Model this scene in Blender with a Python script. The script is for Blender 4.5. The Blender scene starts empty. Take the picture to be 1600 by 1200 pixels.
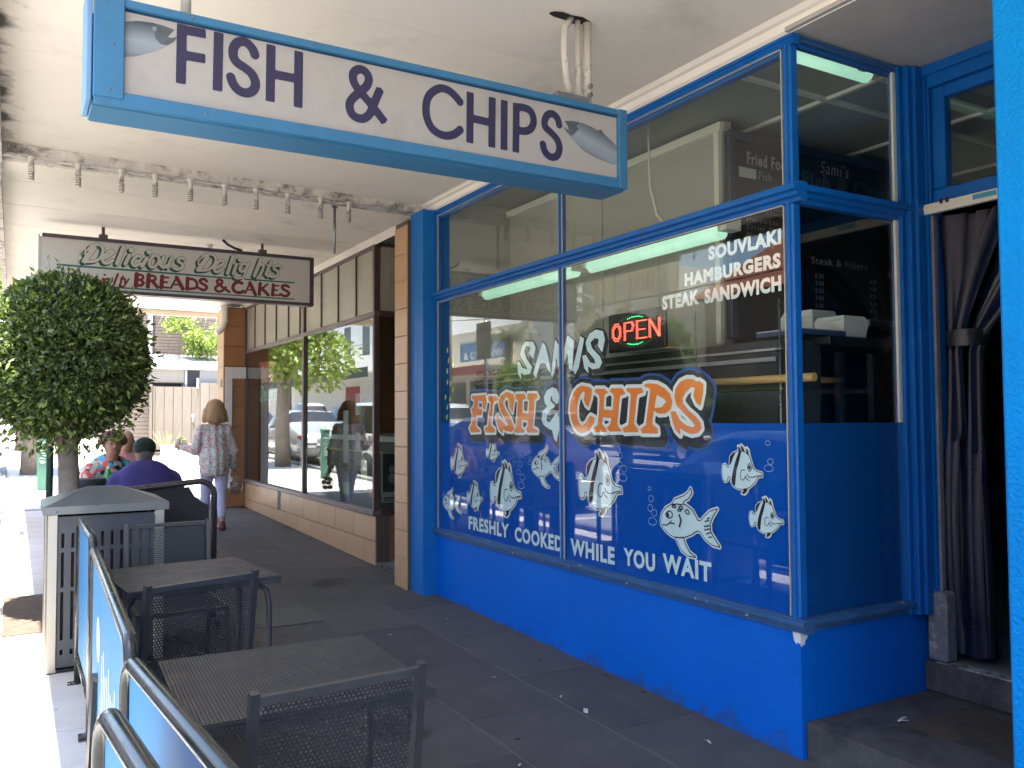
import bpy, bmesh, math, random
import numpy as np
from mathutils import Vector, Matrix
random.seed(7); np.random.seed(7)
DATA={"CHIPS":[["p",[[2.117,1.693],[2.1425,1.6791],[2.1351,1.6305],[2.1039,1.571],[2.0759,1.5859],[2.0535,1.6193],[2.0678,1.6585],[2.0542,1.6688],[2.0252,1.6531],[1.9955,1.6139],[1.9806,1.5541],[1.9881,1.5007],[2.0109,1.4674],[2.0397,1.4609],[2.0742,1.4741],[2.103,1.5069],[2.1256,1.5198],[2.1665,1.5066],[2.1583,1.4742],[2.13,1.4417],[2.0848,1.423],[2.039,1.412],[1.9928,1.4194],[1.952,1.4471],[1.9169,1.4941],[1.9022,1.555],[1.9126,1.6157],[1.9432,1.6621],[1.9849,1.691],[2.0317,1.7047],[2.0832,1.6975]]],["p",[[2.1802,1.6798],[2.2647,1.677],[2.3068,1.6547],[2.2662,1.6399],[2.2574,1.554],[2.3469,1.5498],[2.3564,1.625],[2.3535,1.6407],[2.3174,1.6607],[2.3386,1.6789],[2.4358,1.6756],[2.4702,1.6418],[2.4199,1.6327],[2.4114,1.6049],[2.3868,1.4714],[2.4017,1.4528],[2.4347,1.4283],[2.3188,1.4253],[2.2844,1.4459],[2.3247,1.4694],[2.3305,1.5047],[2.2492,1.5095],[2.24,1.4712],[2.2769,1.4427],[2.2925,1.4225],[2.163,1.4212],[2.1446,1.447],[2.1965,1.4582],[2.2107,1.5321],[2.2186,1.6219],[2.2102,1.6415],[2.1667,1.6621]]],["p",[[2.4807,1.6741],[2.6113,1.6714],[2.6325,1.645],[2.5774,1.6345],[2.5673,1.6076],[2.5409,1.4717],[2.5646,1.4507],[2.588,1.4256],[2.4565,1.4206],[2.4319,1.4437],[2.489,1.4625],[2.4975,1.4991],[2.5141,1.6149],[2.5146,1.6393],[2.4755,1.6589]]],["p",[[2.6351,1.6867],[2.677,1.6929],[2.7453,1.6867],[2.8071,1.6629],[2.85,1.6299],[2.8682,1.5894],[2.8571,1.5495],[2.8133,1.527],[2.7602,1.5246],[2.7155,1.5425],[2.7056,1.4985],[2.7005,1.4691],[2.7453,1.4459],[2.7493,1.4197],[2.6115,1.4181],[2.5978,1.4419],[2.6451,1.463],[2.6552,1.5106],[2.6753,1.5992],[2.6883,1.6522],[2.6766,1.6674],[2.6349,1.6778]]],["p",[[3.0746,1.6895],[3.1057,1.6718],[3.1009,1.6283],[3.0798,1.5604],[3.0524,1.5773],[3.0291,1.6138],[3.042,1.6549],[3.0179,1.6613],[2.9766,1.6375],[2.947,1.6046],[2.9523,1.5764],[2.9911,1.5423],[3.047,1.5085],[3.0821,1.4755],[3.087,1.4483],[3.0613,1.4261],[3.0131,1.4189],[2.9643,1.4306],[2.9273,1.4472],[2.9266,1.4134],[2.8933,1.4356],[2.8685,1.4752],[2.8526,1.5382],[2.8911,1.5377],[2.9239,1.4922],[2.9732,1.4642],[3.0218,1.4533],[3.0381,1.4645],[3.0144,1.4865],[2.9579,1.5258],[2.9001,1.566],[2.884,1.6118],[2.8934,1.6571],[2.9278,1.6899],[2.978,1.7047],[3.0268,1.7026],[3.0546,1.6876]]]],"CHIPSh":[["p",[[2.7424,1.6271],[2.8016,1.6052],[2.8144,1.5876],[2.7786,1.5593],[2.7203,1.5583],[2.7301,1.5981]]]],"FISH":[["p",[[0.578,1.6786],[0.7981,1.6811],[0.8151,1.6377],[0.792,1.572],[0.7537,1.5807],[0.7506,1.6349],[0.6832,1.6405],[0.6738,1.5818],[0.7448,1.5725],[0.7357,1.5309],[0.6554,1.5315],[0.6422,1.4472],[0.7083,1.4182],[0.7171,1.4058],[0.5633,1.3999],[0.5357,1.4338],[0.573,1.4639],[0.5918,1.5319],[0.57,1.5747],[0.6105,1.5996],[0.62,1.6461],[0.5742,1.6599]]],["p",[[0.8412,1.6701],[0.9593,1.667],[0.9921,1.642],[0.9256,1.6232],[0.9085,1.595],[0.8821,1.4565],[0.9406,1.4283],[0.9404,1.4041],[0.7959,1.4025],[0.7788,1.4354],[0.8308,1.4481],[0.8486,1.5302],[0.8783,1.62],[0.8409,1.6413]]],["p",[[1.1059,1.695],[1.2001,1.6765],[1.2229,1.6446],[1.191,1.5436],[1.1445,1.5913],[1.1372,1.6466],[1.0976,1.6555],[1.0571,1.6166],[1.0968,1.5682],[1.1672,1.5046],[1.2132,1.4421],[1.1819,1.4106],[1.1033,1.4177],[1.0474,1.4371],[1.0551,1.3974],[0.9984,1.4248],[0.9741,1.4649],[0.9497,1.5133],[0.983,1.5374],[1.0236,1.497],[1.1037,1.4533],[1.1276,1.4652],[1.0722,1.5128],[1.0161,1.5692],[0.9919,1.6178],[1.0251,1.6693]]],["p",[[1.2386,1.6754],[1.3517,1.6737],[1.3735,1.6411],[1.3289,1.6306],[1.3279,1.5424],[1.4017,1.5379],[1.4172,1.6249],[1.3882,1.6407],[1.3959,1.6747],[1.5109,1.6714],[1.5317,1.6448],[1.4892,1.6308],[1.4585,1.4435],[1.5221,1.4253],[1.5219,1.4105],[1.3929,1.409],[1.3712,1.4354],[1.3934,1.4507],[1.3968,1.4925],[1.32,1.4964],[1.3119,1.4427],[1.349,1.4238],[1.3562,1.4086],[1.2282,1.4072],[1.2053,1.4265],[1.2439,1.4423],[1.2686,1.628],[1.2306,1.6444]]]],"AMP":[["p",[[1.6144,1.6023],[1.6012,1.6431],[1.6359,1.6862],[1.7035,1.7058],[1.7562,1.6932],[1.7843,1.6528],[1.7746,1.6029],[1.7483,1.5962],[1.7051,1.6224],[1.7001,1.6479],[1.6826,1.6447],[1.6823,1.6156],[1.7351,1.5892],[1.7283,1.5749],[1.6883,1.5646],[1.6407,1.525],[1.6335,1.4885],[1.6671,1.4775],[1.7009,1.5029],[1.7476,1.5387],[1.7902,1.5097],[1.7855,1.4455],[1.7517,1.352],[1.7191,1.373],[1.6999,1.4269],[1.6599,1.436],[1.5989,1.4591],[1.5718,1.4959],[1.5793,1.5475],[1.6414,1.5835]]]],"SAMIS":[["p",[[1.3178,1.997],[1.3703,2.0314],[1.4722,2.0193],[1.5031,1.9754],[1.4708,1.9023],[1.4135,1.944],[1.4314,1.9884],[1.3847,1.9996],[1.3548,1.9635],[1.3838,1.9155],[1.4588,1.8502],[1.4294,1.8063],[1.353,1.8008],[1.3084,1.8199],[1.3109,1.7697],[1.2705,1.8141],[1.2562,1.9004],[1.2941,1.8903],[1.3312,1.8496],[1.3977,1.8384],[1.3539,1.8829],[1.2977,1.9443]]],["p",[[1.4697,1.8044],[1.5422,1.9351],[1.5876,2.0077],[1.6232,1.9827],[1.6589,1.8977],[1.6912,1.7936],[1.6444,1.8252],[1.6245,1.8668],[1.5624,1.8705],[1.541,1.8382],[1.5092,1.7688]]],["p",[[1.6911,1.7863],[1.7126,1.9015],[1.7406,2.0156],[1.7833,1.9724],[1.8108,1.8951],[1.8437,1.9499],[1.8828,2.0285],[1.9546,1.9871],[1.9359,1.7992],[1.8987,1.8117],[1.8813,1.9187],[1.8225,1.8015],[1.7839,1.8178],[1.7523,1.8989],[1.7312,1.7989],[1.7016,1.7676]]],["p",[[2.0245,2.0091],[2.0661,1.9917],[2.0035,1.813],[1.9627,1.7748],[1.9386,1.8096]]],["p",[[2.1891,2.0352],[2.2588,2.02],[2.278,1.9704],[2.249,1.8916],[2.2047,1.9363],[2.2166,1.9756],[2.1769,1.9857],[2.1304,1.9624],[2.1473,1.9272],[2.2318,1.8674],[2.2481,1.833],[2.2195,1.8013],[2.1511,1.7983],[2.1026,1.8213],[2.1101,1.7732],[2.0635,1.8098],[2.0443,1.8866],[2.0824,1.8909],[2.1285,1.8402],[2.1803,1.8304],[2.1692,1.858],[2.0946,1.9174],[2.0812,1.9664],[2.1196,2.0179]]]],"FA":{"body":[["p",[[2.0761,1.1486],[2.0827,1.2134],[2.1164,1.2438],[2.1768,1.2602],[2.241,1.2582],[2.2878,1.2257],[2.3108,1.174],[2.3276,1.1317],[2.363,1.1093],[2.4131,1.1034],[2.4176,1.0776],[2.3725,1.0719],[2.3413,1.0278],[2.2892,0.9895],[2.2365,0.9707],[2.1723,0.9669],[2.1181,0.9846],[2.0876,1.0206],[2.0804,1.0586],[2.0545,1.0555],[2.0462,1.0238],[2.0177,1.0152],[2.001,1.04],[1.9938,1.0982],[2.0025,1.1445],[2.0254,1.1523],[2.0398,1.1303],[2.0702,1.1276]]]],"spikes":[["p",[[2.1699,1.3013],[2.1935,1.2881],[2.207,1.2601],[2.1801,1.2591]]],["p",[[2.2013,1.3111],[2.2288,1.2924],[2.2442,1.2596],[2.2145,1.2604]]],["p",[[2.2605,1.2903],[2.2791,1.2722],[2.2879,1.232],[2.262,1.2465]]],["p",[[2.2206,0.9711],[2.2682,0.9797],[2.2573,0.9494],[2.2306,0.9313],[2.2019,0.9336],[2.2235,0.9526]]]],"black":[["p",[[2.1801,1.2591],[2.2091,1.2602],[2.181,1.1798],[2.1528,1.1083],[2.1345,0.9859],[2.105,0.995],[2.0968,1.0405],[2.1202,1.1254],[2.1487,1.1972]]],["p",[[2.0849,1.2135],[2.1109,1.2404],[2.1495,1.2534],[2.1215,1.2152],[2.0987,1.1691],[2.0783,1.1455]]]],"line":[["s",0.006,[[2.2921,1.1705],[2.3044,1.1613],[2.3124,1.1419],[2.3079,1.1212],[2.2932,1.1097],[2.2788,1.1193],[2.2739,1.1409],[2.2794,1.1599],[2.2921,1.1705]]],["s",0.006,[[2.2647,1.0904],[2.2801,1.0696],[2.3214,1.0651],[2.3726,1.078],[2.4108,1.0832]]],["s",0.006,[[2.2441,1.1153],[2.2229,1.1177],[2.2014,1.105],[2.1953,1.0604],[2.211,1.0395],[2.2324,1.043],[2.2487,1.0705],[2.2589,1.0525],[2.2879,1.0379]]],["s",0.018,[[2.2917,1.145],[2.2926,1.1345]]]]},"FB":{"body":[["p",[[2.7605,0.9528],[2.7699,0.9878],[2.8009,1.0218],[2.8527,1.0459],[2.8743,1.0728],[2.9451,1.0966],[2.978,1.1166],[2.9945,1.1385],[3.0037,1.1184],[2.9774,1.0864],[2.9446,1.0729],[2.932,1.0525],[2.9605,1.0494],[3.0082,1.0263],[3.0468,0.9786],[3.0702,0.9809],[3.1016,1.008],[3.1326,1.0322],[3.1855,1.0501],[3.1548,1.0131],[3.1329,0.974],[3.1366,0.932],[3.1674,0.8987],[3.1979,0.8669],[3.1519,0.8706],[3.0993,0.896],[3.0652,0.9268],[3.0379,0.9291],[2.9979,0.9057],[2.9368,0.8823],[2.9484,0.8508],[2.98,0.8111],[3.0234,0.7936],[2.9716,0.7937],[2.9232,0.8147],[2.8788,0.8756],[2.8327,0.887],[2.7902,0.9104],[2.7645,0.9304]]]],"spikes":[],"black":[],"line":[["s",0.006,[[2.8307,1.0092],[2.8519,1.0038],[2.8575,0.9904],[2.8471,0.9771],[2.8258,0.9727],[2.8088,0.9801],[2.8047,0.9939],[2.8307,1.0092]]],["s",0.006,[[2.7776,0.9329],[2.8079,0.9321],[2.8338,0.946],[2.8468,0.9585]]],["s",0.006,[[2.8338,0.946],[2.8718,0.9471]]],["s",0.006,[[2.8527,1.0459],[2.8947,1.0516],[2.9319,1.0514]]],["s",0.006,[[2.8789,0.8783],[2.908,0.8778],[2.9409,0.8839]]],["s",0.006,[[2.8541,1.0348],[2.8652,1.0414],[2.882,1.04],[2.8844,1.0341],[2.8692,1.0305],[2.8541,1.0348]]],["s",0.006,[[2.9069,1.0349],[2.9235,1.0424],[2.9398,1.0367],[2.9315,1.0277],[2.9069,1.0349]]],["s",0.006,[[2.8983,1.0203],[2.9125,1.0271],[2.9273,1.0218],[2.9123,1.0149],[2.8983,1.0203]]],["s",0.006,[[2.9534,1.0186],[2.9722,1.0285],[2.9888,1.0147],[2.9758,1.0059],[2.9534,1.0186]]],["s",0.006,[[3.1358,1.0034],[3.1167,0.9962]]],["s",0.006,[[3.1317,0.9897],[3.1026,0.9815]]],["s",0.006,[[3.1312,0.9632],[3.0967,0.9569]]],["s",0.006,[[3.1347,0.9477],[3.0987,0.9385]]],["s",0.006,[[3.1381,0.9296],[3.1113,0.9197]]],["s",0.006,[[3.1489,0.9097],[3.1262,0.9044]]],["s",0.011,[[2.9103,0.9953],[2.9229,0.9689],[2.9108,0.9373]]],["s",0.018,[[2.8201,0.9891],[2.8209,0.9869]]]]},"PA":[[1.994,2.424,0.93,1.312],[0.862,1.299,0.813,1.206],[0.207,0.496,1.048,1.311],[0.487,0.743,0.813,1.037],[0.798,0.998,1.193,1.344],[3.227,3.488,1.138,1.372],[3.401,3.607,0.951,1.135]],"PB":[[2.756,3.206,0.784,1.14],[1.44,1.798,1.05,1.325],[0.064,0.392,0.714,0.96]],"BUB":[[2.3871,1.3485,0.0151,0.0123],[2.4111,1.2904,0.022,0.0195],[2.4053,1.2383,0.025,0.0171],[2.4475,1.2147,0.0246,0.0212],[2.4347,1.1643,0.0376,0.0231],[2.67,1.1177,0.0136,0.0116],[2.6825,1.0635,0.0217,0.0185],[2.6743,1.0125,0.0227,0.0203],[2.7071,0.9889,0.0251,0.019],[2.6918,0.9413,0.036,0.0219],[1.2786,1.2608,0.0184,0.0176],[1.2893,1.191,0.0287,0.0205],[1.268,1.1373,0.0288,0.0188],[1.3191,1.1039,0.0341,0.0233],[1.3013,1.047,0.0434,0.0256],[1.4224,1.2357,0.0198,0.0126],[1.4154,1.205,0.0243,0.0143],[0.5216,1.2088,0.0199,0.013],[0.5114,1.1693,0.0199,0.013],[0.7563,0.9541,0.016,0.0126],[0.7494,0.9234,0.016,0.0113],[0.0833,0.9055,0.019,0.0124],[0.0721,0.8807,0.0207,0.0124],[3.5234,1.3842,0.0157,0.0124],[3.5377,1.2995,0.0185,0.0145],[3.5271,1.2682,0.0278,0.0168]],"SIGN":[["b",0.0165,[[0.4736,2.858],[0.4718,2.6508]]],["b",0.0165,[[0.4625,2.8396],[0.5518,2.842]]],["b",0.0165,[[0.4757,2.7517],[0.5512,2.7536]]],["b",0.0165,[[0.5948,2.8573],[0.5926,2.649]]],["b",0.0165,[[0.7206,2.8002],[0.7125,2.822],[0.6938,2.8399],[0.6753,2.8429],[0.6571,2.8334],[0.6453,2.81],[0.6455,2.7829],[0.6576,2.7637],[0.6839,2.7502],[0.7089,2.7334],[0.7224,2.7059],[0.7173,2.6786],[0.7004,2.6633],[0.6794,2.6603],[0.6584,2.6688],[0.6426,2.6901],[0.6362,2.7105]]],["b",0.0165,[[0.7768,2.8534],[0.7749,2.6455]]],["b",0.0165,[[0.8779,2.8515],[0.8762,2.642]]],["b",0.0165,[[0.7802,2.7474],[0.8768,2.7479]]],["b",0.0165,[[1.214,2.6464],[1.1614,2.7019],[1.1005,2.7607],[1.0854,2.7927],[1.0895,2.8169],[1.1124,2.8333],[1.1367,2.8266],[1.1489,2.8026],[1.1398,2.7743],[1.1186,2.7496],[1.0856,2.717],[1.0719,2.6883],[1.0798,2.6578],[1.1008,2.6441],[1.128,2.646],[1.1523,2.6679],[1.1706,2.7125],[1.1952,2.7733]]],["b",0.0165,[[1.5436,2.7807],[1.5128,2.8092],[1.4822,2.825],[1.4485,2.8246],[1.4152,2.8028],[1.3953,2.7745],[1.3874,2.7364],[1.3919,2.6946],[1.4117,2.6584],[1.4449,2.6395],[1.4818,2.6377],[1.5158,2.6514],[1.5433,2.6765]]],["b",0.0165,[[1.5853,2.8356],[1.5825,2.625]]],["b",0.0165,[[1.688,2.8337],[1.6849,2.6225]]],["b",0.0165,[[1.585,2.7288],[1.6853,2.7255]]],["b",0.0165,[[1.7452,2.8317],[1.7426,2.6208]]],["b",0.0165,[[1.8042,2.8311],[1.7999,2.6195]]],["b",0.0165,[[1.8041,2.8142],[1.8459,2.8173],[1.876,2.8064],[1.8894,2.7695],[1.8755,2.7344],[1.8453,2.7176],[1.8035,2.7157]]],["b",0.0165,[[2.021,2.7692],[2.0111,2.8008],[1.9877,2.8167],[1.9604,2.8084],[1.9447,2.7792],[1.9483,2.7534],[1.9753,2.7349],[2.0064,2.7102],[2.0202,2.6758],[2.0097,2.6409],[1.9822,2.6268],[1.9551,2.6358],[1.9398,2.6565],[1.9346,2.68]]]],"SF1":[["p",[[0.2661,2.8116],[0.2984,2.8261],[0.3349,2.8368],[0.3795,2.8412],[0.4135,2.8388],[0.4498,2.8328],[0.4422,2.8227],[0.4272,2.8027],[0.4405,2.8016],[0.4589,2.8111],[0.4483,2.7909],[0.4256,2.7734],[0.403,2.7561],[0.3658,2.7336],[0.3291,2.7155],[0.2927,2.7049],[0.2657,2.6987]]]],"SF1h":[["p",[[0.3908,2.8405],[0.4135,2.8388],[0.4498,2.8328],[0.4422,2.8227],[0.4272,2.8027],[0.4405,2.8016],[0.4589,2.8111],[0.4483,2.7909],[0.4256,2.7734],[0.4066,2.7733],[0.3914,2.7864],[0.3855,2.8056],[0.391,2.8233]]]],"SF2":[["p",[[2.0466,2.7971],[2.0866,2.8041],[2.1432,2.8038],[2.1924,2.7953],[2.2254,2.7838],[2.2422,2.7935],[2.263,2.7729],[2.3092,2.746],[2.3261,2.7314],[2.3515,2.7041],[2.3508,2.6463],[2.2995,2.6442],[2.224,2.6569],[2.1501,2.6795],[2.0938,2.7178],[2.0621,2.7461],[2.0369,2.772],[2.0503,2.7656],[2.0702,2.7596],[2.0624,2.7797]]]],"SF2h":[["p",[[2.0466,2.7971],[2.0866,2.8041],[2.1229,2.805],[2.1308,2.7847],[2.1103,2.761],[2.086,2.7367],[2.074,2.7401],[2.0621,2.7461],[2.0369,2.772],[2.0503,2.7656],[2.0702,2.7596],[2.0624,2.7797]]]],"SEYE":[[0.3861,2.8218],[2.1203,2.7863]],"DEL":[["s",0.0217,[[0.593,3.0598],[0.5176,2.9313]]],["s",0.0119,[[0.5545,3.0473],[0.5772,3.08],[0.6238,3.0907],[0.6616,3.0709],[0.6638,3.023],[0.641,2.9686],[0.5947,2.9365],[0.5176,2.927]]],["s",0.0076,[[0.5545,3.0473],[0.5254,3.0272],[0.5206,2.9921]]],["s",0.013,[[0.6802,2.9722],[0.7348,3.0123],[0.7503,3.0357],[0.7265,3.0422],[0.6875,3.0078],[0.6646,2.962],[0.6807,2.9285],[0.72,2.9364],[0.7474,2.9608]]],["s",0.0173,[[0.8373,3.0926],[0.7834,2.9333]]],["s",0.0152,[[0.8866,3.0177],[0.8514,2.9349]]],["s",0.0227,[[0.9021,3.0679],[0.9029,3.068]]],["s",0.013,[[0.9759,3.0153],[0.9514,3.0193],[0.9154,2.976],[0.9117,2.9446],[0.9363,2.9246],[0.9767,2.9504]]],["s",0.0152,[[1.0334,3.0045],[0.9933,2.9251]]],["s",0.0227,[[1.0532,3.0646],[1.0541,3.0647]]],["s",0.013,[[1.099,3.0375],[1.1324,3.0271],[1.137,2.987],[1.1085,2.9396],[1.0755,2.9233],[1.0545,2.9528],[1.0664,2.9986],[1.099,3.0375]]],["s",0.013,[[1.1824,3.0363],[1.1499,2.9522],[1.1753,2.9292],[1.2127,2.9532]]],["s",0.013,[[1.2498,3.0334],[1.213,2.9306]]],["s",0.013,[[1.3606,3.0208],[1.3433,3.0375],[1.3094,3.0207],[1.3096,2.998],[1.3439,2.9783],[1.3443,2.9464],[1.3019,2.9246],[1.2678,2.9353]]],["s",0.0199,[[1.5687,3.0629],[1.4896,2.9375]]],["s",0.0109,[[1.5284,3.0676],[1.5603,3.0892],[1.6088,3.0938],[1.6431,3.0697],[1.642,3.0185],[1.6019,2.9598],[1.5537,2.9362],[1.4817,2.9284]]],["s",0.0069,[[1.5204,3.0584],[1.4872,3.0216],[1.4891,2.988]]],["s",0.0119,[[1.6506,2.9682],[1.7074,3.0073],[1.7236,3.0344],[1.6989,3.045],[1.6583,3.0115],[1.6303,2.9664],[1.6469,2.9296],[1.6835,2.9369],[1.716,2.9653]]],["s",0.0159,[[1.8099,3.0937],[1.7575,2.926]]],["s",0.0139,[[1.8397,3.0189],[1.8113,2.9261]]],["s",0.0208,[[1.8727,3.0693],[1.8735,3.0694]]],["s",0.0119,[[1.9318,3.0313],[1.8982,3.024],[1.8733,2.9873],[1.882,2.9535],[1.9155,2.965],[1.9446,3.0108],[1.9655,3.0404]]],["s",0.0099,[[1.9571,3.0379],[1.9241,2.9397],[1.8992,2.8962],[1.8491,2.8819],[1.824,2.8928]]],["s",0.0159,[[2.0759,3.0965],[2.0131,2.921]]],["s",0.0119,[[2.0339,2.9924],[2.0763,3.0397],[2.1022,3.0289],[2.0854,2.9706],[2.0431,2.8973]]],["s",0.0129,[[2.1753,3.0792],[2.1243,2.9475],[2.146,2.9274],[2.1718,2.9515]]],["s",0.0069,[[2.128,3.0355],[2.206,3.0379]]],["s",0.0119,[[2.2673,3.03],[2.2497,3.0461],[2.2061,3.0247],[2.2063,3.0027],[2.2413,2.9836],[2.2415,2.9484],[2.1981,2.9228],[2.1633,2.9332]]]],"BRE":[["s",0.0173,[[0.9494,2.8502],[0.9426,2.7415]]],["s",0.0097,[[0.9495,2.8431],[0.9902,2.8438],[1.0043,2.8236],[0.9866,2.8026],[0.954,2.8]]],["s",0.0108,[[0.9826,2.7996],[1.009,2.7749],[0.9913,2.7496],[0.945,2.7443]]],["s",0.0173,[[1.0516,2.8515],[1.0447,2.742]]],["s",0.0097,[[1.0517,2.8434],[1.0971,2.8444],[1.1098,2.823],[1.0935,2.7994],[1.0523,2.7961]]],["s",0.0141,[[1.0811,2.7984],[1.1273,2.7419]]],["s",0.0162,[[1.1678,2.8475],[1.1606,2.7417]]],["s",0.0076,[[1.1679,2.8412],[1.2224,2.8392]]],["s",0.0076,[[1.1642,2.7959],[1.2103,2.794]]],["s",0.0076,[[1.1606,2.7461],[1.226,2.7438]]],["s",0.0076,[[1.2942,2.8468],[1.2445,2.7434]]],["s",0.0162,[[1.2942,2.8468],[1.3506,2.7439]]],["s",0.0065,[[1.261,2.779],[1.3204,2.7798]]],["s",0.0149,[[1.3914,2.848],[1.3885,2.7432]]],["s",0.0109,[[1.3914,2.8413],[1.4428,2.8411],[1.4709,2.8181],[1.4775,2.785],[1.4595,2.7568],[1.3885,2.7449]]],["s",0.0119,[[1.5644,2.8321],[1.5465,2.8493],[1.5145,2.8451],[1.5043,2.8249],[1.5229,2.807],[1.5551,2.7909],[1.565,2.7679],[1.5395,2.7449],[1.4977,2.7596]]],["s",0.0109,[[1.7755,2.7449],[1.7176,2.7818],[1.6682,2.8206],[1.6599,2.8413],[1.6801,2.8573],[1.7064,2.8449],[1.7009,2.8189],[1.6603,2.792],[1.6442,2.7678],[1.6607,2.7435],[1.7015,2.7465],[1.7406,2.786]]],["s",0.0139,[[1.8955,2.8381],[1.8661,2.8462],[1.8328,2.8376],[1.8098,2.8015],[1.8143,2.7675],[1.8419,2.7454],[1.8836,2.7466],[1.9087,2.7614]]],["s",0.0069,[[1.9712,2.8482],[1.9256,2.7427]]],["s",0.0149,[[1.9712,2.8482],[2.023,2.7374]]],["s",0.006,[[1.9422,2.7793],[2.0014,2.7793]]],["s",0.0149,[[2.0691,2.8488],[2.0613,2.7419]]],["s",0.0079,[[2.1422,2.8482],[2.0781,2.791]]],["s",0.0139,[[2.0866,2.8003],[2.149,2.741]]],["s",0.0139,[[2.1986,2.8455],[2.1906,2.7439]]],["s",0.0069,[[2.1986,2.8393],[2.251,2.8398]]],["s",0.0069,[[2.1946,2.7951],[2.2381,2.7948]]],["s",0.0069,[[2.1905,2.7465],[2.2533,2.7439]]],["s",0.0119,[[2.3505,2.8357],[2.33,2.8484],[2.2904,2.8418],[2.2879,2.8196],[2.3171,2.7996],[2.3526,2.78],[2.3465,2.753],[2.313,2.7418],[2.269,2.7564]]],["s",0.0065,[[0.6278,2.7934],[0.6045,2.7915],[0.5878,2.7642],[0.6052,2.7413],[0.6268,2.7542]]],["s",0.0076,[[0.6709,2.7864],[0.6574,2.7418]]],["s",0.0087,[[0.6822,2.8222],[0.6829,2.8222]]],["s",0.007,[[0.722,2.7878],[0.6944,2.7856],[0.6815,2.7584],[0.6974,2.7396],[0.726,2.782],[0.7187,2.7395]]],["s",0.0081,[[0.7911,2.8372],[0.7582,2.7381]]],["s",0.0076,[[0.8328,2.8186],[0.8059,2.7329],[0.8195,2.7313]]],["s",0.0049,[[0.8131,2.7994],[0.8531,2.8]]],["s",0.007,[[0.8491,2.7979],[0.8537,2.7498]]],["s",0.0054,[[0.8828,2.8006],[0.842,2.7268],[0.8101,2.7183]]],["s",0.0065,[[0.5508,2.757],[0.5777,2.7677],[0.5735,2.789],[0.5505,2.7785],[0.5432,2.752],[0.5588,2.7377],[0.578,2.7461]]],["s",0.007,[[0.508,2.7924],[0.4902,2.6963]]],["s",0.0065,[[0.5081,2.7838],[0.5311,2.7925],[0.5278,2.7508],[0.5011,2.7401]]],["s",0.0081,[[0.4846,2.825],[0.4615,2.8385],[0.4351,2.8209],[0.4545,2.7924],[0.4474,2.7575],[0.4209,2.7554]]]],"BLI":[["b",0.0081,[[0.2972,2.8826],[1.4309,2.8806]]],["b",0.0074,[[1.3165,2.8795],[1.7993,2.8779]]],["b",0.0074,[[1.9161,2.8794],[2.4115,2.8821]]],["b",0.0065,[[0.6133,2.7141],[1.4325,2.7161]]],["b",0.006,[[1.3182,2.7164],[2.4125,2.7149]]]]}
C = bpy.context.scene.collection
SC = bpy.context.scene
PI = math.pi
# ---------------------------------------------------------------- camera
F_PX = 1330.0
YAW, PITCH, ROLL = math.radians(30.3), math.radians(2.37), 0.005
EYE = Vector((0, 0, 1.5))
fw = Vector((math.sin(YAW)*math.cos(PITCH), math.cos(YAW)*math.cos(PITCH), math.sin(PITCH)))
r0 = Vector((math.cos(YAW), -math.sin(YAW), 0)); u0 = r0.cross(fw)
rt = math.cos(ROLL)*r0 - math.sin(ROLL)*u0; up = rt.cross(fw)
cam_d = bpy.data.cameras.new('camera'); cam = bpy.data.objects.new('camera', cam_d); C.objects.link(cam)
cam_d.sensor_width = 36; cam_d.lens = 36*F_PX/1600; cam_d.clip_start = 0.05; cam_d.clip_end = 1500
M = Matrix((rt, up, -fw)).transposed().to_4x4(); M.translation = EYE; cam.matrix_world = M
SC.camera = cam
# ---------------------------------------------------------------- light
SUN = Vector((0.10, 0.12, -1)).normalized()      # the way the light travels
w = bpy.data.worlds.new('World'); SC.world = w; w.use_nodes = True
nt = w.node_tree; nt.nodes.clear()
sky = nt.nodes.new('ShaderNodeTexSky'); sky.sky_type = 'NISHITA'; sky.sun_disc = False
sky.sun_elevation = math.asin(-SUN.z); sky.sun_rotation = math.atan2(-SUN.x, -SUN.y)
sky.air_density = 1.0; sky.dust_density = 1.6
bg = nt.nodes.new('ShaderNodeBackground'); bg.inputs[1].default_value = 0.13
out = nt.nodes.new('ShaderNodeOutputWorld'); nt.links.new(sky.outputs[0], bg.inputs[0]); nt.links.new(bg.outputs[0], out.inputs[0])
sl = bpy.data.lights.new('sun', 'SUN'); sl.energy = 5.0; sl.angle = math.radians(0.55); sl.color = (1, 0.955, 0.88)
so = bpy.data.objects.new('sun', sl); C.objects.link(so); so.location = (0, 0, 30)
so.rotation_euler = SUN.to_track_quat('-Z', 'Y').to_euler()
SC.view_settings.view_transform = 'Standard'; SC.view_settings.look = 'None'
SC.view_settings.exposure = 2.68; SC.view_settings.gamma = 1; SC.view_settings.use_curve_mapping = False
SC.render.engine = 'CYCLES'
cy = SC.cycles
cy.use_denoising = True; cy.max_bounces = 10; cy.diffuse_bounces = 5; cy.glossy_bounces = 4; cy.transmission_bounces = 6
cy.transparent_max_bounces = 16; cy.caustics_reflective = False; cy.caustics_refractive = False; cy.sample_clamp_indirect = 6

GZ = lambda y: 0.02*(y - 2.628)                   # the footpath climbs 2 in 100 away from the camera
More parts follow.
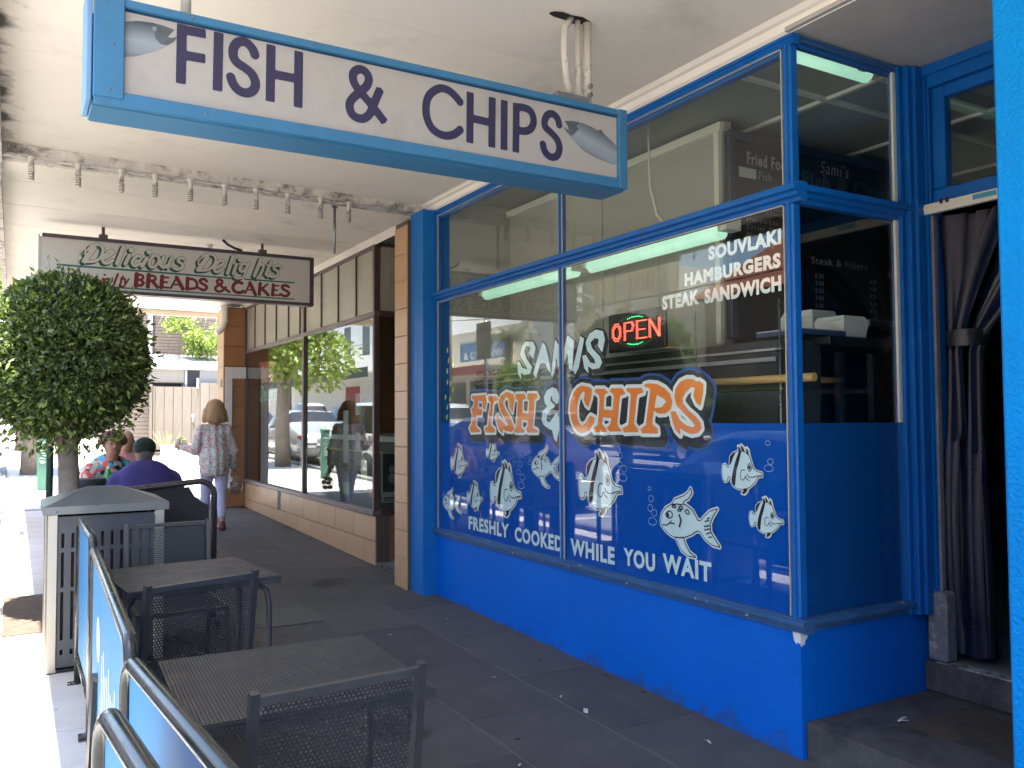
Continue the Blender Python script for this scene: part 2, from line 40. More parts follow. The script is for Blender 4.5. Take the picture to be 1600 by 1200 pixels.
# ---------------------------------------------------------------- materials
MATS = {}
def mat(name, col, rough=0.6, metal=0.0, var=0.10, scale=6.0, bump=0.0, bscale=80.0, spec=0.5, emis=None, estr=0.0, coat=0.0,
        dirt=None, dscale=2.0, dlo=0.5, dhi=0.75, isl=0.0, obj=0.0, stretch=None, trans=0.0):
    if name in MATS: return MATS[name]
    m = bpy.data.materials.new(name); m.use_nodes = True; t = m.node_tree; n = t.nodes; L = t.links
    b = n['Principled BSDF']; b.inputs['Roughness'].default_value = rough; b.inputs['Metallic'].default_value = metal
    b.inputs['Specular IOR Level'].default_value = spec
    if coat: b.inputs['Coat Weight'].default_value = coat; b.inputs['Coat Roughness'].default_value = 0.12
    tc = n.new('ShaderNodeTexCoord'); src = tc.outputs['Object']
    if stretch:
        mp = n.new('ShaderNodeMapping'); mp.inputs['Scale'].default_value = stretch; L.new(src, mp.inputs[0]); src = mp.outputs[0]
    nz = n.new('ShaderNodeTexNoise'); nz.inputs['Scale'].default_value = scale; nz.inputs['Detail'].default_value = 5; nz.inputs['Roughness'].default_value = .62
    L.new(src, nz.inputs['Vector'])
    mr = n.new('ShaderNodeMapRange'); mr.inputs[1].default_value = 0.3; mr.inputs[2].default_value = 0.7
    mr.inputs[3].default_value = 1-var; mr.inputs[4].default_value = 1+var; L.new(nz.outputs[0], mr.inputs[0])
    fac = mr.outputs[0]
    def mul(a, bb):
        q = n.new('ShaderNodeMath'); q.operation = 'MULTIPLY'; L.new(a, q.inputs[0]); L.new(bb, q.inputs[1]); return q.outputs[0]
    if isl:
        g = n.new('ShaderNodeNewGeometry'); r = n.new('ShaderNodeMapRange'); r.inputs[3].default_value = 1-isl; r.inputs[4].default_value = 1+isl
        L.new(g.outputs['Random Per Island'], r.inputs[0]); fac = mul(fac, r.outputs[0])
    if obj:
        g = n.new('ShaderNodeObjectInfo'); r = n.new('ShaderNodeMapRange'); r.inputs[3].default_value = 1-obj; r.inputs[4].default_value = 1+obj
        L.new(g.outputs['Random'], r.inputs[0]); fac = mul(fac, r.outputs[0])
    vm = n.new('ShaderNodeVectorMath'); vm.operation = 'SCALE'; vm.inputs[0].default_value = col[:3]; L.new(fac, vm.inputs['Scale'])
    c = vm.outputs[0]
    if dirt:
        d = n.new('ShaderNodeTexNoise'); d.inputs['Scale'].default_value = dscale; d.inputs['Detail'].default_value = 7; d.inputs['Roughness'].default_value = .7
        L.new(tc.outputs['Object'], d.inputs['Vector'])
        r = n.new('ShaderNodeMapRange'); r.inputs[1].default_value = dlo; r.inputs[2].default_value = dhi; L.new(d.outputs[0], r.inputs[0])
        mx = n.new('ShaderNodeMix'); mx.data_type = 'RGBA'; L.new(r.outputs[0], mx.inputs['Factor']); L.new(c, mx.inputs['A']); mx.inputs['B'].default_value = (*dirt, 1)
        c = mx.outputs['Result']
    L.new(c, b.inputs['Base Color'])
    rr = n.new('ShaderNodeMapRange'); rr.inputs[1].default_value = .3; rr.inputs[2].default_value = .7
    rr.inputs[3].default_value = max(0.02, rough-.08); rr.inputs[4].default_value = min(1, rough+.08); L.new(nz.outputs[0], rr.inputs[0]); L.new(rr.outputs[0], b.inputs['Roughness'])
    if bump:
        bn = n.new('ShaderNodeTexNoise'); bn.inputs['Scale'].default_value = bscale; bn.inputs['Detail'].default_value = 4; L.new(src, bn.inputs['Vector'])
        bp = n.new('ShaderNodeBump'); bp.inputs['Strength'].default_value = min(1, bump); bp.inputs['Distance'].default_value = 0.004*max(1, bump)
        L.new(bn.outputs[0], bp.inputs['Height']); L.new(bp.outputs[0], b.inputs['Normal'])
    if emis: b.inputs['Emission Color'].default_value = (*emis, 1); b.inputs['Emission Strength'].default_value = estr
    if trans: b.inputs['Transmission Weight'].default_value = trans
    MATS[name] = m; return m
def glass(name, tint=(0.93, 0.96, 0.94), ior=1.6, rough=0.0, frost=0.0):
    if name in MATS: return MATS[name]
    m = bpy.data.materials.new(name); m.use_nodes = True; t = m.node_tree; n = t.nodes; L = t.links; n.clear()
    o = n.new('ShaderNodeOutputMaterial'); tr = n.new('ShaderNodeBsdfTransparent'); tr.inputs[0].default_value = (*tint, 1)
    gl = n.new('ShaderNodeBsdfGlossy'); gl.inputs['Roughness'].default_value = rough; gl.inputs[0].default_value = (1, 1, 1, 1)
    fr = n.new('ShaderNodeFresnel'); ge = n.new('ShaderNodeNewGeometry'); mp = n.new('ShaderNodeMapRange')
    mp.inputs[3].default_value = ior; mp.inputs[4].default_value = 1/ior      # the far face of a pane acts like the near one
    L.new(ge.outputs['Backfacing'], mp.inputs[0]); L.new(mp.outputs[0], fr.inputs['IOR'])
    mx = n.new('ShaderNodeMixShader'); L.new(fr.outputs[0], mx.inputs[0]); L.new(tr.outputs[0], mx.inputs[1]); L.new(gl.outputs[0], mx.inputs[2])
    last = mx.outputs[0]
    if frost:
        df = n.new('ShaderNodeBsdfPrincipled'); df.inputs['Base Color'].default_value = (*[c*.5 for c in tint], 1); df.inputs['Roughness'].default_value = .25
        vo = n.new('ShaderNodeTexVoronoi'); vo.inputs['Scale'].default_value = 55; tc = n.new('ShaderNodeTexCoord'); L.new(tc.outputs['Object'], vo.inputs['Vector'])
        bp = n.new('ShaderNodeBump'); bp.inputs['Strength'].default_value = 1; bp.inputs['Distance'].default_value = .004
        L.new(vo.outputs[0], bp.inputs['Height']); L.new(bp.outputs[0], df.inputs['Normal'])
        m2 = n.new('ShaderNodeMixShader'); m2.inputs[0].default_value = frost; L.new(last, m2.inputs[1]); L.new(df.outputs[0], m2.inputs[2]); last = m2.outputs[0]
    L.new(last, o.inputs[0]); MATS[name] = m; return m
# ---------------------------------------------------------------- objects
NAMEC = {}
def link(o, parent=None):
    C.objects.link(o)
    if parent: o.parent = parent
    return o
def tag(o, label=None, cat=None, group=None, kind=None):
    if label: o['label'] = label
    if cat: o['category'] = cat
    if group: o['group'] = group
    if kind: o['kind'] = kind
    return o
def thing(name, label, cat, loc=(0, 0, 0), group=None, rz=0.0):
    o = bpy.data.objects.new(name, None); o.empty_display_size = .2; link(o); o.location = loc; o.rotation_euler = (0, 0, rz)
    return tag(o, label, cat, group)
def worldpos(o):
    m = Matrix.Identity(4)
    while o: m = Matrix.Translation(o.location) @ o.rotation_euler.to_matrix().to_4x4() @ m; o = o.parent
    return m
class MB:
    def __init__(s): s.v = []; s.f = []; s.mi = []; s.sm = []
    def add(s, vs, fs, mi=0, sm=False):
        b = len(s.v); s.v += [tuple(map(float, q)) for q in vs]; s.f += [tuple(int(b+i) for i in f) for f in fs]; s.mi += [mi]*len(fs); s.sm += [sm]*len(fs); return s
    def box(s, x0, x1, y0, y1, z0, z1, mi=0, ch=0.0):
        if x1 < x0: x0, x1 = x1, x0
        if y1 < y0: y0, y1 = y1, y0
        if z1 < z0: z0, z1 = z1, z0
        if ch <= 0:
            return s.add([(x, y, z) for x in (x0, x1) for y in (y0, y1) for z in (z0, z1)],
                         [(0, 1, 3, 2), (4, 6, 7, 5), (0, 4, 5, 1), (2, 3, 7, 6), (0, 2, 6, 4), (1, 5, 7, 3)], mi)
        c = min(ch, (x1-x0)*.45, (y1-y0)*.45, (z1-z0)*.45)
        bm = bmesh.new(); bmesh.ops.create_cube(bm, size=1)
        for v in bm.verts: v.co = ((x0+x1)/2+v.co.x*(x1-x0), (y0+y1)/2+v.co.y*(y1-y0), (z0+z1)/2+v.co.z*(z1-z0))
        bmesh.ops.bevel(bm, geom=bm.edges[:], offset=c, segments=1, affect='EDGES')
        bm.verts.index_update(); s.add([v.co[:] for v in bm.verts], [[v.index for v in f.verts] for f in bm.faces], mi); bm.free(); return s
    def prism(s, pts, axis, a0, a1, mi=0, sm=False):
        """pts: 2D outline; axis 0: pts are (y,z) run along x; 1: (x,z) along y; 2: (x,y) along z"""
        n = len(pts)
        def P(p, a): return (a, p[0], p[1]) if axis == 0 else ((p[0], a, p[1]) if axis == 1 else (p[0], p[1], a))
        vs = [P(p, a0) for p in pts] + [P(p, a1) for p in pts]
        fs = [tuple(range(n))[::-1], tuple(range(n, 2*n))]
        s.add(vs, fs, mi, False); b = len(s.v)-2*n
        for i in range(n):
            j = (i+1) % n; s.f.append((b+i, b+j, b+n+j, b+n+i)); s.mi.append(mi); s.sm.append(sm)
        return s
    def tube(s, pts, r, seg=10, mi=0, closed=False, cap=True):
        pts = [Vector(p) for p in pts]; n = len(pts); rs = r if isinstance(r, (list, tuple)) else [r]*n
        ref = None; rings = []
        for i, p in enumerate(pts):
            a = pts[i-1] if (i > 0 or closed) else p; b = pts[(i+1) % n] if (i < n-1 or closed) else p
            d = (b-a).normalized() if (b-a).length > 1e-9 else Vector((0, 0, 1))
            if ref is None: ref = d.orthogonal().normalized()
            ref = (ref - d*ref.dot(d)); ref = ref.normalized() if ref.length > 1e-6 else d.orthogonal().normalized()
            q = d.cross(ref)
            rings.append([p + rs[i]*(math.cos(t)*ref + math.sin(t)*q) for t in [2*PI*k/seg for k in range(seg)]])
        vs = [v for rg in rings for v in rg]; fs = []
        for i in range(n if closed else n-1):
            for k in range(seg):
                k2 = (k+1) % seg; i2 = (i+1) % n; fs.append((i*seg+k, i*seg+k2, i2*seg+k2, i2*seg+k))
        s.add(vs, fs, mi, True)
        if cap and not closed:
            b = len(s.v)-len(vs); s.f += [tuple(b+k for k in range(seg))[::-1], tuple(b+(n-1)*seg+k for k in range(seg))]; s.mi += [mi]*2; s.sm += [False]*2
        return s
    def lathe(s, prof, c, axis=2, seg=24, mi=0, sm=True):
        vs = []
        for r, h in prof:
            for k in range(seg):
                a = 2*PI*k/seg; x, y = r*math.cos(a), r*math.sin(a)
                vs.append((c[0]+x, c[1]+y, c[2]+h) if axis == 2 else ((c[0]+h, c[1]+x, c[2]+y) if axis == 0 else (c[0]+x, c[1]+h, c[2]+y)))
        fs = [(i*seg+k, i*seg+(k+1) % seg, (i+1)*seg+(k+1) % seg, (i+1)*seg+k) for i in range(len(prof)-1) for k in range(seg)]
        return s.add(vs, fs, mi, sm)
    def ell(s, c, r, seg=14, rings=9, mi=0):
        vs = []; fs = []
        for i in range(rings+1):
            t = PI*i/rings
            for k in range(seg): a = 2*PI*k/seg; vs.append((c[0]+r[0]*math.sin(t)*math.cos(a), c[1]+r[1]*math.sin(t)*math.sin(a), c[2]+r[2]*math.cos(t)))
        for i in range(rings):
            for k in range(seg): fs.append((i*seg+k, (i+1)*seg+k, (i+1)*seg+(k+1) % seg, i*seg+(k+1) % seg))
        return s.add(vs, fs, mi, True)
    def quad(s, a, b, c, d, mi=0): return s.add([a, b, c, d], [(0, 1, 2, 3)], mi)
    def build(s, name, m, parent=None, label=None, cat=None, group=None, kind=None, local=False, origin=None):
        me = bpy.data.meshes.new(name); v = np.array(s.v, float).reshape(-1, 3)
        if parent and not local:
            inv = worldpos(parent).inverted(); R3 = np.array(inv.to_3x3()); T3 = np.array(inv.translation); v = v @ R3.T + T3
        c = np.array(origin, float) if origin is not None else ((v.min(0)+v.max(0))/2 if len(v) else np.zeros(3))
        if origin is None and not parent: c[2] = v[:, 2].min()
        me.from_pydata((v-c).tolist(), [], s.f)
        for mm in (m if isinstance(m, (list, tuple)) else [m]): me.materials.append(mm)
        me.polygons.foreach_set('material_index', s.mi); me.polygons.foreach_set('use_smooth', s.sm); me.update()
        o = bpy.data.objects.new(name, me); link(o, parent); o.location = c
        return tag(o, label, cat, group, kind)
def copy_tree(o, parent=None):
    c = o.copy(); C.objects.link(c); c.parent = parent
    for ch in list(o.children): copy_tree(ch, c)
    return c
def inst(src, parent, loc, rz=0.0, name=None):
    c = bpy.data.objects.new(name or src.name.split('.')[0], src.data); link(c, parent); c.location = loc; c.rotation_euler = (0, 0, rz); return c
# ---------------------------------------------------------------- flat print: signed distance -> outline mesh
def smooth(P):
    """Catmull-Rom through the points, so traced bends come out round"""
    P = np.array(P, float); n = len(P); closed = np.linalg.norm(P[0]-P[-1]) < 1e-9; o = [P[0]]
    for i in range(n-1):
        p0 = P[i-1] if i else (P[-2] if closed else P[0]); p1, p2 = P[i], P[i+1]; p3 = P[i+2] if i+2 < n else (P[1] if closed else P[-1])
        for t in (.25, .5, .75, 1.0): o.append(.5*((2*p1)+(p2-p0)*t+(2*p0-5*p1+4*p2-p3)*t*t+(3*p1-p0-3*p2+p3)*t**3))
    return np.array(o)
def sdf_shapes(shapes, X, Y):
    D = np.full(X.shape, 1e3)
    for sh in shapes:
        if sh[0] == 'p':
            P = np.array(sh[1]); d = np.full(X.shape, 1e9); ins = np.zeros(X.shape, bool)
            for i in range(len(P)):
                a = P[i-1]; b = P[i]; ex, ey = b-a; L2 = ex*ex+ey*ey+1e-12
                t = np.clip(((X-a[0])*ex+(Y-a[1])*ey)/L2, 0, 1); d = np.minimum(d, (X-a[0]-t*ex)**2+(Y-a[1]-t*ey)**2)
                cr = ((a[1] > Y) != (b[1] > Y)) & (X < (b[0]-a[0])*(Y-a[1])/((b[1]-a[1]) if abs(b[1]-a[1]) > 1e-12 else 1e-12)+a[0]); ins ^= cr
            d = np.sqrt(d); D = np.minimum(D, np.where(ins, -d, d))
        else:
            w_, P = sh[1], (smooth(sh[2]) if len(sh[2]) > 4 else np.array(sh[2])); butt = sh[0] == 'b'; n = len(P)-1
            for i in range(n):
                a, b = P[i], P[i+1]; e = b-a; L_ = math.hypot(*e)+1e-9; e = e/L_
                al = (X-a[0])*e[0]+(Y-a[1])*e[1]; pe = -(X-a[0])*e[1]+(Y-a[1])*e[0]
                cl = np.clip(al, 0, L_); d = np.hypot(al-cl, pe)-w_
                if butt and i == 0: d = np.maximum(d, -al)
                if butt and i == n-1: d = np.maximum(d, al-L_)
                D = np.minimum(D, d)
    return D
def contour_mesh(shapes, off=0.0, cell=0.004, sub=None, shift=None, shifts=()):
    """all of the plane where the shapes, grown by off, are; as a list of verts and faces"""
    allp = np.concatenate([np.array(sh[-1]) for sh in shapes]); pad = abs(off)+.05+max([0]+[max(abs(a), abs(b)) for a, b in shifts])
    x0, y0 = allp.min(0)-pad; x1, y1 = allp.max(0)+pad
    nx, ny = int((x1-x0)/cell)+2, int((y1-y0)/cell)+2
    xs = x0+cell*np.arange(nx); ys = y0+cell*np.arange(ny); X, Y = np.meshgrid(xs, ys, indexing='ij')
    D = sdf_shapes(shapes, X, Y)-off
    for sx, sy in shifts: D = np.minimum(D, sdf_shapes(shapes, X-sx, Y-sy)-off)
    if sub: D = np.maximum(D, -sdf_shapes(sub, X, Y)-off*0)
    ins = D < 0; full = ins[:-1, :-1] & ins[1:, :-1] & ins[1:, 1:] & ins[:-1, 1:]; anyi = ins[:-1, :-1] | ins[1:, :-1] | ins[1:, 1:] | ins[:-1, 1:]
    V = []; F = []; key = {}
    def vid(k, x, y):
        if k not in key: key[k] = len(V); V.append((x, y))
        return key[k]
    for i in range(nx-1):
        row = full[i]; j = 0; idx = np.flatnonzero(row)
        if len(idx):
            br = np.split(idx, np.flatnonzero(np.diff(idx) > 1)+1)
            for g in br:
                a, b = g[0], g[-1]+1
                F.append(tuple(vid(('g', p, q), xs[p], ys[q]) for p, q in ((i, a), (i+1, a), (i+1, b), (i, b))))
    for i, j in zip(*np.nonzero(anyi & ~full)):
        c = [(i, j), (i+1, j), (i+1, j+1), (i, j+1)]; poly = []
        for k in range(4):
            a, b = c[k], c[(k+1) % 4]; da, db = D[a], D[b]
            if da < 0: poly.append(vid(('g', *a), xs[a[0]], ys[a[1]]))
            if (da < 0) != (db < 0):
                t = da/(da-db); kk = ('e',)+(a+b if a < b else b+a)
                poly.append(vid(kk, xs[a[0]]+t*(xs[b[0]]-xs[a[0]]), ys[a[1]]+t*(ys[b[1]]-ys[a[1]])))
        if len(poly) >= 3: F.append(tuple(poly))
    return V, F
def flat(mb, VF, fn, mi=0, flip=False):
    V, F = VF; mb.add([fn(x, y) for x, y in V], [f[::-1] if flip else f for f in F], mi); return mb
_txt = {}
def text_vf(s, off=0.0, shear=0.0, res=3, sp=1.12):
    k = (s, off, shear)
    if k in _txt: return _txt[k]
    cu = bpy.data.curves.new('t', 'FONT'); cu.body = s; cu.offset = off; cu.shear = shear; cu.resolution_u = res; cu.space_character = sp
    ob = bpy.data.objects.new('t', cu); C.objects.link(ob); dg = bpy.context.evaluated_depsgraph_get(); me = ob.evaluated_get(dg).to_mesh()
    V = np.array([v.co[:2] for v in me.vertices]); F = [tuple(p.vertices) for p in me.polygons]
    ob.evaluated_get(dg).to_mesh_clear(); bpy.data.objects.remove(ob); bpy.data.curves.remove(cu)
    mn, mx_ = V.min(0), V.max(0); V = (V-mn)/(mx_-mn); _txt[k] = (V, F); return _txt[k]
def text(mb, s, a0, a1, b0, b1, fn, mi=0, off=0.0, shear=0.0):
    V, F = text_vf(s, off, shear); mb.add([fn(a0+x*(a1-a0), b0+y*(b1-b0)) for x, y in V], F, mi); return mb
# ---------------------------------------------------------------- solid bodies: signed distance -> one continuous skin
def surf_net(fun, lo, hi, h):
    lo = np.array(lo, float); n = [int((hi[k]-lo[k])/h)+2 for k in range(3)]
    ax = [lo[k]+h*np.arange(n[k]) for k in range(3)]; G = np.stack(np.meshgrid(*ax, indexing='ij'), -1); D = fun(G)
    s = D < 0; cells = np.zeros([a-1 for a in n], int); cor = [(i, j, k) for i in (0, 1) for j in (0, 1) for k in (0, 1)]
    sl_ = lambda c: tuple(slice(c[q], n[q]-1+c[q]) for q in range(3))
    for c in cor: cells += s[sl_(c)]
    act = (cells > 0) & (cells < 8); idx = -np.ones(act.shape, int); idx[act] = np.arange(act.sum())
    acc = np.zeros(act.shape+(3,)); cnt = np.zeros(act.shape)
    for a in range(8):
        for b in range(a+1, 8):
            ca, cb = cor[a], cor[b]
            if sum(abs(p-q) for p, q in zip(ca, cb)) != 1: continue
            da, db = D[sl_(ca)], D[sl_(cb)]; m = (da < 0) != (db < 0); t = np.where(m, da/np.where(m, da-db, 1), 0)
            for q in range(3): acc[..., q] += m*(ca[q]+t*(cb[q]-ca[q]))
            cnt += m
    ii = np.argwhere(act); V = lo+h*(ii+acc[act]/cnt[act][:, None]); F = []
    for q in range(3):
        o1, o2 = [(1, 2), (2, 0), (0, 1)][q]
        a = np.take(s, range(n[q]-1), q); b = np.take(s, range(1, n[q]), q)
        for p in np.argwhere(a != b):
            if p[o1] < 1 or p[o2] < 1 or p[o1] >= n[o1]-1 or p[o2] >= n[o2]-1: continue
            c00 = list(p); c10 = list(p); c10[o1] -= 1; c11 = list(c10); c11[o2] -= 1; c01 = list(p); c01[o2] -= 1
            f = tuple(idx[tuple(c)] for c in (c00, c10, c11, c01))
            if min(f) < 0: continue
            F.append(f if a[tuple(p)] else f[::-1])
    return V, F
def smin(a, b, k): h_ = np.clip(.5+.5*(b-a)/k, 0, 1); return b+(a-b)*h_-k*h_*(1-h_)
def cone(P, a, b, ra, rb):
    a = np.array(a, float); b = np.array(b, float); e = b-a; t = np.clip(((P-a)@e)/(e@e+1e-12), 0, 1)
    return np.linalg.norm(P-a-t[..., None]*e, axis=-1)-(ra+t*(rb-ra))
def elli(P, c, r): r = np.array(r, float); q = (P-np.array(c))/r; k0 = np.linalg.norm(q, axis=-1); k1 = np.linalg.norm(q/r, axis=-1)+1e-9; return k0*(k0-1)/k1
def body(prims, k=0.03, grow=0.0):
    def f(P):
        D = None
        for p in prims:
            d = cone(P, *p[1:5]) if p[0] == 'c' else elli(P, *p[1:3])
            kk = p[5] if (p[0] == 'c' and len(p) > 5) else (p[3] if (p[0] == 'e' and len(p) > 3) else k)
            D = d if D is None else smin(D, d, kk)
        return D-grow
    return f
def skin(mb, prims, h=0.014, k=0.03, grow=0.0, mi=0, cut=None):
    pts = []
    for p in prims:
        if p[0] == 'c': pts += [np.array(p[1])-p[3], np.array(p[1])+p[3], np.array(p[2])-p[4], np.array(p[2])+p[4]]
        else: pts += [np.array(p[1])-np.array(p[2]), np.array(p[1])+np.array(p[2])]
    pts = np.array(pts); f0 = body(prims, k, grow); f = (lambda P: np.maximum(f0(P), cut(P))) if cut else f0
    V, F = surf_net(f, pts.min(0)-.04-grow, pts.max(0)+.04+grow, h); return mb.add(V.tolist(), F, mi, True)
# ---------------------------------------------------------------- palette
BLUE = mat('blue_paint', (0.0, 0.125, 0.56), .5, var=.06, scale=3, bump=.35, bscale=30, spec=.22, dirt=(.012, .13, .42), dscale=3.5, dlo=.62, dhi=.85)
BLUEW = mat('blue_stucco', (0.0, 0.29, 0.80), .7, spec=.2, var=.05, scale=5, bump=2.2, bscale=70)
BLUEF = mat('blue_frame_paint', (0.004, 0.115, 0.40), .36, spec=.35, var=.10, scale=9, bump=.3, bscale=50, dirt=(.06, .09, .14), dscale=9, dlo=.66, dhi=.8)
SILL = mat('worn_blue_sill', (0.03, 0.105, 0.25), .55, var=.2, scale=14, bump=.6, bscale=60, dirt=(.16, .19, .22), dscale=16, dlo=.60, dhi=.72)
FILM = mat('blue_vinyl', (0.0, 0.088, 0.46), .5, var=.02, scale=2, spec=.1)
SIGNB = mat('sign_blue', (0.036, 0.17, 0.32), .5, var=.08, scale=5, bump=.3, bscale=40, dirt=(.10, .22, .33), dscale=7, dlo=.62, dhi=.8)
CEIL = mat('ceiling_paint', (0.88, 0.81, 0.70), .75, var=.03, scale=2, bump=.25, bscale=14, dirt=(.50, .45, .40), dscale=1.3, dlo=.56, dhi=.95)
CEIL2 = mat('board_ceiling_paint', (0.87, 0.80, 0.69), .7, var=.04, scale=3, bump=.25, bscale=20, dirt=(.48, .43, .38), dscale=2.2, dlo=.58, dhi=.9, obj=.03)
GRIME = mat('grimy_white', (0.58, 0.54, 0.49), .8, var=.2, scale=10, bump=.4, bscale=60, dirt=(.10, .09, .08), dscale=8, dlo=.50, dhi=.68)
WHITE = mat('white_paint', (0.78, 0.76, 0.72), .5, var=.04, scale=8)
CREAM = mat('cream_paint', (0.70, 0.67, 0.55), .5, var=.05, scale=8, dirt=(.35, .33, .28), dscale=10, dlo=.62, dhi=.8)
TILE = mat('tan_glazed_tile', (0.52, 0.315, 0.165), .38, var=.10, scale=7, bump=.2, bscale=30, obj=.07, dirt=(.32, .20, .12), dscale=6, dlo=.6, dhi=.85)
GROUT = mat('grout', (0.10, 0.07, 0.05), .9)
BROWNF = mat('brown_metal_frame', (0.075, 0.045, 0.04), .4, var=.2, scale=20)
PAVER = mat('dark_bluestone', (0.080, 0.074, 0.072), .78, var=.22, scale=5, bump=.7, bscale=120, obj=.13, dirt=(.11, .10, .09), dscale=4, dlo=.52, dhi=.75)
PAVL = mat('pale_concrete', (0.52, 0.49, 0.45), .85, var=.10, scale=4, bump=.5, bscale=110, obj=.06)
JOINT = mat('paver_joint', (0.17, 0.16, 0.145), .9)
ASPH = mat('asphalt', (0.25, 0.24, 0.22), .8, var=.15, scale=3, bump=.8, bscale=150)
CONC = mat('step_concrete', (0.085, 0.08, 0.075), .8, var=.25, scale=9, bump=.8, bscale=90, dirt=(.028, .028, .03), dscale=5, dlo=.45, dhi=.65)
GROUNDM = mat('ground', (0.24, 0.22, 0.19), .9, var=.1)
BLACK = mat('black_metal', (0.018, 0.018, 0.020), .35, var=.1)
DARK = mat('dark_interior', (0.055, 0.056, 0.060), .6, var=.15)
CHALKB = mat('blackboard', (0.010, 0.011, 0.013), .5, var=.1)
CHALK = mat('chalk', (0.30, 0.31, 0.34), .8)
STEEL = mat('stainless', (0.36, 0.36, 0.37), .3, metal=1, var=.1, scale=30)
GAL = mat('galvanised', (0.30, 0.30, 0.30), .45, metal=.8, var=.15, scale=20)
GLASS = glass('window_glass', (.96, .985, .97), ior=1.38); GLASSB = glass('bakery_glass', (0.82, 0.87, 0.84), 1.70)
WIRED = glass('wired_glass', (0.86, 0.82, 0.66), 1.5, .12, .80)
def spots(m, col, scale, size, amount, seed=0.0):
    """scattered small stains (gum, drips, chips) laid into a paint or stone"""
    t = m.node_tree; n = t.nodes; L = t.links; b = n['Principled BSDF']; p = b.inputs['Base Color'].links[0].from_socket
    g = n.new('ShaderNodeNewGeometry'); mp = n.new('ShaderNodeMapping'); mp.inputs['Location'].default_value = (seed, seed*2, seed*3); L.new(g.outputs['Position'], mp.inputs[0])
    v = n.new('ShaderNodeTexVoronoi'); v.inputs['Scale'].default_value = scale; L.new(mp.outputs[0], v.inputs['Vector'])
    nz = n.new('ShaderNodeTexNoise'); nz.inputs['Scale'].default_value = scale*3; L.new(mp.outputs[0], nz.inputs['Vector'])
    s1 = n.new('ShaderNodeSeparateColor'); L.new(v.outputs['Color'], s1.inputs[0])
    sz = n.new('ShaderNodeMath'); sz.operation = 'MULTIPLY_ADD'; L.new(nz.outputs[0], sz.inputs[0]); sz.inputs[1].default_value = size; L.new(v.outputs['Distance'], sz.inputs[2])
    a = n.new('ShaderNodeMapRange'); a.inputs[1].default_value = size*1.05; a.inputs[2].default_value = size*.85; L.new(sz.outputs[0], a.inputs[0])
    k = n.new('ShaderNodeMath'); k.operation = 'LESS_THAN'; L.new(s1.outputs[0], k.inputs[0]); k.inputs[1].default_value = amount
    f = n.new('ShaderNodeMath'); f.operation = 'MULTIPLY'; L.new(a.outputs[0], f.inputs[0]); L.new(k.outputs[0], f.inputs[1])
    x = n.new('ShaderNodeMix'); x.data_type = 'RGBA'; L.new(f.outputs[0], x.inputs['Factor']); L.new(p, x.inputs['A']); x.inputs['B'].default_value = (*col, 1); L.new(x.outputs['Result'], b.inputs['Base Color'])
spots(PAVER, (.022, .021, .022), 4.5, .14, .6); spots(PAVER, (.17, .16, .15), 9, .055, .35, 3.1); spots(PAVER, (.030, .028, .027), 1.3, .5, .4, 7.7); spots(PAVL, (.16, .15, .14), 5, .12, .5)
spots(BLUE, (.07, .17, .38), 7, .07, .35, 1.3); spots(BLUE, (.012, .04, .12), 12, .06, .25, 4.4); spots(BLUEF, (.20, .24, .30), 16, .08, .18, 2.2); spots(SILL, (.34, .37, .38), 11, .22, .35, 5.5)
spots(SIGNB, (.10, .12, .12), 14, .07, .22, 3.3); spots(BLUEW, (.25, .50, .80), 30, .10, .12, 1.1); spots(CEIL, (.35, .30, .25), 5, .035, .3, 2.7); spots(CONC, (.16, .16, .155), 12, .09, .3, 8.1)
_t = BLUE.node_tree; _n = _t.nodes; _L = _t.links; _b = _n['Principled BSDF']; _p = _b.inputs['Base Color'].links[0].from_socket      # splash dirt along the foot of the wall
_g = _n.new('ShaderNodeNewGeometry'); _s = _n.new('ShaderNodeSeparateXYZ'); _L.new(_g.outputs['Position'], _s.inputs[0]); _z = _n.new('ShaderNodeTexNoise'); _z.inputs['Scale'].default_value = 9; _z.inputs['Detail'].default_value = 8; _L.new(_g.outputs['Position'], _z.inputs['Vector'])
_a = _n.new('ShaderNodeMath'); _a.operation = 'MULTIPLY_ADD'; _L.new(_s.outputs[2], _a.inputs[0]); _a.inputs[1].default_value = -2.2; _L.new(_z.outputs[0], _a.inputs[2]); _r = _n.new('ShaderNodeMapRange'); _r.inputs[1].default_value = .32; _r.inputs[2].default_value = .60; _r.inputs[4].default_value = .62; _L.new(_a.outputs[0], _r.inputs[0])
_x = _n.new('ShaderNodeMix'); _x.data_type = 'RGBA'; _L.new(_r.outputs[0], _x.inputs['Factor']); _L.new(_p, _x.inputs['A']); _x.inputs['B'].default_value = (.045, .060, .085, 1); _L.new(_x.outputs['Result'], _b.inputs['Base Color'])
